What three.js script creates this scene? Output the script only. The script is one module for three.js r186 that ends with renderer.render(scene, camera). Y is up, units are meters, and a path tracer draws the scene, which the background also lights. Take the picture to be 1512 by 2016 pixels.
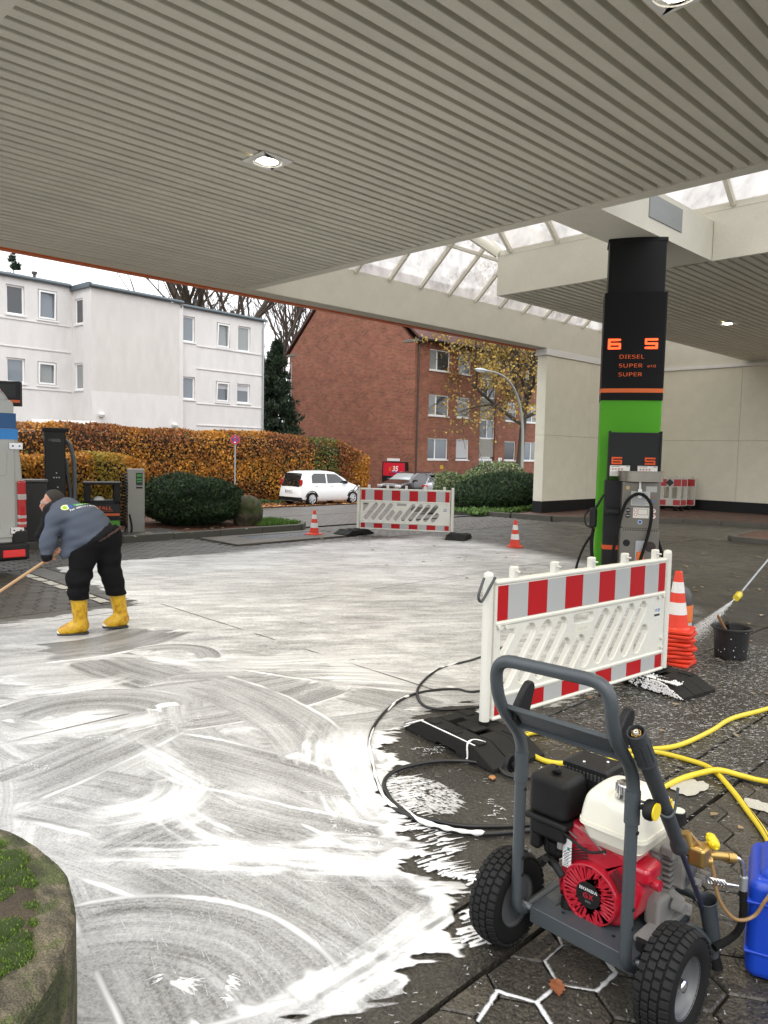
import * as THREE from 'three';
import { RoundedBoxGeometry } from 'three/addons/geometries/RoundedBoxGeometry.js';
import { mergeGeometries, mergeVertices, toCreasedNormals } from 'three/addons/utils/BufferGeometryUtils.js';
import { FontLoader } from 'three/addons/loaders/FontLoader.js';
import { TextGeometry } from 'three/addons/geometries/TextGeometry.js';

const { sin, cos, PI, abs, min, max, floor, hypot, sqrt, exp, pow, atan2 } = Math;
const V = (x, y, z) => new THREE.Vector3(x, y, z);
const clamp = (x, a = 0, b = 1) => (x < a ? a : x > b ? b : x), lerp = (a, b, t) => a + (b - a) * t;
const sstep = (x, a, b) => { const t = clamp((x - a) / (b - a)); return t * t * (3 - 2 * t); };

// ---------------------------------------------------------------- camera, sky, sun, exposure
const scene = new THREE.Scene();
const EYE = V(0, 1.72, 0);
const camera = new THREE.PerspectiveCamera(67.846, 0.75, 0.05, 900);
{
  const pitch = -0.0779765, roll = 0.02070907, yaw = 0.78096739;
  const fwd = V(sin(yaw) * cos(pitch), sin(pitch), -cos(yaw) * cos(pitch)), r0 = V(cos(yaw), 0, sin(yaw)), u0 = r0.clone().cross(fwd);
  const right = r0.clone().multiplyScalar(cos(roll)).addScaledVector(u0, sin(roll)), up = u0.clone().multiplyScalar(cos(roll)).addScaledVector(r0, -sin(roll));
  camera.position.copy(EYE);
  camera.quaternion.setFromRotationMatrix(new THREE.Matrix4().makeBasis(right, up, fwd.clone().negate()));
}
const renderer = new THREE.WebGLRenderer({ antialias: true });
renderer.toneMapping = THREE.LinearToneMapping;
renderer.toneMappingExposure = 1.65;
renderer.shadowMap.enabled = true;

// value noise, periodic every `per` cells
const hash = (x, y, s) => { let h = (Math.imul(x, 374761393) + Math.imul(y, 668265263) + Math.imul(s, 2147483647 - 58)) | 0; h = Math.imul(h ^ (h >>> 13), 1274126177); h ^= h >>> 16; return (h >>> 0) / 4294967296; };
function noise(x, y, s = 0, per = 0) {
  const xi = floor(x), yi = floor(y), fx = x - xi, fy = y - yi, u = fx * fx * (3 - 2 * fx), v = fy * fy * (3 - 2 * fy);
  const m = (i) => (per ? ((i % per) + per) % per : i), a = m(xi), b = m(xi + 1), c = m(yi), d = m(yi + 1);
  return lerp(lerp(hash(a, c, s), hash(b, c, s), u), lerp(hash(a, d, s), hash(b, d, s), u), v);
}
function fbm(x, y, oct = 4, s = 0, per = 0) { let t = 0, a = 0.5, n = 0; for (let i = 0; i < oct; i++) { t += a * noise(x, y, s + i, per); n += a; x *= 2; y *= 2; per *= 2; a *= 0.5; } return t / n; }
function rng(seed) { let a = seed >>> 0; return () => { a = (a + 0x6d2b79f5) | 0; let t = Math.imul(a ^ (a >>> 15), 1 | a); t = (t + Math.imul(t ^ (t >>> 7), 61 | t)) ^ t; return ((t ^ (t >>> 14)) >>> 0) / 4294967296; }; }

// overcast sky: brighter towards the zenith, soft cloud layers
{
  const W = 512, H = 256, d = new Float32Array(W * H * 4);
  for (let j = 0; j < H; j++) for (let i = 0; i < W; i++) {
    const el = ((j + 0.5) / H - 0.5) * PI, s = max(0, sin(el)), a = (i / W) * 2 * PI;
    const px = cos(a) / (s + 0.25), pz = sin(a) / (s + 0.25);
    const c = fbm(px * 1.6 + 7, pz * 1.6 + 3, 5, 11);
    let L = 2.0 * (0.52 + 0.48 * s) * (0.9 + 0.22 * (c - 0.5));
    if (el < 0) L = 0.25;
    d.set([L * 0.985, L, L * 1.025, 1], (j * W + i) * 4);
  }
  const t = new THREE.DataTexture(d, W, H, THREE.RGBAFormat, THREE.FloatType);
  t.mapping = THREE.EquirectangularReflectionMapping; t.magFilter = THREE.LinearFilter; t.needsUpdate = true;
  scene.background = t; scene.environment = t;
}
const sun = new THREE.DirectionalLight(0xfff3e2, 0.55);
sun.position.set(-22, 45, 24); sun.target.position.set(6, 0, -6);
sun.castShadow = true; sun.shadow.radius = 30; sun.shadow.mapSize.set(2048, 2048);
Object.assign(sun.shadow.camera, { left: -50, right: 50, top: 50, bottom: -50, near: 1, far: 150 });
scene.add(sun, sun.target);

// ---------------------------------------------------------------- helpers
const used = new Map();
function numbered(name) { const n = used.get(name) ?? 0; used.set(name, n + 1); return n ? name + '_' + String(n).padStart(3, '0') : name; }
function tag(o, label, category, group, kind) {
  if (label) o.userData.label = label; if (category) o.userData.category = category; if (group) o.userData.group = group; if (kind) o.userData.kind = kind;
  return o;
}
function thing(name, label, category, p = [0, 0, 0], turn = 0, group) {
  const o = new THREE.Group(); o.name = numbered(name); o.position.set(...p); o.rotation.y = turn; scene.add(o);
  return tag(o, label, category, group);
}
function plain(g) {                                                    // position, normal, uv, no index
  let r = g.index ? g.toNonIndexed() : g.clone();
  if (!r.attributes.normal) r.computeVertexNormals();
  if (!r.attributes.uv) r.setAttribute('uv', new THREE.BufferAttribute(new Float32Array(r.attributes.position.count * 2), 2));
  for (const k of Object.keys(r.attributes)) if (!['position', 'normal', 'uv', ...(g.userData.keepColor ? ['color'] : [])].includes(k)) r.deleteAttribute(k);
  r.morphAttributes = {}; r.groups = [];
  return r;
}
function G(list) { list = Array.isArray(list) ? list.flat(9).filter(Boolean) : [list]; return list.length === 1 ? list[0] : mergeGeometries(list.map(plain)); }
function obj(name, geos, m, parent = scene) {
  const o = new THREE.Mesh(G(geos), m); o.name = parent === scene ? numbered(name) : name;
  o.castShadow = o.receiveShadow = true; parent.add(o); return o;
}
function struct(name, geos, m, parent = scene) { const o = obj(name, geos, m, parent); if (parent === scene) o.userData.kind = 'structure'; return o; }
const dup = (root, label, p, turn, parent = scene) => { const r = root.clone(); r.name = numbered(root.name.replace(/_\d\d\d$/, '')); if (label) r.userData = { ...root.userData, label }; if (p) r.position.set(...p); if (turn !== undefined) r.rotation.y = turn; parent.add(r); return r; };
const T = (g, x = 0, y = 0, z = 0, rx = 0, ry = 0, rz = 0) => { const r = g.clone(); if (rx) r.rotateX(rx); if (rz) r.rotateZ(rz); if (ry) r.rotateY(ry); r.translate(x, y, z); return r; };
const bx = (x0, x1, y0, y1, z0, z1) => { const g = new THREE.BoxGeometry(x1 - x0, y1 - y0, z1 - z0); g.translate((x0 + x1) / 2, (y0 + y1) / 2, (z0 + z1) / 2); return g; };
const rb = (x0, x1, y0, y1, z0, z1, r = 0.01, s = 2) => { const w = x1 - x0, h = y1 - y0, d = z1 - z0, g = new RoundedBoxGeometry(w, h, d, s, min(r, w * 0.49, h * 0.49, d * 0.49)); g.translate((x0 + x1) / 2, (y0 + y1) / 2, (z0 + z1) / 2); return g; };
const cyl = (r0, r1, h, x = 0, y = 0, z = 0, n = 20, open = false) => { const g = new THREE.CylinderGeometry(r1, r0, h, n, 1, open); g.translate(x, y + h / 2, z); return g; };
function bar(a, b, r0, r1 = r0, n = 10) {                               // round bar between two points
  const d = b.clone().sub(a), g = new THREE.CylinderGeometry(r1, r0, d.length(), n, 1);
  g.translate(0, d.length() / 2, 0); g.applyQuaternion(new THREE.Quaternion().setFromUnitVectors(V(0, 1, 0), d.normalize())); g.translate(a.x, a.y, a.z); return g;
}
function beam(a, b, w, h, up = V(0, 1, 0)) {                            // rectangular bar between two points
  const d = b.clone().sub(a), L = d.length(), z = d.normalize(), x = up.clone().cross(z).normalize(), y = z.clone().cross(x), g = new THREE.BoxGeometry(w, h, L);
  g.applyMatrix4(new THREE.Matrix4().makeBasis(x, y, z)); g.translate((a.x + b.x) / 2, (a.y + b.y) / 2, (a.z + b.z) / 2); return g;
}
const tube = (pts, r, seg = 24, n = 10, closed = false, tension = 0.5) => new THREE.TubeGeometry(new THREE.CatmullRomCurve3(pts.map((p) => (p.isVector3 ? p : V(...p))), closed, 'catmullrom', tension), seg, r, n, closed);
function pipe(pts, r, bend = 0.05, n = 10) {                            // straight runs with rounded bends
  const P = pts.map((p) => V(...p)), path = new THREE.CurvePath(); let at = P[0];
  for (let i = 1; i < P.length; i++) {
    if (i === P.length - 1) { path.add(new THREE.LineCurve3(at, P[i])); break; }
    const a = P[i].clone().sub(P[i - 1]), b = P[i + 1].clone().sub(P[i]), k = min(bend, a.length() * 0.48, b.length() * 0.48);
    const p = P[i].clone().addScaledVector(a.normalize(), -k), q = P[i].clone().addScaledVector(b.normalize(), k);
    if (at.distanceTo(p) > 1e-4) path.add(new THREE.LineCurve3(at, p));
    path.add(new THREE.QuadraticBezierCurve3(p, P[i].clone(), q)); at = q;
  }
  const pl = []; for (const c of path.curves) { const k = c.isLineCurve3 ? 1 : 7; for (let i = pl.length ? 1 : 0; i <= k; i++) pl.push(c.getPoint(i / k)); }
  return sweep(pl, r, n);
}
function sweep(pl, r, n = 10, caps = true) {                            // round tube along a polyline, r may be a function of 0..1
  const pos = [], idx = [], m = pl.length; let nrm = null; const R0 = typeof r === 'function' ? r : () => r;
  for (let i = 0; i < m; i++) {
    const t = pl[min(i + 1, m - 1)].clone().sub(pl[max(i - 1, 0)]).normalize();
    if (!nrm) { nrm = abs(t.y) > 0.9 ? V(1, 0, 0) : V(0, 1, 0); }
    nrm.addScaledVector(t, -nrm.dot(t)).normalize(); const b = t.clone().cross(nrm), rr = R0(i / (m - 1));
    for (let k = 0; k < n; k++) { const a = (k / n) * 2 * PI, p = pl[i].clone().addScaledVector(nrm, cos(a) * rr).addScaledVector(b, sin(a) * rr); pos.push(p.x, p.y, p.z); }
  }
  for (let i = 0; i < m - 1; i++) for (let k = 0; k < n; k++) { const a = i * n + k, b = i * n + ((k + 1) % n); idx.push(a, b, a + n, b, b + n, a + n); }
  if (caps) for (const [i, f] of [[0, 1], [m - 1, 0]]) { const c = pos.length / 3; pos.push(pl[i].x, pl[i].y, pl[i].z); for (let k = 0; k < n; k++) { const a = i * n + k, b = i * n + ((k + 1) % n); f ? idx.push(c, b, a) : idx.push(c, a, b); } }
  const g = new THREE.BufferGeometry(); g.setAttribute('position', new THREE.Float32BufferAttribute(pos, 3)); g.setIndex(idx); g.computeVertexNormals(); return g;
}
const lathe = (prof, n = 28) => new THREE.LatheGeometry(prof.map(([r, y]) => new THREE.Vector2(r, y)), n);
function poly(pts) { const s = new THREE.Shape(); pts.forEach(([x, y], i) => (i ? s.lineTo(x, y) : s.moveTo(x, y))); s.closePath(); return s; }
function ext(shape, depth, bevel = 0, seg = 8, bs = 2) { const g = new THREE.ExtrudeGeometry(shape, { depth: depth - 2 * bevel, bevelEnabled: bevel > 0, bevelThickness: bevel, bevelSize: bevel, bevelOffset: -bevel, bevelSegments: bs, curveSegments: seg }); if (bevel) g.translate(0, 0, bevel); return g; }
function rect(x0, y0, x1, y1) { return poly([[x0, y0], [x1, y0], [x1, y1], [x0, y1]]); }
function rrect(x0, y0, x1, y1, r) { const s = new THREE.Shape(); s.moveTo(x0 + r, y0); s.lineTo(x1 - r, y0); s.quadraticCurveTo(x1, y0, x1, y0 + r); s.lineTo(x1, y1 - r); s.quadraticCurveTo(x1, y1, x1 - r, y1); s.lineTo(x0 + r, y1); s.quadraticCurveTo(x0, y1, x0, y1 - r); s.lineTo(x0, y0 + r); s.quadraticCurveTo(x0, y0, x0 + r, y0); return s; }
function boxUV(g, k = 1) {                                              // uv in metres by the way a face points
  g = plain(g); const p = g.attributes.position, u = g.attributes.uv, a = V(), b = V(), c = V();
  for (let i = 0; i < p.count; i += 3) {
    a.fromBufferAttribute(p, i); b.fromBufferAttribute(p, i + 1).sub(a); c.fromBufferAttribute(p, i + 2).sub(a); b.cross(c);
    const x = abs(b.x), y = abs(b.y), z = abs(b.z);
    for (let j = i; j < i + 3; j++) { const X = p.getX(j) * k, Y = p.getY(j) * k, Z = p.getZ(j) * k; y >= x && y >= z ? u.setXY(j, X, -Z) : x >= z ? u.setXY(j, Z, Y) : u.setXY(j, X, Y); }
  }
  return g;
}
function faces(tris, uvs) { const g = new THREE.BufferGeometry(); g.setAttribute('position', new THREE.Float32BufferAttribute(tris.flat(2), 3)); if (uvs) g.setAttribute('uv', new THREE.Float32BufferAttribute(uvs.flat(2), 2)); g.computeVertexNormals(); return g; }

// smooth field of tapered capsules, meshed with surface nets
function fieldMesh(f, lo, hi, cell) {
  const nx = floor((hi[0] - lo[0]) / cell) + 2, ny = floor((hi[1] - lo[1]) / cell) + 2, nz = floor((hi[2] - lo[2]) / cell) + 2, F = new Float32Array(nx * ny * nz);
  for (let k = 0, q = 0; k < nz; k++) for (let j = 0; j < ny; j++) for (let i = 0; i < nx; i++, q++) F[q] = f(lo[0] + i * cell, lo[1] + j * cell, lo[2] + k * cell);
  const id = new Int32Array(nx * ny * nz).fill(-1), pos = [], idx = [], S = [1, nx, nx * ny], E = [];
  for (let c = 0; c < 8; c++) for (const a of [1, 2, 4]) if (!(c & a)) E.push([c, c | a]);
  const off = (c) => (c & 1 ? S[0] : 0) + (c & 2 ? S[1] : 0) + (c & 4 ? S[2] : 0);
  for (let k = 0; k < nz - 1; k++) for (let j = 0; j < ny - 1; j++) for (let i = 0; i < nx - 1; i++) {
    const q = i + j * nx + k * nx * ny; let m = 0; for (let c = 0; c < 8; c++) if (F[q + off(c)] < 0) m |= 1 << c;
    if (m === 0 || m === 255) continue;
    let x = 0, y = 0, z = 0, n = 0;
    for (const [a, b] of E) { const fa = F[q + off(a)], fb = F[q + off(b)]; if (fa < 0 === fb < 0) continue; const t = fa / (fa - fb); x += (a & 1) + ((b & 1) - (a & 1)) * t; y += ((a >> 1) & 1) + (((b >> 1) & 1) - ((a >> 1) & 1)) * t; z += ((a >> 2) & 1) + (((b >> 2) & 1) - ((a >> 2) & 1)) * t; n++; }
    id[q] = pos.length / 3; pos.push(lo[0] + (i + x / n) * cell, lo[1] + (j + y / n) * cell, lo[2] + (k + z / n) * cell);
  }
  for (let k = 1; k < nz - 1; k++) for (let j = 1; j < ny - 1; j++) for (let i = 1; i < nx - 1; i++) {
    const q = i + j * nx + k * nx * ny;
    for (let a = 0; a < 3; a++) {
      const s = F[q] < 0, e = F[q + S[a]] < 0; if (s === e) continue;
      const u = S[(a + 1) % 3], v = S[(a + 2) % 3], A = id[q], B = id[q - u], C = id[q - u - v], D = id[q - v];
      if (min(A, B, C, D) < 0) continue;
      s ? idx.push(A, B, C, A, C, D) : idx.push(A, C, B, A, D, C);
    }
  }
  const g = new THREE.BufferGeometry(); g.setAttribute('position', new THREE.Float32BufferAttribute(pos, 3)); g.setIndex(idx); g.computeVertexNormals(); return g;
}
function capsule(a, b, ra, rb) { const d = [b[0] - a[0], b[1] - a[1], b[2] - a[2]], L = d[0] * d[0] + d[1] * d[1] + d[2] * d[2] || 1e-9; return (x, y, z) => { const t = clamp(((x - a[0]) * d[0] + (y - a[1]) * d[1] + (z - a[2]) * d[2]) / L); return hypot(x - a[0] - d[0] * t, y - a[1] - d[1] * t, z - a[2] - d[2] * t) - lerp(ra, rb, t); }; }
const smin = (a, b, k) => { const h = max(k - abs(a - b), 0) / k; return min(a, b) - h * h * k * 0.25; };
const blend = (list, k) => (x, y, z) => { let d = 1e3; for (const f of list) d = smin(d, f(x, y, z), k); return d; };

// ---------------------------------------------------------------- materials
function tex(w, h, fn, { srgb = false, repeat } = {}) {
  const d = new Uint8Array(w * h * 4);
  for (let y = 0, i = 0; y < h; y++) for (let x = 0; x < w; x++, i += 4) { const c = fn(x, y); d[i] = clamp(c[0]) * 255; d[i + 1] = clamp(c[1]) * 255; d[i + 2] = clamp(c[2]) * 255; d[i + 3] = 255; }
  const t = new THREE.DataTexture(d, w, h); t.wrapS = t.wrapT = THREE.RepeatWrapping; t.magFilter = THREE.LinearFilter; t.minFilter = THREE.LinearMipmapLinearFilter; t.generateMipmaps = true;
  if (srgb) t.colorSpace = THREE.SRGBColorSpace; if (repeat) t.repeat.set(...repeat); t.needsUpdate = true; return t;
}
const grey = (w, h, fn, o) => tex(w, h, (x, y) => { const v = fn(x, y); return [v, v, v]; }, o);
const toS = (v) => (v <= 0.0031308 ? v * 12.92 : 1.055 * pow(v, 1 / 2.4) - 0.055);
const lin = (r, g, b) => new THREE.Color().setRGB(r, g, b);
const M = (color, roughness = 0.6, metalness = 0, extra = {}) => new THREE.MeshStandardMaterial({ color: Array.isArray(color) ? lin(...color) : color, roughness, metalness, ...extra });
const MP = (color, extra = {}) => new THREE.MeshPhysicalMaterial({ color: Array.isArray(color) ? lin(...color) : color, ...extra });
function canvasTex(w, h, draw) { const c = document.createElement('canvas'); c.width = w; c.height = h; const x = c.getContext('2d'); draw(x, w, h); const t = new THREE.CanvasTexture(c); t.colorSpace = THREE.SRGBColorSpace; t.magFilter = THREE.LinearFilter; return t; }
const bumpFine = grey(512, 512, (x, y) => 0.5 * fbm(x / 16, y / 16, 4, 3, 32) + 0.5 * noise(x / 2.5, y / 2.5, 9));
bumpFine.repeat.set(2, 2);
// dirt multiplier: faint patches and speckle with grain of their own
const dirtTex = tex(512, 512, (x, y) => { const a = fbm(x / 64, y / 64, 5, 21, 8), b = noise(x / 3, y / 3, 5), v = 0.95 + 0.05 * (a - 0.5) + 0.03 * (b - 0.5) - (hash(x, y, 7) > 0.9995 ? 0.35 : 0); return [v, v * 0.997, v * 0.985]; }, { srgb: true, repeat: [0.5, 0.5] });
const cream = M([0.8, 0.78, 0.69], 0.55, 0, { map: dirtTex });
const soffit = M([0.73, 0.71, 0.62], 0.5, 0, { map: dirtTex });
const wallPaint = M([0.87, 0.845, 0.715], 0.6, 0, { map: dirtTex, bumpMap: bumpFine, bumpScale: 0.002 });
const trimWhite = M([0.8, 0.8, 0.78], 0.4);
const orangePaint = M([0.62, 0.11, 0.012], 0.4), blackSatin = MP([0.0105, 0.0105, 0.0115], { roughness: 0.45, specularIntensity: 0.55 }), blackPlastic = MP([0.009, 0.009, 0.0095], { roughness: 0.5, specularIntensity: 0.6 }), rubber = MP([0.011, 0.0107, 0.0103], { roughness: 0.8, specularIntensity: 0.4, bumpMap: bumpFine, bumpScale: 0.002 });
const steel = M([0.4, 0.385, 0.355], 0.34, 0.95), chrome = M([0.75, 0.75, 0.76], 0.16, 1), zinc = M([0.4, 0.42, 0.44], 0.45, 0.7), darkZinc = M([0.1, 0.125, 0.14], 0.5, 0.4);
const whitePlastic = M([0.78, 0.78, 0.74], 0.38), frameWhite = M([0.8, 0.8, 0.8], 0.35), glassDark = MP([0.03, 0.035, 0.04], { roughness: 0.06, specularIntensity: 1, clearcoat: 0.6, clearcoatRoughness: 0.03 });
const concrete = M([0.3, 0.29, 0.26], 0.85, 0, { map: tex(512, 512, (x, y) => { const v = 0.75 + 0.3 * (fbm(x / 40, y / 40, 5, 31, 13) - 0.5) + 0.16 * (noise(x / 2, y / 2, 33) - 0.5); return [v, v * 0.985, v * 0.94]; }, { srgb: true, repeat: [0.8, 0.8] }), bumpMap: bumpFine, bumpScale: 0.006 });
const print = (map, rough = 0.5) => new THREE.MeshStandardMaterial({ map, roughness: rough });
// ---------------------------------------------------------------- filling station roof
const HS = 4.7, PITCH = 0.163;
function slatGeo(len) {                                                 // ribbed sheet: flat face, sloping sides, deep groove
  const h = PITCH / 2, p = [[-h, 0.08], [-0.06, 0.08], [-0.0545, 0.006], [-0.05, 0], [0.05, 0], [0.0545, 0.006], [0.06, 0.08], [h, 0.08], [h, 0.085], [-h, 0.085]];
  const g = ext(poly(p), len); g.rotateY(PI / 2); return boxUV(g);          // runs along +x, profile in z
}
{
  const c = thing('station_canopy', 'large pale ribbed canopy over the wet forecourt, two lamps in its soffit', 'canopy', [0, 0, 0], 0, 'ribbed flat roofs of the filling station');
  const s = slatGeo(6.23), tones = [soffit, soffit.clone(), soffit.clone()];
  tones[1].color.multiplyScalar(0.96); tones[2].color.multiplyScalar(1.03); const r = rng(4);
  for (let z = -12.06 + PITCH / 2, i = 0; z < 0.4; z += PITCH, i++) { const o = obj('slat', s, tones[floor(r() * 3)], c); o.position.set(1.985, HS + (r() - 0.5) * 0.002, z); }
  obj('edge_strip', [boxUV(bx(8.215, 8.41, HS - 0.012, HS + 0.8, -12.07, 0.4))], cream, c);
  obj('edge_strip', [boxUV(bx(1.78, 1.98, HS - 0.012, HS + 0.6, -12.62, 0.4))], cream, c);
  obj('edge_strip', [boxUV(bx(1.78, 8.41, HS - 0.012, HS + 0.6, 0.41, 0.6))], cream, c);
  obj('fascia', [bx(1.72, 1.779, HS - 0.03, HS + 0.65, -12.64, 0.6)], orangePaint, c);
  obj('roof_deck', [bx(1.98, 8.21, HS + 0.09, HS + 0.7, -12.05, 0.4)], cream, c);
  const c2 = thing('station_canopy', 'far ribbed canopy behind the black price column, one small lamp lit', 'canopy', [0, 0, 0], 0, 'ribbed flat roofs of the filling station');
  const s2 = slatGeo(12.2);
  for (let z = -8.79 + PITCH / 2; z < -3.4; z += PITCH) { const o = obj('slat', s2, tones[floor(r() * 3)], c2); o.position.set(11.79, HS, z); }
  obj('fascia', [boxUV(bx(11.72, 11.785, HS, 5.42, -8.93, -5.61)), boxUV(bx(11.72, 11.785, HS, 5.42, -4.915, -3.3)), boxUV(bx(11.72, 11.785, 5.284, 5.42, -5.61, -4.915))], cream, c2);
  obj('parapet', [boxUV(bx(11.715, 11.8, 5.421, 5.52, -8.935, -3.3))], cream, c2);
  obj('fascia', [boxUV(bx(11.786, 23.98, HS, 5.5, -8.93, -8.8))], cream, c2);
  obj('fascia', [boxUV(bx(11.786, 23.98, HS, 5.5, -3.38, -3.25))], cream, c2);
  obj('roof_deck', [bx(11.79, 23.98, HS + 0.09, 5.45, -8.79, -3.4)], cream, c2);

  const b = thing('roof_beam', 'long cream beam with an orange lower edge along the street side of the canopy', 'beam');
  obj('beam_face', [boxUV(bx(8.412, 24.2, HS + 0.005, 5.53, -12.16, -12.07))], cream, b);
  obj('beam_core', [boxUV(bx(1.99, 24.2, HS + 0.03, 5.5, -12.47, -12.165))], cream, b);
  obj('soffit_strip', [boxUV(bx(1.99, 24.2, HS - 0.004, HS + 0.02, -12.22, -12.075))], soffit, b);
  obj('soffit_strip', [boxUV(bx(1.99, 24.2, HS - 0.004, HS + 0.02, -12.475, -12.232))], soffit, b);
  obj('orange_edge', [bx(1.785, 24.2, HS - 0.03, HS + 0.62, -12.62, -12.478)], orangePaint, b);

  const g = thing('roof_girder', 'cream cross girder resting on the black price column', 'girder');
  obj('girder_body', [boxUV(bx(8.412, 11.718, HS + 0.002, 5.28, -5.6, -4.92))], cream, g);
  obj('cover_plate', [rb(9.665, 10.64, 4.885, 5.2, -4.925, -4.905, 0.006)], M([0.34, 0.37, 0.38], 0.5, 0.2, { map: dirtTex }), g);

  // glazed skylight in the gap between the canopies
  const k = thing('roof_skylight', 'milky glazed skylight with cream bars between the two canopies', 'skylight');
  const pane = MP([0.86, 0.85, 0.84], { roughness: 0.75, transmission: 0.75, thickness: 0, map: tex(512, 512, (x, y) => { const v = 0.9 + 0.28 * (fbm(x / 50, y / 80, 5, 41, 8) - 0.5) - 0.22 * pow(fbm(x / 24, y / 24, 4, 44, 16), 3); return [v, v * 0.985, v * 0.975]; }, { srgb: true, repeat: [0.4, 0.4] }) });
  const Y0 = 5.5, SL = 0.9, zr = -10.5, xr = 10.065, y1 = Y0 + SL * 1.57, barM = cream;
  const quad = (a, b2, c3, d) => { const n = b2.clone().sub(a).cross(c3.clone().sub(a)).normalize(), pts = [a, b2, c3, d], tri = [], uv = [], P = (i) => { tri.push(pts[i].toArray()); uv.push([pts[i].x + pts[i].z, pts[i].y * 1.3]); }; [0, 1, 2, 0, 2, 3].forEach(P); return faces(tri, uv); };
  const add = (pts) => obj('pane', quad(...pts.map((p) => V(...p))), pane, k), rod = (a, b2, w = 0.065, h = 0.11) => obj('glazing_bar', beam(V(...a), V(...b2), w, h), barM, k);
  const topZ = (x) => min(zr, -12.07 + (x - 8.41) * (1.57 / 1.655)), yz = (z) => Y0 + SL * (z + 12.07);
  for (let x = 8.41, i = 0; x < 24; i++) {                               // street slope
    const nx = i === 0 ? 8.97 : min(24, x + 1), za = topZ(x), zb = topZ(nx);
    add([[x, Y0, -12.07], [nx, Y0, -12.07], [nx, yz(zb), zb], [x, yz(za) + 1e-3, za]]);
    if (nx < 24) rod([nx, Y0 - 0.02, -12.07], [nx, yz(zb) - 0.02, zb]);
    x = nx;
  }
  rod([11.2, yz(-11.19) - 0.02, -11.19], [24, yz(-11.19) - 0.02, -11.19], 0.05, 0.07);
  for (let x = 10.065; x < 24;) {                                        // slope above the far canopy
    const nx = x < 10.1 ? 10.97 : min(24, x + 1), f = (q) => (q < 11.72 ? zr + (q - xr) * (1.57 / 1.655) : -8.93), g2 = (z) => y1 - SL * (z - zr);
    add([[x, y1, zr], [nx, y1, zr], [nx, g2(f(nx)), f(nx)], [x, g2(f(x)) + 1e-3, f(x)]]);
    if (nx < 24) rod([nx, y1 - 0.02, zr], [nx, g2(f(nx)) - 0.02, f(nx)]);
    x = nx;
  }
  for (let z = -12.07; z < -3.3;) {                                       // the two slopes over the cross gap
    const nz = z < -12 ? -11.64 : min(-3.3, z + 1), L = (q) => min(xr, 8.41 + (q + 12.07) * (1.655 / 1.57)), hgt = (x) => Y0 + (x - 8.41) * (y1 - Y0) / 1.655;
    add([[8.41, Y0, z], [8.41, Y0, nz], [L(nz), hgt(L(nz)), nz], [L(z) + 1e-3, hgt(L(z)), z]]);
    if (nz < -3.3) rod([8.41, Y0 - 0.02, nz], [L(nz), hgt(L(nz)) - 0.02, nz]);
    if (nz > zr) {
      const za = max(z, zr), R = (q) => (q < -8.93 ? xr + (q - zr) * (1.655 / 1.57) : 11.72), h2 = (x) => y1 - (x - xr) * (y1 - Y0) / 1.655;
      add([[R(za), h2(R(za)), za], [R(nz), h2(R(nz)), nz], [xr, y1, nz], [xr, y1 + 1e-3, za]]);
      if (nz < -3.3) rod([R(nz), h2(R(nz)) - 0.02, nz], [xr, y1 - 0.02, nz]);
    }
    z = nz;
  }
  rod([8.41, Y0 - 0.03, -12.07], [xr, y1 - 0.03, zr], 0.09, 0.13); rod([11.72, Y0 - 0.03, -8.93], [xr, y1 - 0.03, zr], 0.1, 0.14);
  rod([xr, y1 - 0.03, zr], [24, y1 - 0.03, zr], 0.08, 0.12); rod([xr, y1 - 0.03, zr], [xr, y1 - 0.03, -3.3], 0.08, 0.12);

  // walls at the far right end
  const wl = thing('end_wall', 'narrow cream panelled wall under the end of the roof beam, black plinth', 'wall');
  const wr = thing('end_wall', 'wide cream panelled wall closing the forecourt on the right, black plinth', 'wall');
  const panelA = (x0, x1, y0, y1b) => obj('panel', boxUV(rb(x0, x1, y0, y1b, -12.37, -12.07, 0.004, 1)), wallPaint, wl);
  panelA(18.2, 20.6, 0.44, 2.298); panelA(20.606, 23.99, 0.44, 2.298); panelA(18.2, 20.6, 2.304, 4.5); panelA(20.606, 23.99, 2.304, 4.5);
  obj('plinth', bx(18.19, 23.99, 0.05, 0.434, -12.38, -12.06), blackSatin, wl);
  obj('cap_rail', [rb(18.12, 23.96, 4.506, 4.56, -12.43, -12.03, 0.01), rb(18.15, 23.96, 4.562, 4.69, -12.41, -12.04, 0.01)], trimWhite, wl);
  const panelB = (z0, z1, y0, y1b) => obj('panel', boxUV(rb(24, 24.3, y0, y1b, z0, z1, 0.004, 1)), wallPaint, wr);
  for (let z = -12.05; z < 3; z += 3.09) for (const [a, c3] of [[0.44, 2.298], [2.304, 4.52]]) panelB(z, z + 3.084, a, c3);
  obj('plinth', bx(23.985, 24.3, 0.05, 0.434, -12.05, 3.3), blackSatin, wr);
  obj('cap_rail', [rb(23.95, 24.3, 4.526, 4.62, -12.06, 3.3, 0.01)], trimWhite, wr);
  obj('upper_panel', boxUV(bx(24.02, 24.3, 4.622, 7, -12.05, 3.3)), cream, wr);

  // downlights
  const glow = new THREE.MeshStandardMaterial({ color: 0xffffff, emissive: lin(1, 0.93, 0.74), emissiveIntensity: 9, roughness: 0.4 });
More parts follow.
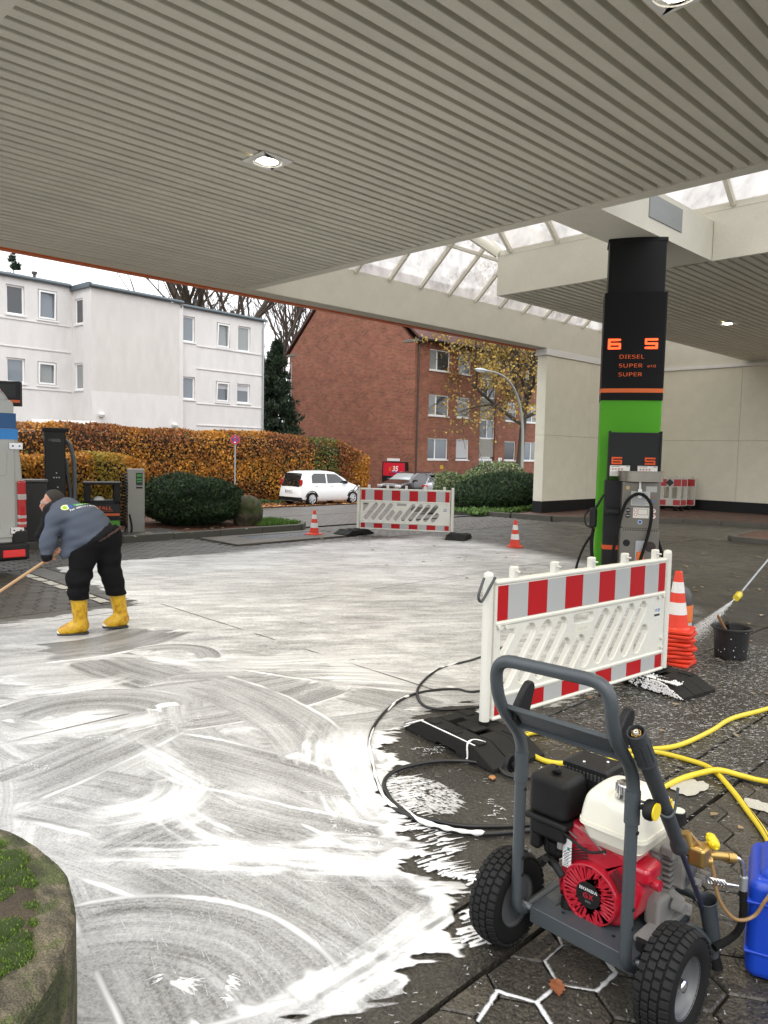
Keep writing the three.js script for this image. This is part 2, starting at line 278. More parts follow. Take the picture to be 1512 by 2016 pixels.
  const lampAt = (x, z, label) => {
    const d = thing('canopy_downlight', label, 'lamp', [x, HS - 0.004, z], 0, 'square downlights in the canopy soffits');
    obj('frame', ext(((s3) => { s3.holes.push(rrect(-0.105, -0.09, 0.105, 0.09, 0.03)); return s3; })(rrect(-0.19, -0.19, 0.19, 0.19, 0.004)), 0.012, 0.003).rotateX(PI / 2), trimWhite, d);
    obj('reflector', [cyl(0.15, 0.14, 0.012, 0, -0.02, 0, 24, true)], trimWhite, d);
    obj('lamp_glass', T(new THREE.SphereGeometry(0.12, 20, 8, 0, 2 * PI, 0, PI / 2).scale(0.95, 0.2, 0.85).rotateX(PI), 0, -0.006, 0), glow, d);
    const l = new THREE.SpotLight(0xfff0cc, 14, 0, 1.25, 0.6, 2); l.position.set(0, -0.06, 0); l.target.position.set(0, -4, 0); l.castShadow = true; l.shadow.radius = 5; d.add(l, l.target);
  };
  lampAt(4.8, -6.65, 'lit square downlight in the near canopy soffit, left of the skylight');
  lampAt(4.87, -2.36, 'lit square downlight cut by the top edge of the picture');
  lampAt(17.2, -6.8, 'small lit downlight in the far canopy soffit right of the price column');
}
// ---------------------------------------------------------------- ground, roads, pavements
const DROP = 0.7, slope = (z) => -DROP * clamp((-13.5 - z) / 13);
function sheet(x0, x1, z0, z1, nx, nz, y) {                              // grid following y(x, z), uv in metres
  const p = [], u = [], idx = [];
  for (let j = 0; j <= nz; j++) for (let i = 0; i <= nx; i++) { const x = lerp(x0, x1, i / nx), z = lerp(z0, z1, j / nz); p.push(x, y(x, z), z); u.push(x, -z); }
  for (let j = 0; j < nz; j++) for (let i = 0; i < nx; i++) { const a = j * (nx + 1) + i, b = a + nx + 1; idx.push(a, b, a + 1, a + 1, b, b + 1); }
  const g = new THREE.BufferGeometry(); g.setAttribute('position', new THREE.Float32BufferAttribute(p, 3)); g.setAttribute('uv', new THREE.Float32BufferAttribute(u, 2)); g.setIndex(idx); g.computeVertexNormals(); return g;
}
const grain = (x, y, s) => hash(x, y, s);
// wet exposed-aggregate paving: dark brown binder, small paler stones, damp patches
const asphaltMap = tex(1024, 1024, (x, y) => {
  const big = fbm(x / 128, y / 128, 5, 51, 8), mid = noise(x / 3.1, y / 3.1, 53), st = noise(x / 1.7, y / 1.7, 54);
  let v = 0.2 + 0.08 * (big - 0.5) + 0.09 * (mid - 0.5) + 0.1 * (st - 0.5); if (grain(x, y, 55) > 0.985) v += 0.16 * grain(x, y, 56);
  return [v * 1.05, v, v * 0.9];
}, { srgb: true, repeat: [0.36, 0.36] });
const asphaltBump = grey(1024, 1024, (x, y) => 0.55 * noise(x / 2.6, y / 2.6, 57) + 0.25 * noise(x / 6, y / 6, 58) + 0.2 * fbm(x / 90, y / 90, 3, 59, 11), { repeat: [0.36, 0.36] });
const asphaltRough = grey(512, 512, (x, y) => 0.42 + 0.5 * (fbm(x / 64, y / 64, 5, 61, 8) - 0.5) + 0.12 * (noise(x / 2, y / 2, 62) - 0.5), { repeat: [0.5, 0.5] });
const slabM = new THREE.MeshStandardMaterial({ map: asphaltMap, bumpMap: asphaltBump, bumpScale: 0.006, roughnessMap: asphaltRough, roughness: 1 });
const roadM = new THREE.MeshStandardMaterial({ map: asphaltMap, color: lin(2.0, 2.05, 2.2), bumpMap: asphaltBump, bumpScale: 0.004, roughness: 0.5 });
// small rectangular setts
const settUV = (x, y) => { const row = floor(y / 32), o = row % 2 ? 32 : 0, cx = ((x + o) % 64) / 64, cy = (y % 32) / 32; return [cx, cy, floor((x + o) / 64) % 8, row]; };
const settEdge = (x, y) => { const [cx, cy] = settUV(x, y); return min(min(cx, 1 - cx) * 2, min(cy, 1 - cy)); };
const settMap = tex(512, 512, (x, y) => { const [, , a, b] = settUV(x, y), e = sstep(settEdge(x, y), 0.03, 0.12); let v = lerp(0.15, 0.32 + 0.09 * (hash(a, b, 71) - 0.5), e) + 0.08 * (noise(x / 2, y / 2, 72) - 0.5) + 0.1 * (fbm(x / 64, y / 64, 4, 73, 8) - 0.5); return [v * 1.03, v, v * 0.93]; }, { srgb: true, repeat: [1 / 1.76, 1 / 1.76] });
const settBump = grey(512, 512, (x, y) => { const [, , a, b] = settUV(x, y); return sstep(settEdge(x, y), 0.02, 0.16) * (0.8 + 0.2 * hash(a, b, 74)); }, { repeat: [1 / 1.76, 1 / 1.76] });
const settM = new THREE.MeshStandardMaterial({ map: settMap, bumpMap: settBump, bumpScale: 0.012, roughness: 0.42 });
const brickPaveM = settM.clone(); brickPaveM.color = lin(1.35, 0.72, 0.6); brickPaveM.roughness = 0.6;
const soilM = new THREE.MeshStandardMaterial({ map: tex(512, 512, (x, y) => { const a = fbm(x / 20, y / 20, 5, 81, 26), l = hash(floor(x / 5 + 2 * noise(x / 9, y / 9, 3)), floor(y / 4), 82); const leaf = l > 0.72; return leaf ? [0.5 + 0.2 * hash(floor(x / 5), floor(y / 4), 83), 0.3, 0.12] : [0.2 * a + 0.1, 0.17 * a + 0.085, 0.12 * a + 0.06]; }, { srgb: true, repeat: [0.5, 0.5] }), bumpMap: bumpFine, bumpScale: 0.02, roughness: 0.9 });

struct('ground', sheet(-400, 500, -500, 200, 60, 140, (x, z) => slope(z) - 0.06), M([0.035, 0.033, 0.03], 0.9));
{
  const yard = tag(new THREE.Group(), null, null, null, 'structure'); yard.name = 'forecourt'; scene.add(yard);
  const slab = (x0, x1, z0, z1, m = slabM, name = 'slab') => { const g = 0.009; obj(name, boxUV(bx(x0 + g, x1 - g, -0.05, 0, z0 + g, z1 - g)), m, yard); };
  for (const [a, b] of [[-10, -2], [-2, 4.1]]) { slab(a, b, -7.5, -4.55); slab(a, b, -4.55, -1.735); }
  for (const [a, b] of [[4.1, 8.25], [8.25, 12.4], [12.4, 16.6]]) { slab(a, b, -10.9, -6.8); slab(a, b, -6.8, -2.71); slab(a, b, -2.71, -1.735); }
  for (let x = -6; x < 16; x += 1.02) slab(x, x + 1.02, -1.735, -1.457);
  slab(4.2, 8.25, -1.457, 3); slab(8.25, 16.6, -1.457, 3); slab(-10, 1.1, -1.457, 3);
  const gutterM = new THREE.MeshStandardMaterial({ map: asphaltMap, color: lin(2.2, 2.2, 2.2), bumpMap: asphaltBump, bumpScale: 0.008, roughness: 0.5 });
  for (let x = -5; x < 4; x += 1.82) slab(x, min(4.1, x + 1.82), -7.94, -7.5, gutterM, 'gutter_stone');
  for (const [a, b] of [[-9.8, -8.6], [-10.9, -9.8], [-8.6, -7.94]]) slab(3.78, 4.1, a, b, gutterM, 'gutter_stone');
  // hexagonal pavers, one mesh each
  const hexMs = [0, 1, 2, 3].map((i) => { const m = new THREE.MeshStandardMaterial({ map: asphaltMap, bumpMap: asphaltBump, bumpScale: 0.007, roughness: 0.48, color: lin(1.1 + 0.16 * i, 1.06 + 0.15 * i, 1.0 + 0.14 * i) }); return m; });
  const hexShape = (pts, s) => { const g = ext(poly(pts.map(([x, y]) => [x * s, y * s])), 0.05, 0.006, 1, 1); g.rotateX(-PI / 2); g.translate(0, -0.05, 0); return boxUV(g); };
  const A = 0.123, near = [[A, 0], [A / 2, 0.1], [-A / 2, 0.1], [-A, 0], [-A / 2, -0.1], [A / 2, -0.1]], nearG = hexShape(near, 0.965);
  const far = [[0, 0.14], [0.092, 0.07], [0.092, -0.07], [0, -0.14], [-0.092, -0.07], [-0.092, 0.07]], farG = hexShape(far, 0.95), r = rng(12);
  const clipHex = (pts, x0, x1, z0, z1, cx, cz) => { let p = pts.map(([a, b]) => [cx + a, cz - b]); for (const [ax, v, s] of [[0, x0, 1], [0, x1, -1], [1, z0, 1], [1, z1, -1]]) { const q = []; p.forEach((c, i) => { const d = p[(i + 1) % p.length], fa = (c[ax] - v) * s, fb = (d[ax] - v) * s; if (fa >= 0) q.push(c); if (fa >= 0 !== fb >= 0) { const t = fa / (fa - fb); q.push([lerp(c[0], d[0], t), lerp(c[1], d[1], t)]); } }); p = q; if (p.length < 3) return null; } return p; };
  const lay = (pts, geo, dx, dz, stag, x0, x1, z0, z1, nearOne) => {
    for (let i = 0; ; i++) { const cx = x0 + i * dx; if (cx > x1 + dx) break;
      for (let j = 0; ; j++) { const cz = z0 + j * dz; if (cz > z1 + dz) break;
        const X = cx + (stag === 'x' && j % 2 ? dx / 2 : 0), Z = cz + (stag === 'z' && i % 2 ? dz / 2 : 0), inside = pts.every(([a, b]) => X + a > x0 && X + a < x1 && Z - b > z0 && Z - b < z1);
        if (hypot(X, Z) < 1.3) continue;
        let g = geo; if (!inside) { const c = clipHex(pts, x0 + 0.004, x1 - 0.004, z0 + 0.004, z1 - 0.004, X, Z); if (!c || c.length < 3) continue; let ar = 0; c.forEach((q, n) => { const w = c[(n + 1) % c.length]; ar += q[0] * w[1] - w[0] * q[1]; }); if (abs(ar) < 0.006) continue; g = hexShape(c.map(([a, b]) => [a - X, -(b - Z)]), 0.965); }
        const o = obj('paver', g, hexMs[floor(r() * 4)], yard); o.position.set(X, (r() - 0.5) * 0.005, Z); o.rotation.x = (r() - 0.5) * 0.015; o.rotation.z = (r() - 0.5) * 0.015;
      } }
  };
  lay(near, nearG, A * 1.5, 0.2, 'z', 1.103, 4.18, -1.452, -0.25);
  lay(far, farG, 0.184, 0.21, 'x', 1.5, 3.77, -10.9, -7.96);
  // pale worn paint
  const paintM = M([0.5, 0.49, 0.44], 0.7, 0, { map: dirtTex, bumpMap: bumpFine, bumpScale: 0.003 });
  const blot = (x, z, w, d, seed) => { const p = []; for (let i = 0; i < 26; i++) { const t = i / 26 * 2 * PI, sx = sin(t), cx = cos(t), k = 1 / max(abs(sx), abs(cx)), n = 0.86 + 0.3 * (noise(i * 0.8, seed, 91) - 0.5); p.push([w * 0.5 * cx * k * n, d * 0.5 * sx * k * n]); } const g = new THREE.ShapeGeometry(poly(p)); g.rotateX(-PI / 2); g.translate(x, 0.0045, z); return g; };
  obj('painted_line', [blot(3.93, -1.6, 0.26, 0.16, 1), blot(3.62, -1.62, 0.22, 0.15, 2), blot(3.98, -1.27, 0.12, 0.2, 3), blot(3.97, -1.02, 0.12, 0.18, 4)].map((g) => g.translate(-0.05, 0.003, 0)), paintM, yard);
  obj('painted_line', [-10.3, -9.95, -9.6, -9.25, -8.9, -8.55, -8.2].map((z, i) => blot(3.68, z, 0.13, 0.33, i + 9).translate(0, 0.004, 0)), paintM, yard);
  // setts beyond the slabs
  struct('sett_paving', [sheet(-40, 60, -10.95, -13.5, 20, 2, () => -0.03), sheet(16.6, 60, 3, -10.95, 8, 4, () => -0.004), sheet(-40, 60, -13.5, -18.3, 20, 6, (x, z) => slope(z) - 0.004)].map((g) => { const i = g.index.array; for (let k = 0; k < i.length; k += 3) { const t = i[k + 1]; i[k + 1] = i[k + 2]; i[k + 2] = t; } g.computeVertexNormals(); return g; }), settM);
  struct('street', sheet(-80, 200, -25.2, -18.3, 40, 14, (x, z) => slope(z) + 0.002), roadM);
  struct('leafy_verge', sheet(-80, 32, -31, -25.2, 40, 10, (x, z) => slope(z) + 0.03), soilM);
  struct('street', sheet(20, 90, -31.7, -25.2, 20, 10, (x, z) => slope(z) + 0.01), roadM);
  { // small setts, each a block: the nearest ones singly, the rest joined
    const ms = [0.8, 1, 1.2, 1.05].map((k, i) => new THREE.MeshStandardMaterial({ map: asphaltMap, color: lin(1.75 * k, 1.7 * k, 1.68 * k), bumpMap: asphaltBump, bumpScale: 0.006, roughness: 0.4 + 0.05 * i })), gs = [0, 1, 2].map((i) => boxUV(rb(-0.104, 0.104, -0.05, 0, -0.0505, 0.0505, 0.008 + 0.002 * i, 1))), rs = rng(31), spots = [];
    for (let j = 0; j < 19; j++) for (let i = 0; i < 72; i++) { const x = 1.6 + (i + (j % 2 ? 0.5 : 0)) * 0.2165, z = -11.01 - j * 0.108; if (x > 7.6 && x < 10.65 && z < -11.42 && z > -12.98) continue; if (x < 0.28 * -z) continue; spots.push([x, z]); }
    spots.sort((p, q) => hypot(...p) - hypot(...q)); const rest = [[], [], [], []];
    spots.forEach(([x, z], n) => { const k = floor(rs() * 4), g = gs[floor(rs() * 3)], y = -0.002 + (rs() - 0.5) * 0.006, a = (rs() - 0.5) * 0.03, b = (rs() - 0.5) * 0.02; if (n < 300) { const o = obj('sett', g, ms[k], yard); o.position.set(x, y, z); o.rotation.set(a, b, a * 0.7); } else rest[k].push(T(g, x, y, z, a, b)); });
    rest.forEach((l, k) => { if (l.length) obj('setts', l, ms[k], yard).userData.kind = 'stuff'; });
  }
  // covered shaft in the setts
  const hatch = thing('shaft_cover', 'long flat shaft cover with a concrete border set into the setts', 'manhole cover', [0, 0, 0]);
  obj('border', ((s) => { s.holes.push(poly([[8.45, 12.02], [10.2, 12.02], [10.2, 12.62], [8.45, 12.62]])); const g = ext(s, 0.03); g.rotateX(-PI / 2); g.translate(0, -0.02, 0); return boxUV(g); })(poly([[7.75, 11.55], [10.5, 11.55], [10.5, 12.85], [7.75, 12.85]])), M([0.12, 0.11, 0.095], 0.6, 0, { map: asphaltMap.clone(), bumpMap: bumpFine, bumpScale: 0.004 }), hatch);
  hatch.children[0].material.color = lin(2.4, 2.3, 2.1);
  obj('lid', [boxUV(bx(8.46, 9.32, -0.02, 0.004, -12.61, -12.03)), boxUV(bx(9.33, 10.19, -0.02, 0.004, -12.61, -12.03))], M([0.09, 0.1, 0.115], 0.35, 0.3, { bumpMap: bumpFine, bumpScale: 0.01 }), hatch);

  // kerbed island on the left
  const kerbM = M([0.105, 0.1, 0.085], 0.8, 0, { map: dirtTex, bumpMap: bumpFine, bumpScale: 0.006 });
  const isl = thing('kerb_island', 'kerbed planting island on the left with soil and moss', 'kerb'); isl.userData.kind = 'structure';
  const kerb = (x0, z0, x1, z1, parent, h = 0.12) => { const L = hypot(x1 - x0, z1 - z0), n = max(1, Math.round(L / 1)); for (let i = 0; i < n; i++) { const g = boxUV(rb(0.004, L / n - 0.004, -0.05, h, -0.06, 0.06, 0.012)); const o = obj('kerbstone', g, kerbM, parent); o.position.set(lerp(x0, x1, i / n), (hash(i, floor(x0 * 9), 3) - 0.5) * 0.006, lerp(z0, z1, i / n)); o.rotation.y = -atan2(z1 - z0, x1 - x0); } };
  kerb(-6, -12.96, 10.35, -13.06, isl); kerb(10.38, -13.06, 10.85, -13.55, isl); kerb(10.85, -13.6, 9.6, -18.2, isl);
  obj('soil', (() => { const g = new THREE.ShapeGeometry(poly([[-6, 13], [10.33, 13.1], [10.8, 13.55], [9.6, 18.2], [-6, 18.2]])); g.rotateX(-PI / 2); g.translate(0, 0.1, 0); return g; })(), soilM, isl);
  obj('paving', [boxUV(bx(-6, 7.6, 0.06, 0.108, -14.1, -13.02))], settM, isl);

  // raised brick pavement in front of the end wall
  const pav = thing('brick_pavement', 'raised red brick pavement in front of the cream end wall', 'pavement'); pav.userData.kind = 'structure';
  obj('paving', (() => { const g = ext(poly([[17.4, 12.4], [17.5, 11.25], [19, 9.6], [20.1, 8.9], [20.6, 7.0], [20.7, -3], [24.1, -3], [24.1, 12.4]]), 0.12); g.rotateX(-PI / 2); g.translate(0, -0.01, 0); return boxUV(g); })(), brickPaveM, pav);
  for (const [a, b, c, d] of [[17.35, -12.45, 17.46, -11.25], [17.46, -11.22, 18.97, -9.55], [18.99, -9.55, 20.08, -8.86], [20.1, -8.83, 20.56, -7.0], [20.57, -7, 20.68, 3]]) kerb(a, b, c, d, pav, 0.125);
  kerb(17.35, -12.5, 16.9, -15.8, pav, 0.11); kerb(16.92, -15.85, 30, -15.9, pav, 0.05);
  obj('soil', (() => { const g = new THREE.ShapeGeometry(poly([[17.36, 12.45], [30, 12.45], [30, 15.9], [16.93, 15.85]])); g.rotateX(-PI / 2); g.translate(0, 0.03, 0); return g; })(), soilM, pav);
  const is2 = thing('kerb_island', 'low brick topped island at the right edge of the forecourt', 'kerb'); is2.userData.kind = 'structure';
  obj('paving', (() => { const g = ext(poly([[16.6, 6.25], [18.4, 6.4], [18.4, -2], [16.2, -2]]), 0.11); g.rotateX(-PI / 2); g.translate(0, -0.01, 0); return boxUV(g); })(), brickPaveM, is2);
  kerb(16.15, 2, 16.55, -6.2, is2, 0.115); kerb(16.58, -6.25, 18.4, -6.4, is2, 0.115);
}
// ---------------------------------------------------------------- cleaning foam spread over the slabs
{
  const poly2 = [[-1.2, -1.78], [0.9, -1.68], [1.3, -1.69], [1.44, -1.66], [1.57, -1.62], [1.75, -1.61], [1.96, -1.62], [2.13, -1.69], [2.28, -1.75], [2.34, -1.82], [2.28, -1.95], [2.28, -2.07], [2.42, -2.14], [2.53, -2.39], [2.63, -2.59], [2.81, -2.74], [3.02, -2.83], [3.11, -3.04], [3.32, -3.18], [3.75, -3.29], [4.08, -3.21], [3.9, -2.95], [4.49, -2.8], [5.37, -2.74], [6.29, -2.85], [7.25, -2.8], [8.76, -3.47], [9.7, -4.39], [11.34, -6.36], [12.12, -8.78], [12.11, -10.75], [9.13, -11.3], [7.02, -11.04], [4.2, -10.8], [3.95, -8.3], [3.9, -7.72], [-2, -7.6]];
  const inside = (x, z) => { let c = false; for (let i = 0, j = poly2.length - 1; i < poly2.length; j = i++) { const [xi, zi] = poly2[i], [xj, zj] = poly2[j]; if (zi > z !== zj > z && x < ((xj - xi) * (z - zi)) / (zj - zi) + xi) c = !c; } return c; };
  const edgeDist = (x, z) => { let d = 1e9; for (let i = 0, j = poly2.length - 1; i < poly2.length; j = i++) { const [ax, az] = poly2[j], [bx2, bz] = poly2[i], dx = bx2 - ax, dz = bz - az, t = clamp(((x - ax) * dx + (z - az) * dz) / (dx * dx + dz * dz)), q = hypot(x - ax - dx * t, z - az - dz * t); if (q < d) d = q; } return d; };
  // distance to the outline on a coarse grid
  const cx0 = -2, cz0 = -12.5, cs = 0.04, cw = 400, ch = 300, sd = new Float32Array(cw * ch);
  for (let j = 0; j < ch; j++) for (let i = 0; i < cw; i++) { const x = cx0 + i * cs, z = cz0 + j * cs; sd[j * cw + i] = edgeDist(x, z) * (inside(x, z) ? 1 : -1); }
  const sdf = (x, z) => { const u = clamp((x - cx0) / cs, 0, cw - 2), v = clamp((z - cz0) / cs, 0, ch - 2), i = floor(u), j = floor(v), a = u - i, b = v - j, q = j * cw + i; return lerp(lerp(sd[q], sd[q + 1], a), lerp(sd[q + cw], sd[q + cw + 1], a), b); };

  // broom strokes: arcs through three points with a width
  const strokes = [], r = rng(77);
  const arc = (a, b, c, w, dens, seed, ridge = 1) => {
    const D = 2 * (a[0] * (b[1] - c[1]) + b[0] * (c[1] - a[1]) + c[0] * (a[1] - b[1])); if (abs(D) < 1e-4) return;
    const q = (p) => p[0] * p[0] + p[1] * p[1], ux = (q(a) * (b[1] - c[1]) + q(b) * (c[1] - a[1]) + q(c) * (a[1] - b[1])) / D, uz = (q(a) * (c[0] - b[0]) + q(b) * (a[0] - c[0]) + q(c) * (b[0] - a[0])) / D, R = hypot(a[0] - ux, a[1] - uz);
    const an = (p) => atan2(p[1] - uz, p[0] - ux); let a0 = an(a), am = an(b), a1 = an(c); const un = (t, ref) => { while (t - ref > PI) t -= 2 * PI; while (t - ref < -PI) t += 2 * PI; return t; };
    am = un(am, a0); a1 = un(a1, am); strokes.push({ ux, uz, R, a0, a1, w, dens, seed, ridge, L: abs(a1 - a0) * R });
  };
  for (let i = 0; i < 64; i++) {                                         // anonymous sweeps
    const x = 0.3 + 4.1 * r(), z = max(-6.6, -5.8 + 1.6 * (x - 2.9)) + 0.3 + r() * (-1.9 - max(-6.6, -5.8 + 1.6 * (x - 2.9))), dir = (r() < 0.6 ? 1.35 : 0.25) + (r() - 0.5) * 1.3, L = 0.7 + 0.9 * r(), bend = (r() - 0.5) * 0.5, dx = cos(dir), dz = sin(dir);
    arc([x - dx * L / 2, z - dz * L / 2], [x + dz * bend * 0.4, z - dx * bend * 0.4], [x + dx * L / 2, z + dz * L / 2], 0.3 + 0.34 * r(), 0.36 + 0.24 * r(), i * 13 + 5, r());
  }
  const hand = [[[1.24, -3.92], [1.67, -4.03], [2.24, -4.25], 0.5, 0.42], [[1.58, -4.95], [2.08, -5.03], [2.47, -4.49], 0.45, 0.36], [[2.35, -4.27], [2.81, -4.12], [3.6, -4.16], 0.42, 0.42], [[2.3, -6.4], [2.9, -6.3], [3.5, -6.5], 0.7, 0.3], [[2.97, -5.91], [3.24, -5.89], [3.3, -5.36], 0.22, 0.4], [[3.41, -5.43], [3.71, -4.59], [4.31, -3.54], 0.5, 0.5],
    [[1.32, -2.95], [1.9, -3.03], [2.5, -3.25], 0.42, 0.4], [[2.05, -4.0], [2.4, -2.95], [2.42, -2.15], 0.5, 0.42], [[1.7, -3.4], [2.05, -2.65], [2.3, -2.05], 0.46, 0.4], [[1.5, -2.9], [1.62, -2.3], [1.66, -1.72], 0.46, 0.36], [[1.95, -2.7], [1.98, -2.2], [1.99, -1.72], 0.4, 0.38], [[1.0, -2.55], [1.3, -2.36], [1.4, -1.8], 0.44, 0.36], [[2.9, -4.9], [2.95, -4.0], [2.72, -3.2], 0.5, 0.46]];
  hand.forEach((h, i) => arc(h[0], h[1], h[2], h[3], h[4], 900 + i * 7, 0.9));
  for (const [i, [a, b, c, w, o]] of [[[1.262, -3.06], [1.682, -2.675], [2.315, -2.067], 0.2, 0.78], [[2.08, -4.276], [2.063, -3.588], [2.146, -2.875], 0.16, 0.75], [[1.38, -1.74], [1.743, -1.71], [2.2, -1.76], 0.12, 0.85], [[1.49, -4.688], [1.854, -4.476], [2.443, -4.442], 0.16, 0.7], [[1.445, -3.441], [1.585, -3.314], [1.939, -3.526], 0.3, 0.7], [[1.768, -3.217], [1.831, -2.594], [2.316, -2.039], 0.12, 0.8], [[3.503, -4.581], [3.916, -4.225], [4.315, -3.541], 0.3, 0.72], [[3.239, -3.488], [2.587, -2.7], [2.456, -2.323], 0.3, 0.82], [[1.743, -5.466], [2.095, -5.308], [2.635, -5.327], 0.14, 0.7], [[3.323, -5.296], [3.762, -4.922], [4.512, -4.492], 0.3, 0.7], [[2.5, -6.1], [3.0, -5.6], [3.1, -5.0], 0.12, 0.65]].entries()) { arc(a, b, c, w, o, 1500 + i * 11, 0); strokes[strokes.length - 1].thick = 1; strokes[strokes.length - 1].w *= 1.9; }
  // fingers and flecks thrown past the outline: [x, z, dx, dz, half width]
  const drops = []; const rd = rng(5);
  for (let i = 0; i < 260; i++) { const t = rd(), e = 6 + floor(rd() * 9), a = poly2[e], b = poly2[e + 1], x = lerp(a[0], b[0], t), z = lerp(a[1], b[1], t), L = 0.03 + 0.13 * rd() * rd(), o = (rd() - 0.15) * 0.1, an = 0.15 + 0.5 * (rd() - 0.5); drops.push([x + o * cos(an), z + o * sin(an) + o, L * cos(an) + 0.01, L * sin(an) * 0.6 + 0.3 * L, 0.004 + 0.009 * rd()]); }
  for (let i = 0; i < 700; i++) { const x = 2.2 + rd() * 3.6, z = -3.2 + rd() * 1.9, L = 0.004 + 0.03 * rd() * rd(), an = 0.5 + rd() * 0.8; drops.push([x, z, L * cos(an), L * sin(an), 0.0016 + 0.0022 * rd()]); }
  for (let i = 0; i < 9000; i++) { const x = 3.8 + rd() * 3.6, z = -2.95 + rd() * 1.5, L = 0.008 + 0.035 * rd() * rd(), an = 0.62 + rd() * 0.2; if (noise(x * 2.2, z * 2.2, 88) + 0.35 * sstep(z, -1.7, -2.6) < 0.22 + 0.4 * rd()) continue; drops.push([x, z, L * cos(an), L * sin(an), 0.0016 + 0.003 * rd() * rd(), 0.4 + 0.5 * rd()]); }
  for (let i = 0; i < 350; i++) { const x = 1.15 + rd() * 2.0, z = -1.75 + rd() * 1.1, L = 0.004 + 0.012 * rd(), an = rd() * 6; drops.push([x, z, L * cos(an), L * sin(an), 0.0012 + 0.0016 * rd()]); }
  // foam in the joints between a few pavers
  const runs = []; for (const l of [[[1.768, -1.33], [1.913, -1.366], [1.963, -1.251], [2.082, -1.249], [2.15, -1.347], [2.262, -1.35], [2.339, -1.428]], [[2.082, -1.249], [2.15, -1.147], [2.27, -1.147], [2.333, -1.249], [2.31, -1.29]], [[1.963, -1.251], [1.905, -1.15], [1.79, -1.15]]]) for (let i = 1; i < l.length; i++) runs.push([...l[i - 1], ...l[i]]);
  function paint(x0, x1, z0, z1, N, K, fine) {
    const D = new Float32Array(N * K), sx = (x1 - x0) / N, sz = (z1 - z0) / K, X = (i) => x0 + (i + 0.5) * sx, Z = (j) => z0 + (j + 0.5) * sz;
    for (let j = 0, q = 0; j < K; j++) for (let i = 0; i < N; i++, q++) {
      const x = X(i), z = Z(j), ca = 0.82, sa = 0.57, u = x * ca + z * sa, v = -x * sa + z * ca;
      const n1 = fbm(u * 1.1, v * 2.6, 4, 301), n2 = fbm(u * 5, v * 14, 4, 311), n3 = noise(x * 60, z * 60, 321);
      D[q] = lerp(0.62, 0.76, sstep(z, -5.5, -7.5)) + 0.5 * (n1 - 0.5) + 0.5 * (n2 - 0.5) + 0.2 * (n3 - 0.5);
    }
    for (const s of strokes) {
      const Rm = s.R + s.w; let bx0 = 1e9, bx1 = -1e9, bz0 = 1e9, bz1 = -1e9;
      for (let t = -0.1; t <= 1.1; t += 0.05) for (const rr of [s.R - s.w * 0.6, s.R + s.w * 0.6]) { const a = lerp(s.a0, s.a1, t), x = s.ux + cos(a) * rr, z = s.uz + sin(a) * rr; bx0 = min(bx0, x); bx1 = max(bx1, x); bz0 = min(bz0, z); bz1 = max(bz1, z); }
      const i0 = max(0, floor((bx0 - x0) / sx)), i1 = min(N - 1, floor((bx1 - x0) / sx)), j0 = max(0, floor((bz0 - z0) / sz)), j1 = min(K - 1, floor((bz1 - z0) / sz));
      const mid = (s.a0 + s.a1) / 2;
      for (let j = j0; j <= j1; j++) for (let i = i0; i <= i1; i++) {
        const dx = X(i) - s.ux, dz = Z(j) - s.uz; let a = atan2(dz, dx); while (a - mid > PI) a -= 2 * PI; while (a - mid < -PI) a += 2 * PI;
        const u = (a - s.a0) / (s.a1 - s.a0), m = u * s.L, v0 = (hypot(dx, dz) - s.R) / s.w, v = v0 + 0.05 * (fbm(m * 4, s.seed, 3, 5) - 0.5);
        if (u < -0.1 || u > 1.1 || v < -0.6 || v > 0.6) continue;
        const ue = 0.05 + 0.13 * (noise(v * 9, s.seed, 9) - 0.5), k = sstep(u, ue, ue + 0.06) * (1 - sstep(u, 0.93 + ue * 0.6, 0.98 + ue * 0.6)) * sstep(v, -0.5, -0.44) * (1 - sstep(v, 0.44, 0.5));
        const q = j * N + i, w = v * s.w, lines = 0.6 * noise(w * 95, m * 1.5 + s.seed, 21) + 0.4 * noise(w * 260, m * 3 + s.seed, 22), bold = noise(w * 26, m * 0.9 + s.seed, 23);
        const grain2 = 0.5 * noise(X(i) * 130, Z(j) * 130, 24) + 0.5 * noise(X(i) * 290, Z(j) * 290, 25);
        const t = s.dens - 0.05 + 0.25 * (lines - 0.5) + 0.2 * (bold - 0.5) + 0.3 * (grain2 - 0.5) + 0.3 * (fbm(m * 2.2, v * 3, 4, s.seed) - 0.5);
        if (s.thick) { const f = fbm(X(i) * 4, Z(j) * 4, 4, s.seed), f2 = fbm(m * 2.5, v * s.w * 34, 4, s.seed + 3), e2 = sstep(1.1 - 2 * abs(v) + 2.6 * (f - 0.5) + 1.4 * (f2 - 0.5), 0.0, 1.1) * sstep(u, -0.08, 0.3) * (1 - sstep(u, 0.7, 1.08)); D[q] = lerp(D[q], max(D[q], s.dens + 0.5 * (f2 - 0.5) + 0.2 * (grain2 - 0.5)), e2); continue; }
        D[q] = lerp(D[q], t, k * 0.93);
        const rg = s.ridge * (exp(-pow((v - 0.47) / 0.045, 2)) * (0.5 + 0.7 * noise(m * 7, s.seed, 31)) + 0.35 * exp(-pow((v + 0.47) / 0.03, 2)) * noise(m * 9, s.seed, 32)) * sstep(u, 0, 0.1) * (1 - sstep(u, 0.95, 1.02));
        const en = s.ridge * exp(-pow((u - 1.0 - 0.1 * (noise(v * 12, s.seed, 33) - 0.5)) * s.L / 0.05, 2)) * sstep(v, -0.5, -0.3) * (1 - sstep(v, 0.3, 0.5)) * noise(v * 8, s.seed, 34);
        D[q] = max(D[q], min(1, 0.95 * rg), min(1, 1.5 * en));
      }
    }
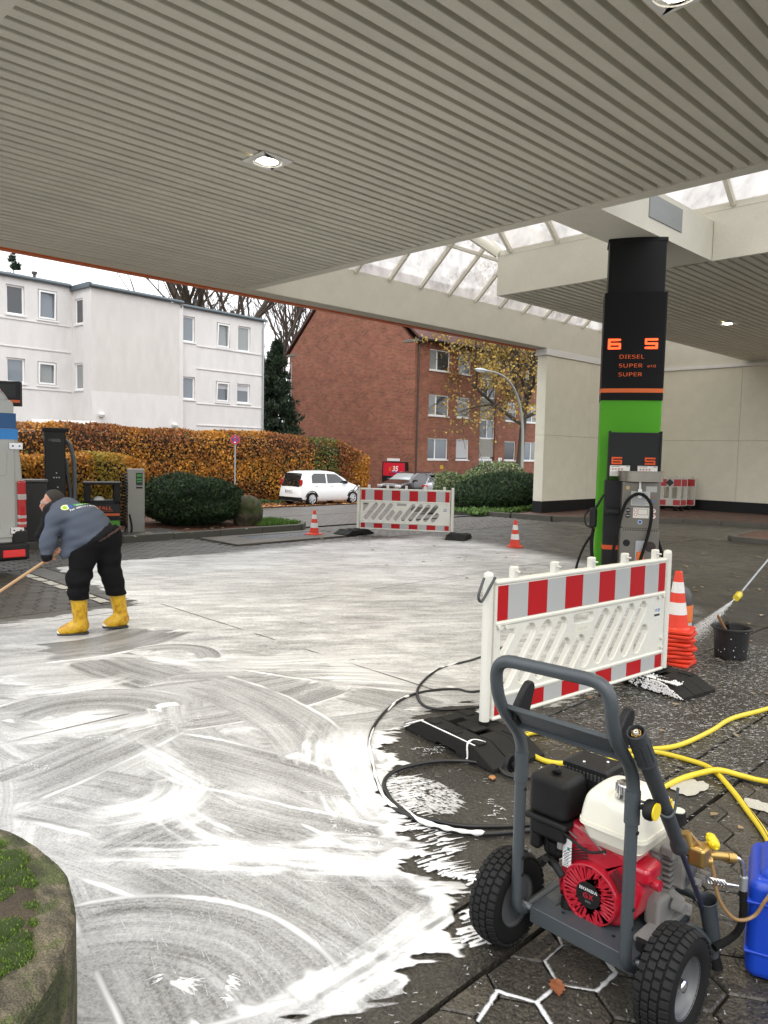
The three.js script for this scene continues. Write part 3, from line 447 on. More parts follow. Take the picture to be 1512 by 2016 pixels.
    for (let j = 0, q = 0; j < K; j++) for (let i = 0; i < N; i++, q++) {    // outline, joints
      const x = X(i), z = Z(j); let d = sdf(x, z);
      const e = d + 0.16 * (fbm(x * 5, z * 5, 4, 41) - 0.5) + 0.13 * (noise(x * 16 - z * 22, (x + z) * 5, 42) - 0.5) + 0.07 * (noise(x * 40 - z * 50, (x + z) * 9, 46) - 0.5), right = sstep(x, 5, 8);
      const lip = exp(-pow((e - 0.06) / (0.03 + 0.09 * noise(x * 4, z * 4, 43)), 2)) * (1 - sstep(x, 3.6, 4.2)) * sstep(z, -4, -3.4) * sstep(fbm(x * 3.2 + 2, z * 3.2, 3, 44), 0.4, 0.62);
      let v = max(D[q], 0.95 * lip) * sstep(e, 0, lerp(0.015, 0.8, right));
      if (d > -0.9 && d < 1.2) { const thin = sstep(z, -3.4, -2.8) * sstep(x, 4, 4.6); v *= lerp(1, sstep(fbm(x * 14 + z * 6, z * 40 - x * 16, 3, 45), 0.45, 0.7), thin); }
      const film = sstep(z, -6.0, -6.7) * (1 - sstep(x, 3.0, 3.6)); v *= lerp(1, 0.62, film);
      const jn = (dd, s) => 1 - 0.75 * (1 - sstep(abs(dd), 0.006, 0.014)) * sstep(fbm(x * 1.6 + s, z * 1.6, 3, 47), 0.42, 0.55);
      if (x < 4.2) v *= jn(z + 4.55, 3) * jn(z + 7.5, 9); if (z > -7.6) v *= jn(x - 4.1, 5); v *= jn(x - 8.25, 7); if (x > 4) v *= jn(z + 6.8, 1);
      v *= lerp(1, 0.35 + 0.65 * noise(x * 20, z * 20, 49), 1 - sstep(abs(z + 1.735), 0.004, 0.02));
      D[q] = v;
    }
    const stamp = (x, z, dx, dz, w, val = 0.9) => {
      const i0 = max(0, floor((min(x, x + dx) - w - x0) / sx)), i1 = min(N - 1, floor((max(x, x + dx) + w - x0) / sx)), j0 = max(0, floor((min(z, z + dz) - w - z0) / sz)), j1 = min(K - 1, floor((max(z, z + dz) + w - z0) / sz)), L = dx * dx + dz * dz;
      for (let j = j0; j <= j1; j++) for (let i = i0; i <= i1; i++) { const px = X(i) - x, pz = Z(j) - z, t = clamp((px * dx + pz * dz) / L), d = hypot(px - dx * t, pz - dz * t), ww = w * (1 - 0.75 * t); const k = 1 - sstep(d, ww * 0.6, ww); if (k > 0) D[j * N + i] = max(D[j * N + i], val * k); }
    };
    for (const d of drops) stamp(...d);
    for (const [a, b, c, d] of runs) { for (let t = 0; t < 1; t += 0.05) { const q = a > 1.95 && b < -1.2 && c > 2.1 ? 0.5 : 1, w = q * (0.006 + 0.008 * noise(t * 5, a * 9, 3)); stamp(lerp(a, c, t), lerp(b, d, t), 0.008, 0.003, w, lerp(0.5, 0.9, q) * (0.7 + 0.3 * noise(t * 9, b * 7, 4))); } }
    // patch of foam inside the hose loop, boot treads, broom dabs
    const ri = rng(9);
    for (let i = 0; i < 900; i++) { const a = ri() * 6.28, q = sqrt(ri()), x = 2.77 + cos(a) * q * 0.17, z = -2.5 + sin(a) * q * 0.24; stamp(x, z, 0.012 * (ri() - 0.2), 0.03 * ri(), 0.005 + 0.007 * ri(), 0.35 + 0.5 * ri() * (1 - q * 0.6)); }
    for (let f = 0; f < 16; f++) { const x = 1.1 + 2.4 * ri(), z = -5.2 + 3.2 * ri(), a = ri() * 3; for (let k = 0; k < 9; k++) { const u = (k / 9 - 0.5) * 0.22, w = (ri() - 0.5) * 0.08, px = x + cos(a) * u - sin(a) * w, pz = z + sin(a) * u + cos(a) * w; stamp(px, pz, (ri() - 0.5) * 0.05, (ri() - 0.5) * 0.05, 0.006, 0.78); stamp(px + 0.012, pz + 0.004, 0.02 * (ri() - 0.5), 0.02, 0.004, 0.8); } }
    for (let k = 0; k < 60; k++) { const x = 1.15 + ri() * 1.1, z = -2.5 + ri() * 0.7; stamp(x, z, 0.01 + 0.02 * ri(), -0.03 - 0.05 * ri(), 0.002, 0.75); }
    for (const [x, z, dx, dz, w] of [[1.19, -2.1, 0.05, 0.1, 0.02], [1.2, -2.08, 0.06, 0.06, 0.014], [1.3, -1.98, 0.03, 0.05, 0.012], [1.33, -2.0, 0.02, 0.05, 0.009], [1.16, -2.16, -0.04, -0.01, 0.008], [1.26, -1.93, 0.02, 0.03, 0.008]]) for (let k = 0; k < 9; k++) stamp(x + (ri() - 0.5) * 0.03, z + (ri() - 0.5) * 0.03, dx * ri(), dz * ri(), w * (0.3 + 0.6 * ri()), 0.6 + 0.35 * ri());
    // a grid that follows the thickness, alpha and relief from the same field
    const al = new Uint8Array(N * K * 4);
    for (let j = 0; j < K; j++) for (let i = 0; i < N; i++) { const v = clamp(D[j * N + i]), o = ((K - 1 - j) * N + i) * 4; al[o] = al[o + 1] = al[o + 2] = v * 255; al[o + 3] = 255; }
    const t = new THREE.DataTexture(al, N, K); t.magFilter = THREE.LinearFilter; t.minFilter = THREE.LinearMipmapLinearFilter; t.generateMipmaps = true; t.needsUpdate = true;
    const c = fine, nx = Math.ceil((x1 - x0) / c), nz = Math.ceil((z1 - z0) / c), pos = [], uv = [], idx = [];
    for (let j = 0; j <= nz; j++) for (let i = 0; i <= nx; i++) {
      const x = lerp(x0, x1, i / nx), z = lerp(z0, z1, j / nz), ii = min(N - 1, floor((i / nx) * N)), jj = min(K - 1, floor((j / nz) * K)); let s = 0, n = 0;
      for (let b = -4; b <= 4; b += 2) for (let a = -4; a <= 4; a += 2) { const p = ii + a, q = jj + b; if (p >= 0 && q >= 0 && p < N && q < K) { s += D[q * N + p]; n++; } }
      const edge = i === 0 || j === 0 || i === nx || j === nz ? 0 : 1;
      pos.push(x, 0.004 + 0.012 * edge * pow(clamp(s / n), 2.2), z); uv.push(i / nx, 1 - j / nz);
    }
    for (let j = 0; j < nz; j++) for (let i = 0; i < nx; i++) { const a = j * (nx + 1) + i, b = a + nx + 1; idx.push(a, b, a + 1, a + 1, b, b + 1); }
    const g = new THREE.BufferGeometry(); g.setAttribute('position', new THREE.Float32BufferAttribute(pos, 3)); g.setAttribute('uv', new THREE.Float32BufferAttribute(uv, 2)); g.setIndex(idx); g.computeVertexNormals();
    return [g, new THREE.MeshStandardMaterial({ color: lin(0.9, 0.9, 0.895), roughness: 0.3, alphaMap: t, transparent: true, bumpMap: t, bumpScale: 0.012 })];
  }
  const foam = tag(new THREE.Group(), 'white cleaning foam brushed in streaks over the dark forecourt slabs', 'foam', null, 'stuff'); foam.name = 'foam'; scene.add(foam);
  obj('foam_film', ...paint(0.15, 4.75, -6.6, -0.7, 1600, 2048, 0.03), foam);
  obj('foam_film', ...paint(-1.5, 13, -11.6, -6.6, 2048, 720, 0.07), foam);
  obj('foam_film', ...paint(4.75, 13, -6.6, -0.7, 1280, 900, 0.06), foam);
}
// ---------------------------------------------------------------- buildings across the street
const paneMs = [[0.035, 0.04, 0.045], [0.16, 0.19, 0.22], [0.22, 0.24, 0.24], [0.1, 0.12, 0.14], [0.3, 0.31, 0.3]].map((c) => MP(c, { roughness: 0.12, clearcoat: 0.7, clearcoatRoughness: 0.02 }));
const sillM = M([0.7, 0.7, 0.69], 0.5);
// a window in a wall that faces +z: x0..x1, y0..y1, front of the wall at z
function windowIn(parent, x0, x1, y0, y1, z, { mull = 0, pane = 1, depth = 0.14, sill = true, open = 0, fw = 0.07, blind = 0, turn = 0 } = {}) {
  const s = rect(x0, y0, x1, y1), hole = (a, b, c = y0 + fw, d = y1 - fw) => s.holes.push(rect(a, c, b, d));
  const xm = mull ? lerp(x0, x1, mull) : 0; mull ? (hole(x0 + fw, xm - fw * 0.6), hole(xm + fw * 0.6, x1 - fw)) : hole(x0 + fw, x1 - fw);
  const f = obj('window', T(ext(s, 0.06, 0.006, 2, 1), 0, 0, z - depth), frameWhite, parent);
  const pn = (a, b, mm) => obj('pane', bx(a, b, y0 + fw - 0.005, y1 - fw + 0.005, z - depth + 0.016, z - depth + 0.026), paneMs[mm], f);
  mull ? (pn(x0 + fw - 0.005, xm - fw * 0.6 + 0.005, pane), pn(xm + fw * 0.6 - 0.005, x1 - fw + 0.005, (pane + 1) % 3)) : pn(x0 + fw - 0.005, x1 - fw + 0.005, pane);
  if (blind) obj('blind', bx(x0 + fw, x1 - fw, lerp(y1, y0, blind), y1 - fw, z - depth + 0.027, z - depth + 0.032), M([0.5, 0.5, 0.52], 0.7), f);
  if (open) { const g = rect(x0 + 0.04, y0 + 0.04, x1 - 0.04, y1 - 0.04); g.holes.push(rect(x0 + 0.11, y0 + 0.11, x1 - 0.11, y1 - 0.11)); const o = obj('sash', ext(g, 0.05, 0.005, 2, 1).translate(-x0, -y0, 0), frameWhite, f); o.position.set(x0, y0, z - depth + 0.062); o.rotation.x = open; }
  if (sill) obj('sill', rb(x0 - 0.05, x1 + 0.05, y0 - 0.07, y0 - 0.002, z - depth - 0.04, z + 0.05, 0.01), sillM, f);
  return f;
}
function wallSheet(pts, holes, thick, m, name, parent) { const s = poly(pts); for (const [a, b, c, d] of holes) s.holes.push(poly([[a, c], [b, c], [b, d], [a, d]])); const g = ext(s, thick); g.translate(0, 0, -thick); return obj(name, boxUV(g), m, parent); }
{
  const w = thing('white_building', 'white rendered two storey block with grey gutters behind the autumn hedge', 'building', [23.31, 0, -32.5], 0.0785);
  const render = M([0.74, 0.73, 0.725], 0.85, 0, { map: tex(512, 512, (x, y) => { const v = 0.94 + 0.06 * (fbm(x / 30, y / 90, 5, 101, 17) - 0.5) + 0.03 * (noise(x / 2, y / 2, 102) - 0.5); return [v, v * 0.995, v * 0.99]; }, { srgb: true, repeat: [0.25, 0.25] }), bumpMap: bumpFine, bumpScale: 0.004 });
  const oldRender = render.clone(); oldRender.color = lin(0.66, 0.64, 0.62);
  const R = [[-4.97, -4.19, 6.68, 7.86, 1], [-2.94, -2.14, 6.63, 7.82, 2, 0.07], [-1.65, -0.87, 6.6, 7.83, 2], [-5.0, -4.18, 4.02, 5.07, 1], [-2.98, -2.16, 4.01, 5.01, 3, 0.07], [-1.69, -0.88, 4.04, 4.99, 3]];
  wallSheet([[-5.2, -1], [0, -1], [0, 8.25], [-5.2, 8.25]], R.map((q) => q.slice(0, 4)), 0.35, render, 'wall', w);
  for (const [a, b, c, d, p, o] of R) windowIn(w, a, b, c, d, 0, { pane: p, open: o || 0, blind: p === 3 ? 0.35 : 0 });
  obj('wall', boxUV(bx(-0.3, 0, -1, 8.25, -9, -0.351)), render, w);
  wallSheet([[-9.488, 4.05], [-5.21, 4.12], [-5.21, 8.3], [-9.488, 8.3]], [], 0.3, oldRender, 'wall', w).position.z = 0.25;
  wallSheet([[-9.488, -1], [-5.21, -1], [-5.21, 4.118], [-9.488, 4.048]], [], 0.3, render, 'wall', w).position.z = 0.256;
  obj('wall', boxUV(bx(-5.21, -5.0, -1, 8.25, -0.05, 0.24)), render, w);
  const sideWall = wallSheet([[-1.56, -1], [0.25, -1], [0.25, 8.3], [-1.56, 8.3]].map(([p, q]) => [p - 0.252, q]), [[-1.352, -0.672, 6.88, 7.95], [-1.412, -0.712, 4.12, 5.25]], 0.25, render, 'wall', w);
  const turned = (o) => { o.position.set(-9.5, 0, 0.25); o.rotation.y = -PI / 2; };
  turned(sideWall); turned(windowIn(w, -1.352, -0.672, 6.88, 7.95, 0, { pane: 0, depth: 0.1 })); turned(windowIn(w, -1.412, -0.712, 4.12, 5.25, 0, { pane: 2, depth: 0.1 }));
  const L = [[-12.26, -11.53, 6.98, 8.15, 0], [-10.99, -10.17, 6.95, 8.17, 1, 0.06], [-12.29, -11.55, 4.24, 5.24, 1], [-11.04, -10.23, 4.24, 5.21, 2, 0.06], [-14.8, -14, 6.98, 8.15, 1], [-14.8, -14, 4.24, 5.24, 1]];
  wallSheet([[-18, -1], [-9.5, -1], [-9.5, 8.5], [-18, 8.5]], L.map((q) => q.slice(0, 4)), 0.35, render, 'wall', w).position.z = -1.3;
  for (const [a, b, c, d, p, o] of L) windowIn(w, a, b, c, d, -1.3, { pane: p, open: o || 0 });
  for (const y of [6.55, 5.5, 3.86, 2.84]) obj('ledge', rb(-4.1, -0.12, y - 0.03, y + 0.03, -0.02, 0.035, 0.012, 1), render, w);
  for (const y of [6.8, 5.7, 4.05]) obj('ledge', rb(-17.8, -9.62, y - 0.03, y + 0.03, -1.32, -1.265, 0.012, 1), render, w);
  const gut = (x0, x1, y, z) => { obj('gutter', [T(new THREE.CylinderGeometry(0.07, 0.07, x1 - x0, 12, 1, false, -PI / 2, PI), (x0 + x1) / 2, y, z + 0.07, 0, 0, PI / 2), bx(x0, x1, y - 0.02, y + 0.1, z - 0.06, z + 0.03)], darkZinc, w); };
  gut(-5.1, 0.12, 8.28, 0.02); gut(-9.55, -5.05, 8.36, 0.28); gut(-18, -9.6, 8.5, -1.28);
  obj('verge', bx(-9.62, -9.5, 8.3, 8.5, -1.4, 0.33), darkZinc, w);
  const moss = M([0.09, 0.105, 0.05], 0.9, 0, { bumpMap: bumpFine, bumpScale: 0.02 }), felt = M([0.17, 0.18, 0.18], 0.8);
  const roofS = (x0, x1, y, z0, mm, rise = 0.7) => obj('roof', faces([[x0, y, z0], [x1, y, z0], [x1, y + rise, z0 - 6], [x0, y, z0], [x1, y + rise, z0 - 6], [x0, y + rise, z0 - 6], [x0, y + rise, z0 - 6], [x1, y + rise, z0 - 6], [x1, y - 0.2, z0 - 12], [x0, y + rise, z0 - 6], [x1, y - 0.2, z0 - 12], [x0, y - 0.2, z0 - 12]]), mm, w);
  roofS(-5.1, 0.1, 8.37, -0.03, moss, 0.9); roofS(-9.52, -5.1, 8.45, 0.22, felt, 0.35); roofS(-18, -9.53, 8.6, -1.33, felt, 0.6);
  for (const [x, y, z] of [[-3.3, 8.55, -1.2], [-10.7, 8.62, -2.2], [-12.2, 8.7, -2.6]]) obj('roof_vent', [cyl(0.06, 0.06, 0.3, x, y, z, 10), cyl(0.1, 0.12, 0.1, x, y + 0.3, z, 12)], M([0.06, 0.06, 0.06], 0.6), w);
  obj('downpipe', [pipe([[-5.12, 8.3, 0.36], [-5.1, 8.05, 0.12], [-5.1, 1, 0.1]], 0.045, 0.1, 8)], zinc, w);
  obj('downpipe', [pipe([[0.05, 8.25, 0.12], [-0.08, 7.9, 0.06], [-0.08, 0, 0.06]], 0.045, 0.1, 8)], zinc, w);
  for (const [x, y, z] of [[-9.1, 3.05, 0.26], [-5.5, 2.75, 0.26], [-0.5, 2.55, 0.01]]) obj('wall_lamp', [T(new THREE.SphereGeometry(0.13, 14, 8, 0, 2 * PI, 0, PI / 2), x, y, z + 0.08), cyl(0.1, 0.13, 0.07, x, y - 0.08, z + 0.08, 14)], M([0.6, 0.6, 0.58], 0.4), w);
  const shed = thing('garden_shed', 'little white gabled roof just showing over the hedge top', 'shed', [11.3, 0, -31.2]);
  obj('roof', (() => { const g = ext(poly([[-0.55, 0], [0, 0.3], [0.55, 0], [0.55, -0.06], [0, 0.22], [-0.55, -0.06]]), 2.4); g.rotateY(PI / 2 - 0.25); g.translate(0, 2.45, 0); return g; })(), M([0.55, 0.54, 0.5], 0.7), shed);
  obj('wall', T(ext(poly([[-0.5, -2.5], [-0.5, 0], [0, 0.25], [0.5, 0], [0.5, -2.5]]), 2.3), 0, 2.42, 0, 0, PI / 2 - 0.25), M([0.75, 0.74, 0.72], 0.7), shed);
}
// brick block of flats
const brickMap = tex(1024, 1024, (x, y) => {
  const row = floor(y / (1024 / 48)), fy = (y % (1024 / 48)) / (1024 / 48), off = row % 2 ? 32 : 0, col = floor((x + off) / 64) % 16, fx = ((x + off) % 64) / 64, j = fx < 0.05 || fy < 0.16, h = hash(col, row, 111), k = hash(col, row, 112), n = 0.9 + 0.2 * noise(x / 3, y / 3, 113), p = 0.88 + 0.24 * fbm(x / 128, y / 128, 4, 114, 8);
  if (j) return [0.5 * p, 0.44 * p, 0.4 * p];
  const dark = h > 0.88 ? 0.86 : 1, t = dark * n * p * (0.93 + 0.14 * k);
  return [0.55 * t, (0.3 + 0.045 * hash(col, row, 115)) * t, (0.21 + 0.04 * k) * t];
}, { srgb: true, repeat: [0.25, 0.25] });
const brickBump = grey(512, 512, (x, y) => { const row = floor(y / (512 / 48)), fy = (y % (512 / 48)) / (512 / 48), off = row % 2 ? 16 : 0, fx = ((x + off) % 32) / 32; return fx < 0.07 || fy < 0.18 ? 0 : 0.7 + 0.3 * hash(floor((x + off) / 32) % 16, row, 117); }, { repeat: [0.25, 0.25] });
{
  const b = thing('brick_building', 'red brick three storey block of flats with white windows and a plain gable', 'building', [34.26, 0, -32.15]);
  const bm = new THREE.MeshStandardMaterial({ map: brickMap, bumpMap: brickBump, bumpScale: 0.012, roughness: 0.85 }), E = 8.65, D = 12.1;
  const rows = [[1.34, 2.69], [4.1, 5.42], [6.92, 8.22]], cols = [[1.34, 3.27, 0.38], [4.1, 5.41, 0], [9.35, 10.65, 0], [11.6, 13.43, 0.55], [15.6, 17.5, 0.4], [18.4, 19.7, 0]], H = [];
  for (const [c, d] of rows) for (const [a, e] of cols) H.push([a, e, c, d]);
  H.push([6.52, 8.22, -0.75, 8.3]);
  wallSheet([[0, -1.2], [22, -1.2], [22, E], [0, E]], H, 0.35, bm, 'facade', b);
  const gw = (() => { const g = ext(poly([[0, -1.2], [D, -1.2], [D, E], [D / 2, E + D / 2 * 0.94], [0, E]]), 0.35); g.rotateY(PI / 2); return boxUV(g); })();
  obj('gable_wall', gw, bm, b).position.set(0, 0, -0.352);
  obj('wall', boxUV(bx(0.36, 22, -1.2, E, -D - 0.35, -D)), bm, b);
  let k = 3; for (const [a, e, mu] of cols) for (const [c, d] of rows) { k = (k * 7 + 3) % 11; windowIn(b, a, e, c, d, 0, { mull: mu, pane: [0, 2, 3, 1, 0][k % 5], depth: 0.12, blind: mu ? 0 : [0, 0.55, 0.9, 0.3][k % 4] }); }
  const stairGrey = M([0.33, 0.32, 0.29], 0.8, 0, { map: dirtTex });
  for (const [c, d] of [[2.8, 4.09], [5.53, 6.87]]) windowIn(b, 6.53, 8.21, c, d, 0, { mull: 0.52, pane: 0, depth: 0.16, sill: false });
  for (const [c, d] of [[1.55, 2.79], [4.1, 5.52], [6.88, 8.3]]) obj('stair_panel', boxUV(bx(6.53, 8.21, c, d, -0.2, -0.1)), stairGrey, b);
  const door = obj('door', T(ext((() => { const s = rect(6.53, -0.72, 8.2, 1.45); for (const [a, e] of [[6.62, 7.2], [7.32, 7.95]]) for (const [c, d] of [[-0.5, 0.32], [0.44, 1.3]]) s.holes.push(rect(a, c, e, d)); return s; })(), 0.06, 0.006, 2, 1), 0, 0, -0.22), frameWhite, b);
  obj('pane', bx(6.6, 8.0, -0.55, 1.32, -0.2, -0.19), paneMs[2], door);
  obj('downpipe', pipe([[0.7, E - 0.02, 0.42], [0.25, E - 0.35, 0.1], [0.22, -0.8, 0.1]], 0.055, 0.12, 10), M([0.055, 0.04, 0.03], 0.5), b);
  obj('gutter', [T(new THREE.CylinderGeometry(0.08, 0.08, 22, 12), 11, E + 0.02, 0.45, 0, 0, PI / 2), bx(0.02, 22, E - 0.04, E + 0.02, -0.36, 0.42)], M([0.05, 0.04, 0.035], 0.5), b);
  obj('eaves_stone', [rb(-0.03, 0.3, E - 0.16, E, -1.0, 0.3, 0.01, 1)], concrete, b); obj('eaves_stone', [rb(-0.03, 0.3, E - 0.16, E, -D - 0.7, -D + 0.5, 0.01, 1)], concrete, b);
  const tile = M([0.1, 0.04, 0.03], 0.8, 0, { bumpMap: bumpFine, bumpScale: 0.03 }), RY = E + D / 2 * 0.94 + 0.12;
  obj('roof', [faces([[-0.08, E + 0.02, 0.45], [22, E + 0.02, 0.45], [22, RY, -D / 2 - 0.3], [-0.08, E + 0.02, 0.45], [22, RY, -D / 2 - 0.3], [-0.08, RY, -D / 2 - 0.3]]), faces([[-0.08, RY, -D / 2 - 0.3], [22, RY, -D / 2 - 0.3], [22, E, -D - 0.8], [-0.08, RY, -D / 2 - 0.3], [22, E, -D - 0.8], [-0.08, E, -D - 0.8]])], tile, b);
  obj('verge', [beam(V(-0.06, E + 0.02, 0.45), V(-0.06, RY + 0.02, -D / 2 - 0.3), 0.1, 0.12), beam(V(-0.06, E, -D - 0.8), V(-0.06, RY + 0.02, -D / 2 - 0.3), 0.1, 0.12)], tile, b);
  obj('notice_plate', rb(2.55, 2.85, 0.75, 0.98, 0, 0.02, 0.004), print(canvasTex(64, 64, (c, w) => { c.fillStyle = '#c8a012'; c.fillRect(0, 0, w, w); c.fillStyle = '#6b5510'; c.fillRect(16, 18, 32, 6); c.fillRect(16, 32, 32, 5); c.fillRect(16, 44, 20, 5); })), b);
  obj('house_number', rb(8.65, 9.05, 1.25, 1.52, 0, 0.04, 0.01), print(canvasTex(64, 48, (c) => { c.fillStyle = '#e8e8e4'; c.fillRect(0, 0, 64, 48); c.fillStyle = '#333'; c.font = 'bold 30px sans-serif'; c.fillText('8', 34, 36); })), b);
  obj('cellar_window', [bx(1.9, 2.75, -0.75, -0.1, -0.01, 0.012)], M([0.06, 0.022, 0.016], 0.8), b);
  obj('name_plate', bx(-0.03, 0.0, 1.2, 1.36, -2.2, -1.1), trimWhite, b);
  const s = thing('shop_sign', 'red shop sign with pale lettering at the foot of the brick gable', 'sign', [34.2, 0, -33.5]);
  obj('sign_box', [rb(-0.2, -0.02, -0.55, 1.16, -1.05, 1.05, 0.01)], blackSatin, s);
  obj('sign_face', T(new THREE.PlaneGeometry(1.9, 0.82), -0.204, 0.68, 0, 0, -PI / 2), print(canvasTex(256, 112, (c) => { c.fillStyle = '#d0122c'; c.fillRect(0, 0, 256, 112); c.fillStyle = '#f0f0f0'; c.font = 'italic bold 62px sans-serif'; c.fillText('35', 104, 72); c.fillStyle = '#2a4a9a'; c.fillRect(100, 74, 96, 8); c.fillStyle = '#e07818'; c.font = 'italic bold 50px sans-serif'; c.fillText('K', 62, 72); c.fillStyle = '#5c0a16'; c.fillRect(70, 92, 120, 8); })), s);
  const sc = thing('scaffold_tower', 'slim metal scaffold tower at the back corner of the brick gable', 'scaffold', [33.6, 0, -44.3]);
  for (const [x, z] of [[-0.35, 0.35], [0.35, 0.35], [-0.35, -0.35], [0.35, -0.35]]) obj('post', bar(V(x, -1, z), V(x, 8, z), 0.03), zinc, sc);
  for (const y of [0.3, 2.3, 4.3, 6.2, 7.9]) obj('rail', [bar(V(-0.35, y, 0.35), V(0.35, y, 0.35), 0.025), bar(V(-0.35, y, -0.35), V(0.35, y, -0.35), 0.025), bar(V(-0.35, y, -0.35), V(-0.35, y, 0.35), 0.025), bar(V(-0.35, y + 0.02, 0.35), V(0.35, min(8, y + 1.9), 0.35), 0.02)], zinc, sc);
  for (const y of [4.5, 6.4]) obj('step_frame', [bx(-0.3, 0.3, y, y + 0.04, 0.36, 0.4), bx(-0.3, 0.3, y + 0.6, y + 0.64, 0.36, 0.4), bx(-0.3, -0.26, y, y + 0.6, 0.36, 0.4), bx(0.26, 0.3, y, y + 0.6, 0.36, 0.4), bx(-0.02, 0.02, y, y + 0.6, 0.36, 0.4)], trimWhite, sc);
}
// ---------------------------------------------------------------- hedges, shrubs, trees
const leafGeo = (() => { const g = faces([[0, 0, 0], [0.42, 0.45, 0.1], [0, 1, 0], [0, 0, 0], [0, 1, 0], [-0.42, 0.45, 0.1]]); return g; })();
const needleGeo = faces([[-0.16, 0, 0], [0.16, 0, 0], [0, 1, 0.12], [-0.1, 0, 0.1], [0.1, 0, -0.1], [0.3, 0.8, 0.2]]);
const leafM = MP([1, 1, 1], { roughness: 0.62, transmission: 0.25, thickness: 0, side: THREE.DoubleSide });
const needleM = MP([1, 1, 1], { roughness: 0.7 });
function scatter(name, n, parent, place, geo = leafGeo, mat = leafM) {   // place(i, r) -> [x, y, z, size, color, up?]
  const im = new THREE.InstancedMesh(geo, mat, n), m = new THREE.Matrix4(), q = new THREE.Quaternion(), e = new THREE.Euler(), col = new THREE.Color();
  im.name = name; im.userData.kind = 'stuff';
  const r = rng(n * 7 + 3);
  for (let i = 0; i < n; i++) { const [x, y, z, s, c, rot] = place(i, r); rot ? e.set(...rot) : e.set((r() - 0.5) * 2.6, r() * 6.28, (r() - 0.5) * 2.6); q.setFromEuler(e); m.compose(V(x, y, z), q, V(s * (0.8 + 0.4 * r()), s, s)); im.setMatrixAt(i, m); im.setColorAt(i, col.setRGB(...c)); }
  im.castShadow = im.receiveShadow = true; parent.add(im); return im;
}
const mixC = (a, b, t) => a.map((v, i) => lerp(v, b[i], t)), vary = (c, r, k = 0.5) => { const t = 1 - k / 2 + k * r(); return c.map((v) => v * t); };
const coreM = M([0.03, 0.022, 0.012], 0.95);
function clipped(name, label, cat, { x0, x1, z0, z1, y0, top, n, size, color, round = 0.25, bumps = 0.16, mat, geo, core = coreM }) {
  const t = thing(name, label, cat, [(x0 + x1) / 2, y0, (z0 + z1) / 2]); const w = (x1 - x0) / 2, d = (z1 - z0) / 2;
  const disp = (x, y, z, s) => (fbm(x * 0.9 + s, y * 0.9 + z * 0.8, 4, 201) - 0.5) * 2 * bumps;
  const sg = new THREE.SphereGeometry(1, 40, 24), P = sg.attributes.position, sup = (p, k) => { const e = 0.3 + round * 0.7, f = (v) => Math.sign(v) * pow(abs(v), e); const m = pow(pow(abs(p[0]), 2 / e) + pow(abs(p[1]), 2 / e) + pow(abs(p[2]), 2 / e), e / 2); return p.map((v) => (v / m) * k); };
  const H = (x) => top(x + (x0 + x1) / 2) - y0;
  const at = (p, k) => { const [a, b, c] = sup(p, k), x = a * w, h = H(x), q = disp(x, b * 2, c * 2, 0); return [x + q * 0.3 * a, (0.5 + 0.5 * b) * h + q * (b > 0 ? b : 0) * 0.6, c * d + q * c]; };
  for (let i = 0; i < P.count; i++) P.setXYZ(i, ...at([P.getX(i), P.getY(i), P.getZ(i)], 0.85));
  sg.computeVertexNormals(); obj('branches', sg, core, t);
  scatter('foliage', n, t, (i, r) => { let p; do { p = [r() * 2 - 1, r() * 2 - 1, r() * 2 - 1]; } while (hypot(...p) > 1 || hypot(...p) < 0.1); const k = 0.86 + 0.15 * sqrt(r()), q = at(p, k); return [...q, size * (0.7 + 0.6 * r()), color(q[0] + (x0 + x1) / 2, q[1], q[2], r)]; }, geo, mat);
  return t;
}
const rust = [0.36, 0.12, 0.025], gold = [0.6, 0.29, 0.03], brownL = [0.2, 0.075, 0.022], olive = [0.15, 0.16, 0.025], greenL = [0.07, 0.13, 0.025], yellowG = [0.36, 0.33, 0.05];
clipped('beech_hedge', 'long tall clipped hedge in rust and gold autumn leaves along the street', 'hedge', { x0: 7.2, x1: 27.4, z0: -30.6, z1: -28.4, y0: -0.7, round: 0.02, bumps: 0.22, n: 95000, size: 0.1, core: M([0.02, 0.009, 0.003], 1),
  top: (x) => 2.42 + 0.16 * sin(x * 0.7) * 0.6 + (x > 13 && x < 17 ? 0.1 : 0) - (x > 25.5 ? (x - 25.5) * 0.35 : 0),
  color: (x, y, z, r) => { const n = fbm(x * 0.55, y * 0.7, 3, 211), m = r(), g = x > 23.4 && x < 25 && y > 1.3 + 0.9 * (n - 0.5) ? 0.75 : 0.06; let c = m < g ? mixC(olive, greenL, r()) : mixC(mixC(brownL, rust, r()), gold, clamp((n - 0.38) * 3.4 + 0.55 * (r() - 0.5))); return vary(c, r, 0.9); } });
clipped('beech_hedge', 'low yellow green clipped hedge behind the waste bin and the tyre air post', 'hedge', { x0: 3.2, x1: 7.9, z0: -16.0, z1: -14.95, y0: 0.08, round: 0.05, bumps: 0.1, n: 30000, size: 0.07, core: M([0.02, 0.012, 0.003], 1), top: (x) => 1.52 + 0.05 * sin(x * 2),
  color: (x, y, z, r) => { const n = fbm(x * 1.4, y * 1.4 + z, 3, 221); return vary(mixC(mixC(gold, rust, r() * 0.5), yellowG, clamp(0.45 + 2.4 * (n - 0.5) + 0.4 * (r() - 0.5))), r, 0.8); } });
const evergreen = (x, y, z, r) => vary(mixC([0.012, 0.032, 0.01], [0.055, 0.105, 0.025], r() * r()), r, 0.7);
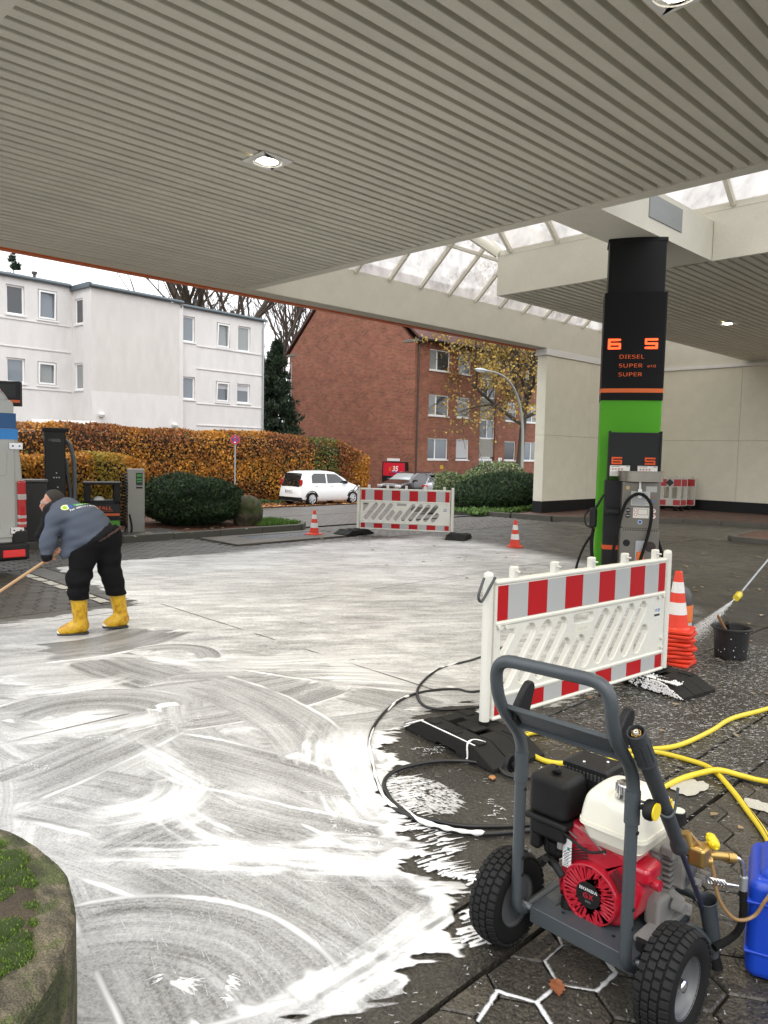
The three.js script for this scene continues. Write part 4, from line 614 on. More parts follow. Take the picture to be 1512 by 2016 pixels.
clipped('yew_shrub', 'dark green spreading shrub between the tyre air post and the boulder', 'shrub', { x0: 7.55, x1: 9.6, z0: -15.5, z1: -13.6, y0: 0.08, round: 0.7, bumps: 0.36, n: 15000, size: 0.085, top: () => 1.06, color: evergreen, geo: needleGeo, mat: needleM, core: M([0.008, 0.014, 0.007], 0.95) });
clipped('yew_shrub', 'dark green mounded shrub in front of the parked grey car, beside the cream wall', 'shrub', { x0: 17.8, x1: 23.5, z0: -15.8, z1: -13.4, y0: -0.05, round: 0.6, bumps: 0.3, n: 24000, size: 0.12, top: (x) => 0.62 + 0.42 * sstep(x, 17.3, 20), color: evergreen, geo: needleGeo, mat: needleM, core: M([0.008, 0.014, 0.007], 0.95) });
clipped('flowering_shrub', 'pale green loose shrub rising behind the dark shrub at the cream wall', 'shrub', { x0: 19.6, x1: 25.5, z0: -18, z1: -16.2, y0: -0.2, round: 0.6, bumps: 0.4, n: 9000, size: 0.1, top: (x) => 1.15 + 0.25 * sin(x * 1.7), color: (x, y, z, r) => vary(r() > 0.95 ? [0.4, 0.38, 0.33] : mixC([0.06, 0.1, 0.03], [0.2, 0.25, 0.1], r()), r, 0.7) });
{ // ground cover at the kerbs
  const gc = tag(new THREE.Group(), 'low bright green weeds and grass at the planted kerb edges', 'weeds', null, 'stuff'); gc.name = 'weeds'; scene.add(gc);
  scatter('leaves', 2600, gc, (i, r) => { const x = 17.0 + r() * 4.4, z = -13.6 - 2.1 * r() * r() + 0.4, n = noise(x * 1.3, z * 1.3, 231); return [x + (n - 0.5), 0.02 + 0.16 * r() * n, z, 0.09 + 0.05 * r(), vary(mixC([0.05, 0.14, 0.02], [0.14, 0.24, 0.04], r()), r)]; });
  scatter('grass', 2600, gc, (i, r) => [9.55 + r() * 1.0, 0.09, -14.3 + r() * 1.05, 0.05 + 0.08 * r(), vary([0.1, 0.2, 0.03], r), [(r() - 0.5) * 0.8, r() * 6, (r() - 0.5) * 0.8]], needleGeo, needleM);
  scatter('verge_plants', 3000, gc, (i, r) => { const x = 8 + r() * 15, z = -28.3 + r() * 0.5; return [x, -0.66 + 0.25 * r() * noise(x, 3, 9), z, 0.12, vary([0.05, 0.1, 0.02], r)]; });
}
// fallen leaves
{
  const lv = tag(new THREE.Group(), 'scattered small fallen autumn leaves on the wet paving', 'leaves', null, 'stuff'); lv.name = 'fallen_leaves'; scene.add(lv);
  const flat = (r) => [-PI / 2 + (r() - 0.5) * 0.5, 0, r() * 6.28], cc = (r) => vary(mixC(mixC([0.22, 0.13, 0.06], [0.4, 0.25, 0.08], r()), [0.42, 0.36, 0.25], r() * 0.6), r, 0.6);
  scatter('leaves', 420, lv, (i, r) => { const x = 8 + 11 * r(), z = -1 - 11.5 * r(); return [x, 0.012, z, 0.04 + 0.05 * r(), cc(r), flat(r)]; });
  scatter('leaves', 60, lv, (i, r) => [3.2 + 4.5 * r(), 0.012, -0.8 - 2.2 * r(), 0.03 + 0.03 * r(), cc(r), flat(r)]);
  scatter('leaves', 2600, lv, (i, r) => { const x = 12 + 22 * r(), z = -25.1 - 3 * r(); return [x, slope(z) + 0.05, z, 0.08 + 0.06 * r(), vary(mixC(rust, gold, r()), r), flat(r)]; });
  scatter('leaves', 160, lv, (i, r) => [3 + 7 * r(), 0.012 + (r() > 0.6 ? 0.11 : 0), -13.0 - 0.9 * r() + (r() > 0.5 ? 0.3 : 0), 0.05 + 0.03 * r(), cc(r), flat(r)]);
}
// branching trees
function limbs(seed, { h, r0, levels, kids, spread, shrink = 0.72, up = 0.15, lean = 0, minR = 0.012, first = 0.4, droop = 0 }) {
  const r = rng(seed), segs = [], tips = [];
  const grow = (p, d, L, rad, lv) => {
    const pts = [p.clone()], n = lv === 0 ? 6 : 4; let q = p.clone(), dd = d.clone();
    for (let i = 0; i < n; i++) { dd.add(V((r() - 0.5) * 0.3, up * 0.25 - droop * (lv > 1 ? 0.35 : 0) + (r() - 0.5) * 0.12, (r() - 0.5) * 0.3)).normalize(); q = q.clone().addScaledVector(dd, L / n); pts.push(q); }
    segs.push([pts, rad, max(minR, rad * (lv >= levels ? 0.3 : 0.55)), lv]);
    if (lv >= levels) { tips.push(...pts.slice(1)); return; }
    if (lv >= levels - 1) tips.push(...pts.slice(2));
    const k = kids[lv];
    for (let i = 0; i < k; i++) {
      const t = lv === 0 ? lerp(first, 1, (i + r() * 0.6) / k) : lerp(0.3, 1, (i + r()) / k), f = min(n - 1e-3, t * n), a = floor(f), b = pts[a].clone().lerp(pts[a + 1], f - a), ax = V(r() - 0.5, r() - 0.5, r() - 0.5).normalize();
      const nd = dd.clone().applyAxisAngle(ax.cross(dd).normalize(), spread * (0.6 + 0.7 * r())); nd.y += up; nd.normalize();
      grow(b, nd, L * shrink * (0.7 + 0.5 * r()), max(minR, rad * lerp(0.62, 0.42, t)), lv + 1);
    }
  };
  grow(V(0, 0, 0), V(lean, 1, 0).normalize(), h, r0, 0); return { segs, tips };
}
const woodGeo = (segs, lo, hi) => segs.filter((s) => s[3] >= lo && s[3] <= hi).map(([pts, a, b, lv]) => sweep(pts, (t) => lerp(a, b, t), lv < 2 ? 7 : lv < 3 ? 4 : 3, false));
const barkM = M([0.075, 0.062, 0.048], 0.9), barkPale = M([0.12, 0.1, 0.08], 0.9), twigM = M([0.085, 0.062, 0.05], 0.9);
function bareTree(label, p, seed, o, leaves = 0) {
  const t = thing('bare_tree', label, 'tree', p, seed), { segs, tips } = limbs(seed, o);
  obj('trunk', woodGeo(segs, 0, 1), barkM, t); obj('crown', woodGeo(segs, 2, 9), twigM, t);
  if (leaves) scatter('leaves', leaves, t, (i, r) => { const q = tips[floor(r() * tips.length)]; return [q.x + (r() - 0.5) * 0.3, q.y + (r() - 0.5) * 0.3, q.z + (r() - 0.5) * 0.3, 0.1, vary([0.3, 0.2, 0.08], r)]; });
}
const bare = { h: 8, r0: 0.3, levels: 4, kids: [5, 4, 3, 3], spread: 0.7, up: 0.2, minR: 0.016, first: 0.4 };
bareTree('bare tree with thick dark limbs above the right end of the white building', [26.3, -0.7, -41], 31, { ...bare, h: 9.4, r0: 0.5, kids: [6, 4, 3, 2], spread: 0.62 }, 250);
bareTree('bare tree with a broad twiggy crown left of the thick limbed tree', [24.0, -0.7, -42.5], 37, { ...bare, h: 8, r0: 0.3, kids: [5, 4, 3, 2], spread: 0.8 }, 250);
bareTree('slender bare tree in the gap beside the brick gable', [40.2, -0.7, -52], 43, { ...bare, h: 10.5, kids: [6, 5, 4, 3], spread: 0.6 });
bareTree('thin bare tree farthest behind the gap beside the brick gable', [42.6, -0.7, -53], 47, { ...bare, h: 9.5, kids: [6, 5, 4, 3], spread: 0.6 });
function conifer(label, p, h, w, n, seed, tone = 1) {
  const t = thing('conifer', label, 'tree', p), r = rng(seed); obj('trunk', cyl(w * 0.08, 0.02, h * 0.98, 0, 0, 0, 8), barkM, t);
  const br = []; for (let i = 0; i < n / 45; i++) br.push([0.04 + 0.95 * r(), r() * 6.28, 0.75 + 0.4 * r()]);
  scatter('crown', n, t, (i, q) => { const [u, a, k] = br[floor(q() * br.length)], rad = w * pow(1 - u, 0.8) * k + 0.12, s = sqrt(q()), x = cos(a + (q() - 0.5) * 0.5) * rad * s, z = sin(a + (q() - 0.5) * 0.5) * rad * s; return [x, u * h - 0.25 * rad * s + (q() - 0.5) * 0.3, z, 0.3 + 0.15 * q(), vary(mixC([0.012, 0.028, 0.014], [0.03, 0.055, 0.025], q()), q, 0.7).map((v) => v * tone)]; }, needleGeo, needleM);
}
conifer('dense dark conifer in the gap between the white building and the brick gable', [30.0, -0.7, -40.5], 9.4, 2.5, 14000, 3);
conifer('dark spruce top above the left roof end of the white building', [20.6, -0.7, -60], 16.9, 2.0, 3500, 5);
conifer('small pale spruce top beside the first roof vent of the white building', [24.3, -0.7, -62], 15.6, 1.7, 2500, 7, 1.6);
{ // golden birch in front of the flats
  const t = thing('birch_tree', 'street tree with thinning golden autumn leaves in front of the brick flats', 'tree', [39.6, -0.7, -28.2]), { segs, tips } = limbs(61, { h: 8.4, r0: 0.26, levels: 4, kids: [10, 5, 4, 3], spread: 1.1, up: 0.14, minR: 0.014, first: 0.5, droop: 0.32, shrink: 0.7 });
  obj('trunk', woodGeo(segs, 0, 1), barkM, t); obj('crown', woodGeo(segs, 2, 9), barkM, t);
  scatter('leaves', 15000, t, (i, r) => { let q; do { q = tips[floor(r() * tips.length)]; } while (q.y < 4.6 && r() < 0.8); return [q.x + (r() - 0.5) * 0.8, q.y - 0.5 * r(), q.z + (r() - 0.5) * 0.8, 0.13 + 0.06 * r(), vary(mixC([0.5, 0.3, 0.05], [0.3, 0.24, 0.05], r()), r, 0.7)]; });
}
// ---------------------------------------------------------------- parked cars, street lamp, signs
const tyreM = MP([0.009, 0.009, 0.009], { roughness: 0.8, specularIntensity: 0.35 }), glassCar = MP([0.012, 0.015, 0.017], { roughness: 0.05, clearcoat: 1, clearcoatRoughness: 0.02 }), lampRed = MP([0.35, 0.01, 0.012], { roughness: 0.15, clearcoat: 1 });
function car(name, label, p, turn, { L, W, top, belt, sill = 0.22, paint, wheelR = 0.29, axles, glass, group }) {
  const t = thing(name, label, 'car', p, turn, group), X = (k) => -L / 2 + L * k, N = 64, ks = [...Array(N + 1)].map((_, i) => { const u = i / N; return 0.5 - 0.5 * cos(PI * u) * (0.75 + 0.25 * abs(cos(PI * u))); });
  const yT = (x) => { let i = 1; while (i < top.length - 1 && top[i][0] < x) i++; const [a, b] = top[i - 1], [c, d] = top[i]; return lerp(b, d, clamp((x - a) / (c - a))); };
  const yTs = (x) => (yT(x - 0.05) + 2 * yT(x) + yT(x + 0.05)) / 4, wid = (x) => W / 2 * (1 - 0.16 * pow(abs(x) / (L / 2), 5));
  const sec = (x) => { const h = yTs(x), w = wid(x), b = min(belt, h - 0.1), k = clamp((h - belt) / 0.5), e = max(b + 0.02, h - 0.07); return [[0, sill], [w * 0.9, sill], [w * 0.985, sill + 0.1], [w, lerp(sill, b, 0.55)], [w * 0.975, b], [w * lerp(0.93, 0.83, k), e], [w * lerp(0.86, 0.72, k), h - 0.015], [w * 0.4, h + 0.015], [0, h + 0.02]]; };
  const S = ks.map((k) => sec(X(k))), m = S[0].length, pos = [], idx = [];
  S.forEach((s, i) => { for (const q of [-1, 1]) s.forEach(([z, y]) => pos.push(X(ks[i]), y, z * q)); });
  for (let i = 0; i < N; i++) for (const q of [0, 1]) for (let j = 0; j < m - 1; j++) { const a = i * 2 * m + q * m + j, b = a + 2 * m; q ? idx.push(a, a + 1, b, b, a + 1, b + 1) : idx.push(a, b, a + 1, b, b + 1, a + 1); }
  for (const [i, f] of [[0, 1], [N, 0]]) for (const q of [0, 1]) for (let j = 1; j < m - 1; j++) { const a = i * 2 * m + q * m; f === q ? idx.push(a, a + j + 1, a + j) : idx.push(a, a + j, a + j + 1); }
  let g = new THREE.BufferGeometry(); g.setAttribute('position', new THREE.Float32BufferAttribute(pos, 3)); g.setIndex(idx); g = toCreasedNormals(g, 0.6);
  const body = obj('body', g, paint, t);
  const sideZ = (x, y) => { const s = sec(x); for (let j = 1; j < m - 1; j++) if (y <= s[j + 1][1] && s[j + 1][1] > s[j][1]) return lerp(s[j][0], s[j + 1][0], clamp((y - s[j][1]) / (s[j + 1][1] - s[j][1]))); return s[m - 1][0]; };
  const sidePanel = (nm, pts, mm, off = 0.006) => { const sh = poly(pts), gg = new THREE.ShapeGeometry(sh); for (const q of [-1, 1]) { const h = gg.clone(), P = h.attributes.position; for (let i = 0; i < P.count; i++) { const x = P.getX(i), y = P.getY(i); P.setZ(i, q * (sideZ(x, y) + off)); } h.computeVertexNormals(); obj(nm, h, mm, t); } };
  const topPanel = (nm, xa, xb, wa, wb, mm, off = 0.008) => { const P = [], I = [], n = 12; for (let i = 0; i <= n; i++) { const x = lerp(xa, xb, i / n), w = lerp(wa, wb, i / n), sl = (yTs(x + 0.02) - yTs(x - 0.02)) / 0.04, k = off / hypot(1, sl); for (let j = 0; j <= 4; j++) { const z = lerp(-w, w, j / 4); P.push(x - sl * k, yTs(x) + 0.018 - 0.03 * pow(abs(z) / (W / 2), 2) + k, z); } } for (let i = 0; i < n; i++) for (let j = 0; j < 4; j++) { const a = i * 5 + j, b = a + 5; I.push(a, a + 1, b, b, a + 1, b + 1); } const h = new THREE.BufferGeometry(); h.setAttribute('position', new THREE.Float32BufferAttribute(P, 3)); h.setIndex(I); h.computeVertexNormals(); return obj(nm, h, mm, t); };
  for (const s of glass) sidePanel('side_window', s, glassCar);
  const arch = (x) => { const q = []; for (let i = 0; i <= 14; i++) { const a = (i / 14) * PI; q.push([x + cos(a) * (wheelR + 0.055), wheelR + sin(a) * (wheelR + 0.055)]); } q.push([x - wheelR - 0.055, sill + 0.0], [x + wheelR + 0.055, sill]); return q; };
  for (const x of axles) {
    sidePanel('wheel_arch', arch(x), M([0.006, 0.006, 0.006], 0.9), 0.004);
    for (const q of [-1, 1]) {
      const w = new THREE.Group(); w.name = 'wheel'; w.position.set(x, wheelR, q * (W / 2 - 0.085)); if (q < 0) w.rotation.y = PI; t.add(w);
      obj('tyre', lathe([[wheelR * 0.6, -0.085], [wheelR * 0.93, -0.088], [wheelR, -0.06], [wheelR, 0.06], [wheelR * 0.93, 0.092], [wheelR * 0.66, 0.09], [wheelR * 0.6, 0.07]], 30).rotateX(PI / 2), tyreM, w);
      const sp = [cyl(wheelR * 0.6, wheelR * 0.6, 0.01, 0, 0.04, 0, 24).rotateX(PI / 2), cyl(0.05, 0.045, 0.03, 0, 0.06, 0, 12).rotateX(PI / 2)];
      obj('rim', [lathe([[wheelR * 0.66, 0.05], [wheelR * 0.66, 0.088], [wheelR * 0.6, 0.085], [wheelR * 0.58, 0.05]], 30).rotateX(PI / 2), cyl(0.05, 0.045, 0.03, 0, 0.065, 0, 12).rotateX(PI / 2), ...[...Array(8)].map((_, i) => T(bx(0.03, wheelR * 0.6, -0.022, 0.022, 0.06, 0.085), 0, 0, 0, 0, 0, (i / 8) * 2 * PI))], M([0.55, 0.56, 0.58], 0.35, 0.6), w);
      obj('hub_dish', cyl(wheelR * 0.6, wheelR * 0.6, 0.01, 0, 0.04, 0, 24).rotateX(PI / 2), tyreM, w);
    }
  }
  return { t, body, sidePanel, topPanel, yTs, wid };
}
{
  const white = MP([0.82, 0.83, 0.84], { roughness: 0.25, clearcoat: 1, clearcoatRoughness: 0.05 });
  const c = car('parked_car', 'small white five door hatchback parked before the autumn hedge', [22.15, -0.655, -26.45], 0.02, { L: 3.6, W: 1.64, belt: 0.92, sill: 0.2, paint: white, wheelR: 0.3, axles: [-1.17, 1.25],
    top: [[-1.8, 0.5], [-1.77, 0.78], [-1.72, 0.84], [-1.6, 1.3], [-1.5, 1.44], [-1.2, 1.5], [-0.3, 1.51], [0.3, 1.46], [0.8, 1.2], [1.15, 0.98], [1.6, 0.86], [1.76, 0.72], [1.8, 0.5]],
    glass: [[[-1.16, 0.98], [-0.36, 0.97], [-0.36, 1.39], [-1.0, 1.4], [-1.14, 1.3]], [[-0.28, 0.97], [0.85, 0.97], [0.5, 1.24], [0.28, 1.36], [-0.28, 1.39]]] });
  c.topPanel('rear_window', -1.735, -1.53, 0.6, 0.56, glassCar); c.topPanel('windscreen', 0.42, 1.05, 0.58, 0.66, glassCar);
  const r = (nm, g, m) => obj(nm, g, m, c.t);
  for (const s of [-1, 1]) r('tail_light', rb(-1.755, -1.62, 0.86, 1.14, s * 0.66 - 0.05, s * 0.66 + 0.05, 0.03), lampRed);
  r('number_plate', T(new THREE.PlaneGeometry(0.5, 0.12), -1.822, 0.62, 0, 0, -PI / 2), print(canvasTex(128, 32, (x) => { x.fillStyle = '#ddd'; x.fillRect(0, 0, 128, 32); x.fillStyle = '#1d3d9a'; x.fillRect(0, 0, 12, 32); x.fillStyle = '#222'; x.font = 'bold 24px sans-serif'; x.fillText('HH CK', 18, 25); })));
  r('rear_bumper', rb(-1.82, -1.4, 0.2, 0.38, -0.72, 0.72, 0.04), blackPlastic);
  r('badge', T(cyl(0.06, 0.06, 0.01, 0, 0, 0, 20), -1.77, 0.98, 0, 0, 0, PI / 2 - 0.25), chrome);
  for (const x of [-1.0, -0.12]) for (const s of [-1, 1]) r('door_handle', rb(x, x + 0.16, 0.84, 0.875, s * 0.815 - 0.015, s * 0.815 + 0.015, 0.012), white);
  for (const s of [-1, 1]) r('wing_mirror', rb(0.62, 0.8, 0.94, 1.08, s * 0.88 - 0.09, s * 0.88 + 0.09, 0.05), blackPlastic);
  c.sidePanel('door_seam', [[-0.33, 0.26], [-0.315, 0.26], [-0.315, 0.96], [-0.33, 0.96]], M([0.05, 0.05, 0.05], 0.8), 0.003); c.sidePanel('door_seam', [[0.72, 0.26], [0.735, 0.26], [0.86, 0.95], [0.845, 0.95]], M([0.05, 0.05, 0.05], 0.8), 0.003);
  r('rear_wiper', bx(-1.72, -1.7, 1.03, 1.05, -0.1, 0.35), blackPlastic);

  const dark = MP([0.02, 0.012, 0.014], { roughness: 0.2, clearcoat: 1, clearcoatRoughness: 0.04 });
  const d = car('parked_car', 'dark hatchback parked below the red shop sign, nose to the left', [30.0, -0.75, -28.3], PI + 0.1, { L: 3.9, W: 1.7, belt: 0.95, paint: dark, wheelR: 0.31, axles: [-1.2, 1.3], top: [[-1.95, 0.5], [-1.9, 0.9], [-1.75, 1.15], [-1.5, 1.4], [-0.9, 1.48], [0.1, 1.46], [0.5, 1.32], [1.0, 1.02], [1.7, 0.86], [1.92, 0.66], [1.95, 0.45]], glass: [[[-1.35, 1.0], [-0.4, 1.0], [-0.4, 1.37], [-1.15, 1.34]], [[-0.32, 1.0], [0.8, 1.0], [0.4, 1.3], [-0.32, 1.37]]] });
  d.topPanel('windscreen', 0.36, 0.98, 0.56, 0.68, MP([0.3, 0.33, 0.34], { roughness: 0.08, clearcoat: 1 })); d.topPanel('rear_window', -1.8, -1.5, 0.62, 0.54, glassCar);
  for (const s of [-1, 1]) { obj('headlamp', rb(1.72, 1.9, 0.66, 0.8, s * 0.6 - 0.16, s * 0.6 + 0.16, 0.04), MP([0.6, 0.62, 0.64], { roughness: 0.1, clearcoat: 1 }), d.t); obj('wing_mirror', rb(0.6, 0.78, 0.98, 1.1, s * 0.92 - 0.09, s * 0.92 + 0.09, 0.05), dark, d.t); }
  const silver = MP([0.5, 0.52, 0.56], { roughness: 0.28, metalness: 0.5, clearcoat: 1, clearcoatRoughness: 0.04 });
  const e = car('parked_car', 'silver grey car half hidden behind the dark shrub, black rear spoiler', [30.2, -0.82, -24.9], 0.0, { L: 4.3, W: 1.78, belt: 0.98, paint: silver, wheelR: 0.33, axles: [-1.3, 1.35], top: [[-2.15, 0.5], [-2.1, 0.98], [-1.95, 1.06], [-1.7, 1.4], [-1.45, 1.46], [-0.5, 1.5], [0.3, 1.46], [0.8, 1.24], [1.25, 1.02], [1.9, 0.88], [2.1, 0.7], [2.15, 0.45]], glass: [[[-1.4, 1.03], [-0.4, 1.02], [-0.4, 1.38], [-1.1, 1.36]], [[-0.32, 1.02], [1.0, 1.02], [0.5, 1.3], [-0.32, 1.38]]] });
  e.topPanel('rear_window', -1.93, -1.66, 0.62, 0.58, glassCar); e.topPanel('windscreen', 0.5, 1.16, 0.56, 0.7, glassCar); e.topPanel('roof_panel', -1.4, 0.3, 0.5, 0.5, M([0.012, 0.012, 0.013], 0.15));
  obj('rear_spoiler', rb(-1.78, -1.45, 1.42, 1.47, -0.62, 0.62, 0.02), blackPlastic, e.t);
  for (const s of [-1, 1]) obj('tail_light', rb(-2.12, -1.85, 0.86, 0.97, s * 0.62 - 0.2, s * 0.62 + 0.2, 0.03), lampRed, e.t);
  obj('number_plate', T(new THREE.PlaneGeometry(0.52, 0.12), -2.17, 0.66, 0, 0, -PI / 2), print(canvasTex(128, 32, (x) => { x.fillStyle = '#ddd'; x.fillRect(0, 0, 128, 32); x.fillStyle = '#1d3d9a'; x.fillRect(0, 0, 12, 32); x.fillStyle = '#222'; x.font = 'bold 24px sans-serif'; x.fillText('HH', 18, 25); })), e.t);
  const bin = thing('recycling_bin', 'dark green waste bin in front of the white house door', 'bin', [39.6, -0.7, -31.0]);
  obj('bin_body', rb(-0.4, 0.4, 0, 1.0, -0.35, 0.35, 0.04), M([0.01, 0.08, 0.03], 0.5), bin); obj('lid', [rb(-0.43, 0.43, 1.0, 1.3, -0.38, 0.38, 0.08), rb(-0.44, 0.44, 1.32, 1.62, -0.36, 0.36, 0.08)], M([0.012, 0.1, 0.04], 0.45), bin);
}
{
  const l = thing('street_lamp', 'grey curved street lamp reaching left in front of the golden tree', 'street lamp', [34.25, -0.7, -24.05]);
  obj('pole', sweep([V(0, 0, 0), V(0, 2.6, 0), V(-0.05, 3.8, 0), V(-0.3, 4.9, 0), V(-0.9, 5.85, 0), V(-1.7, 6.4, 0), V(-2.7, 6.62, 0), V(-3.4, 6.62, 0)].reduce((a, p, i, s) => { if (!i) return [p]; const c = new THREE.CatmullRomCurve3(s); return i === 1 ? c.getPoints(40) : a; }, []), (t) => lerp(0.085, 0.045, t), 12), M([0.3, 0.31, 0.28], 0.5, 0.3), l);
  obj('lamp_head', T(new THREE.SphereGeometry(1, 18, 10).scale(0.52, 0.1, 0.16), -3.75, 6.63, 0), M([0.42, 0.45, 0.47], 0.35, 0.3), l);
  obj('lamp_cover', T(new THREE.SphereGeometry(1, 18, 8, 0, 2 * PI, 0, PI / 2).scale(0.42, 0.1, 0.13).rotateX(PI), -3.8, 6.6, 0), M([0.7, 0.7, 0.66], 0.3), l);
  const s = thing('no_stopping_sign', 'round blue and red no stopping sign on a thin grey pole', 'traffic sign', [17.95, -0.7, -27.0], -0.62);
  obj('pole', bar(V(0, 0, 0), V(0, 3.05, 0), 0.03), zinc, s);
  obj('disc', cyl(0.2, 0.2, 0.02, 0, 0, 0, 32).rotateX(PI / 2).translate(0, 2.82, 0.045), zinc, s);
  obj('face', T(new THREE.CircleGeometry(0.195, 32), 0, 2.82, 0.067), print(canvasTex(128, 128, (c) => { c.fillStyle = '#b3262e'; c.fillRect(0, 0, 128, 128); c.fillStyle = '#28407e'; c.beginPath(); c.arc(64, 64, 47, 0, 7); c.fill(); c.strokeStyle = '#b3262e'; c.lineWidth = 14; c.beginPath(); c.moveTo(30, 30); c.lineTo(98, 98); c.moveTo(98, 30); c.lineTo(30, 98); c.stroke(); c.fillStyle = '#eee'; c.fillRect(52, 92, 22, 14); c.fillRect(56, 26, 16, 6); })), s);
  const ps = thing('price_sign', 'black sign edge with an orange e and orange bar at the left picture edge', 'sign', [4.42, 0, -12.75], -0.62);
  obj('sign_box', rb(-1.2, 0.045, 2.33, 2.72, -0.06, 0.06, 0.01), blackSatin, ps); obj('orange_bar', bx(-1.19, 0.043, 2.385, 2.425, 0.061, 0.064), orangePaint, ps);
  obj('lettering', T(new THREE.PlaneGeometry(1.2, 0.2), -0.62, 2.57, 0.0625), print(canvasTex(384, 64, (c) => { c.fillStyle = '#0d0d0e'; c.fillRect(0, 0, 384, 64); c.fillStyle = '#f0643c'; c.font = 'bold 50px sans-serif'; c.setTransform(1.35, 0, 0, 1, 0, 0); c.fillText('e', 206, 46); })), ps);
  obj('post', bx(-1.1, -1.0, 0, 2.33, -0.05, 0.05), blackSatin, ps);
}
{ // grey van, only its rear right corner shows
  const v = thing('delivery_van', 'silver grey van with blue stripes and red tail lamp, cut by the left picture edge', 'van', [3.69, 0, -10.55], 0.02);
  const vp = MP([0.34, 0.345, 0.325], { roughness: 0.3, metalness: 0.3, clearcoat: 0.8, clearcoatRoughness: 0.08 });
  // local: rear face looks to +z, right side at x = 0, body runs to -x and back along -z
  const cs = (() => { const s = new THREE.Shape(); s.moveTo(-1.95, 0.38); s.lineTo(0, 0.38); s.lineTo(0.02, 1.0); s.quadraticCurveTo(0, 1.7, -0.09, 2.1); s.quadraticCurveTo(-0.14, 2.42, -0.34, 2.47); s.lineTo(-1.6, 2.47); s.quadraticCurveTo(-1.82, 2.42, -1.86, 2.1); s.quadraticCurveTo(-1.96, 1.7, -1.97, 1.0); s.closePath(); return s; })();
  obj('body', T(ext(cs, 4.6, 0.03, 16), 0, 0, -4.6), vp, v);
  obj('rear_door', [T(ext((() => { const s = rrect(-0.93, 0.5, -0.1, 2.3, 0.08); return s; })(), 0.02, 0.008, 8), 0, 0, 0.0)], vp, v);
  obj('door_panel', T(ext(rrect(-0.9, 1.32, -0.2, 1.68, 0.07), 0.012, 0.005, 8), 0, 0, 0.018), vp, v);
  const blueD = M([0.01, 0.075, 0.22], 0.35), blueL = M([0.02, 0.2, 0.55], 0.35);
  obj('stripe', [bx(-0.94, -0.075, 1.93, 2.13, 0.021, 0.026)], blueD, v); obj('stripe', [bx(-0.94, -0.055, 1.79, 1.926, 0.021, 0.026)], blueL, v); obj('stripe', bx(-0.9, -0.3, 0.62, 0.68, 0.021, 0.026), blueD, v);
  const tl = obj('tail_light', rb(-0.07, 0.035, 0.62, 1.25, -0.16, 0.05, 0.025), lampRed, v);
  obj('clear_lens', [rb(-0.072, 0.038, 0.99, 1.08, -0.15, 0.053, 0.02), rb(-0.074, 0.037, 0.74, 0.8, -0.15, 0.052, 0.02), rb(-0.074, 0.037, 0.66, 0.71, -0.15, 0.052, 0.02)], MP([0.36, 0.33, 0.32], { roughness: 0.12, clearcoat: 1 }), tl);
  for (const y of [1.66, 0.55]) { const h = obj('hinge', rb(-0.17, 0.0, y, y + 0.09, 0.02, 0.045, 0.008), chrome, v); obj('bolt', [0.25, 0.75].map((k) => T(cyl(0.01, 0.01, 0.006, 0, 0, 0, 8).rotateX(PI / 2), lerp(-0.17, 0, k), y + 0.045, 0.048)), blackPlastic, h); }
  obj('bumper', [rb(-2.0, 0.05, 0.2, 0.44, -0.5, 0.12, 0.05), rb(-0.14, 0.05, 0.3, 0.6, -0.4, 0.06, 0.05)], blackPlastic, v);
  obj('reflector', rb(-0.3, -0.02, 0.25, 0.35, 0.1, 0.135, 0.012), M([0.6, 0.02, 0.02], 0.2, 0, {}), v);
  obj('roof_edge', bx(-1.7, -0.3, 2.44, 2.49, -4.4, 0.0), vp, v);
  for (const x of [-0.2, -1.75]) for (const z of [-1.2, -3.9]) { const w = obj('wheel', lathe([[0.1, -0.1], [0.3, -0.11], [0.34, -0.07], [0.34, 0.07], [0.3, 0.11], [0.1, 0.1]], 26).rotateZ(PI / 2).translate(x, 0.34, z), tyreM, v); obj('rim', T(cyl(0.19, 0.19, 0.215, 0, -0.1075, 0, 20).rotateZ(PI / 2), x, 0.34, z), zinc, w); }
  obj('side_window', bx(0.0, 0.022, 1.35, 1.85, -4.3, -3.6), glassCar, v);
}
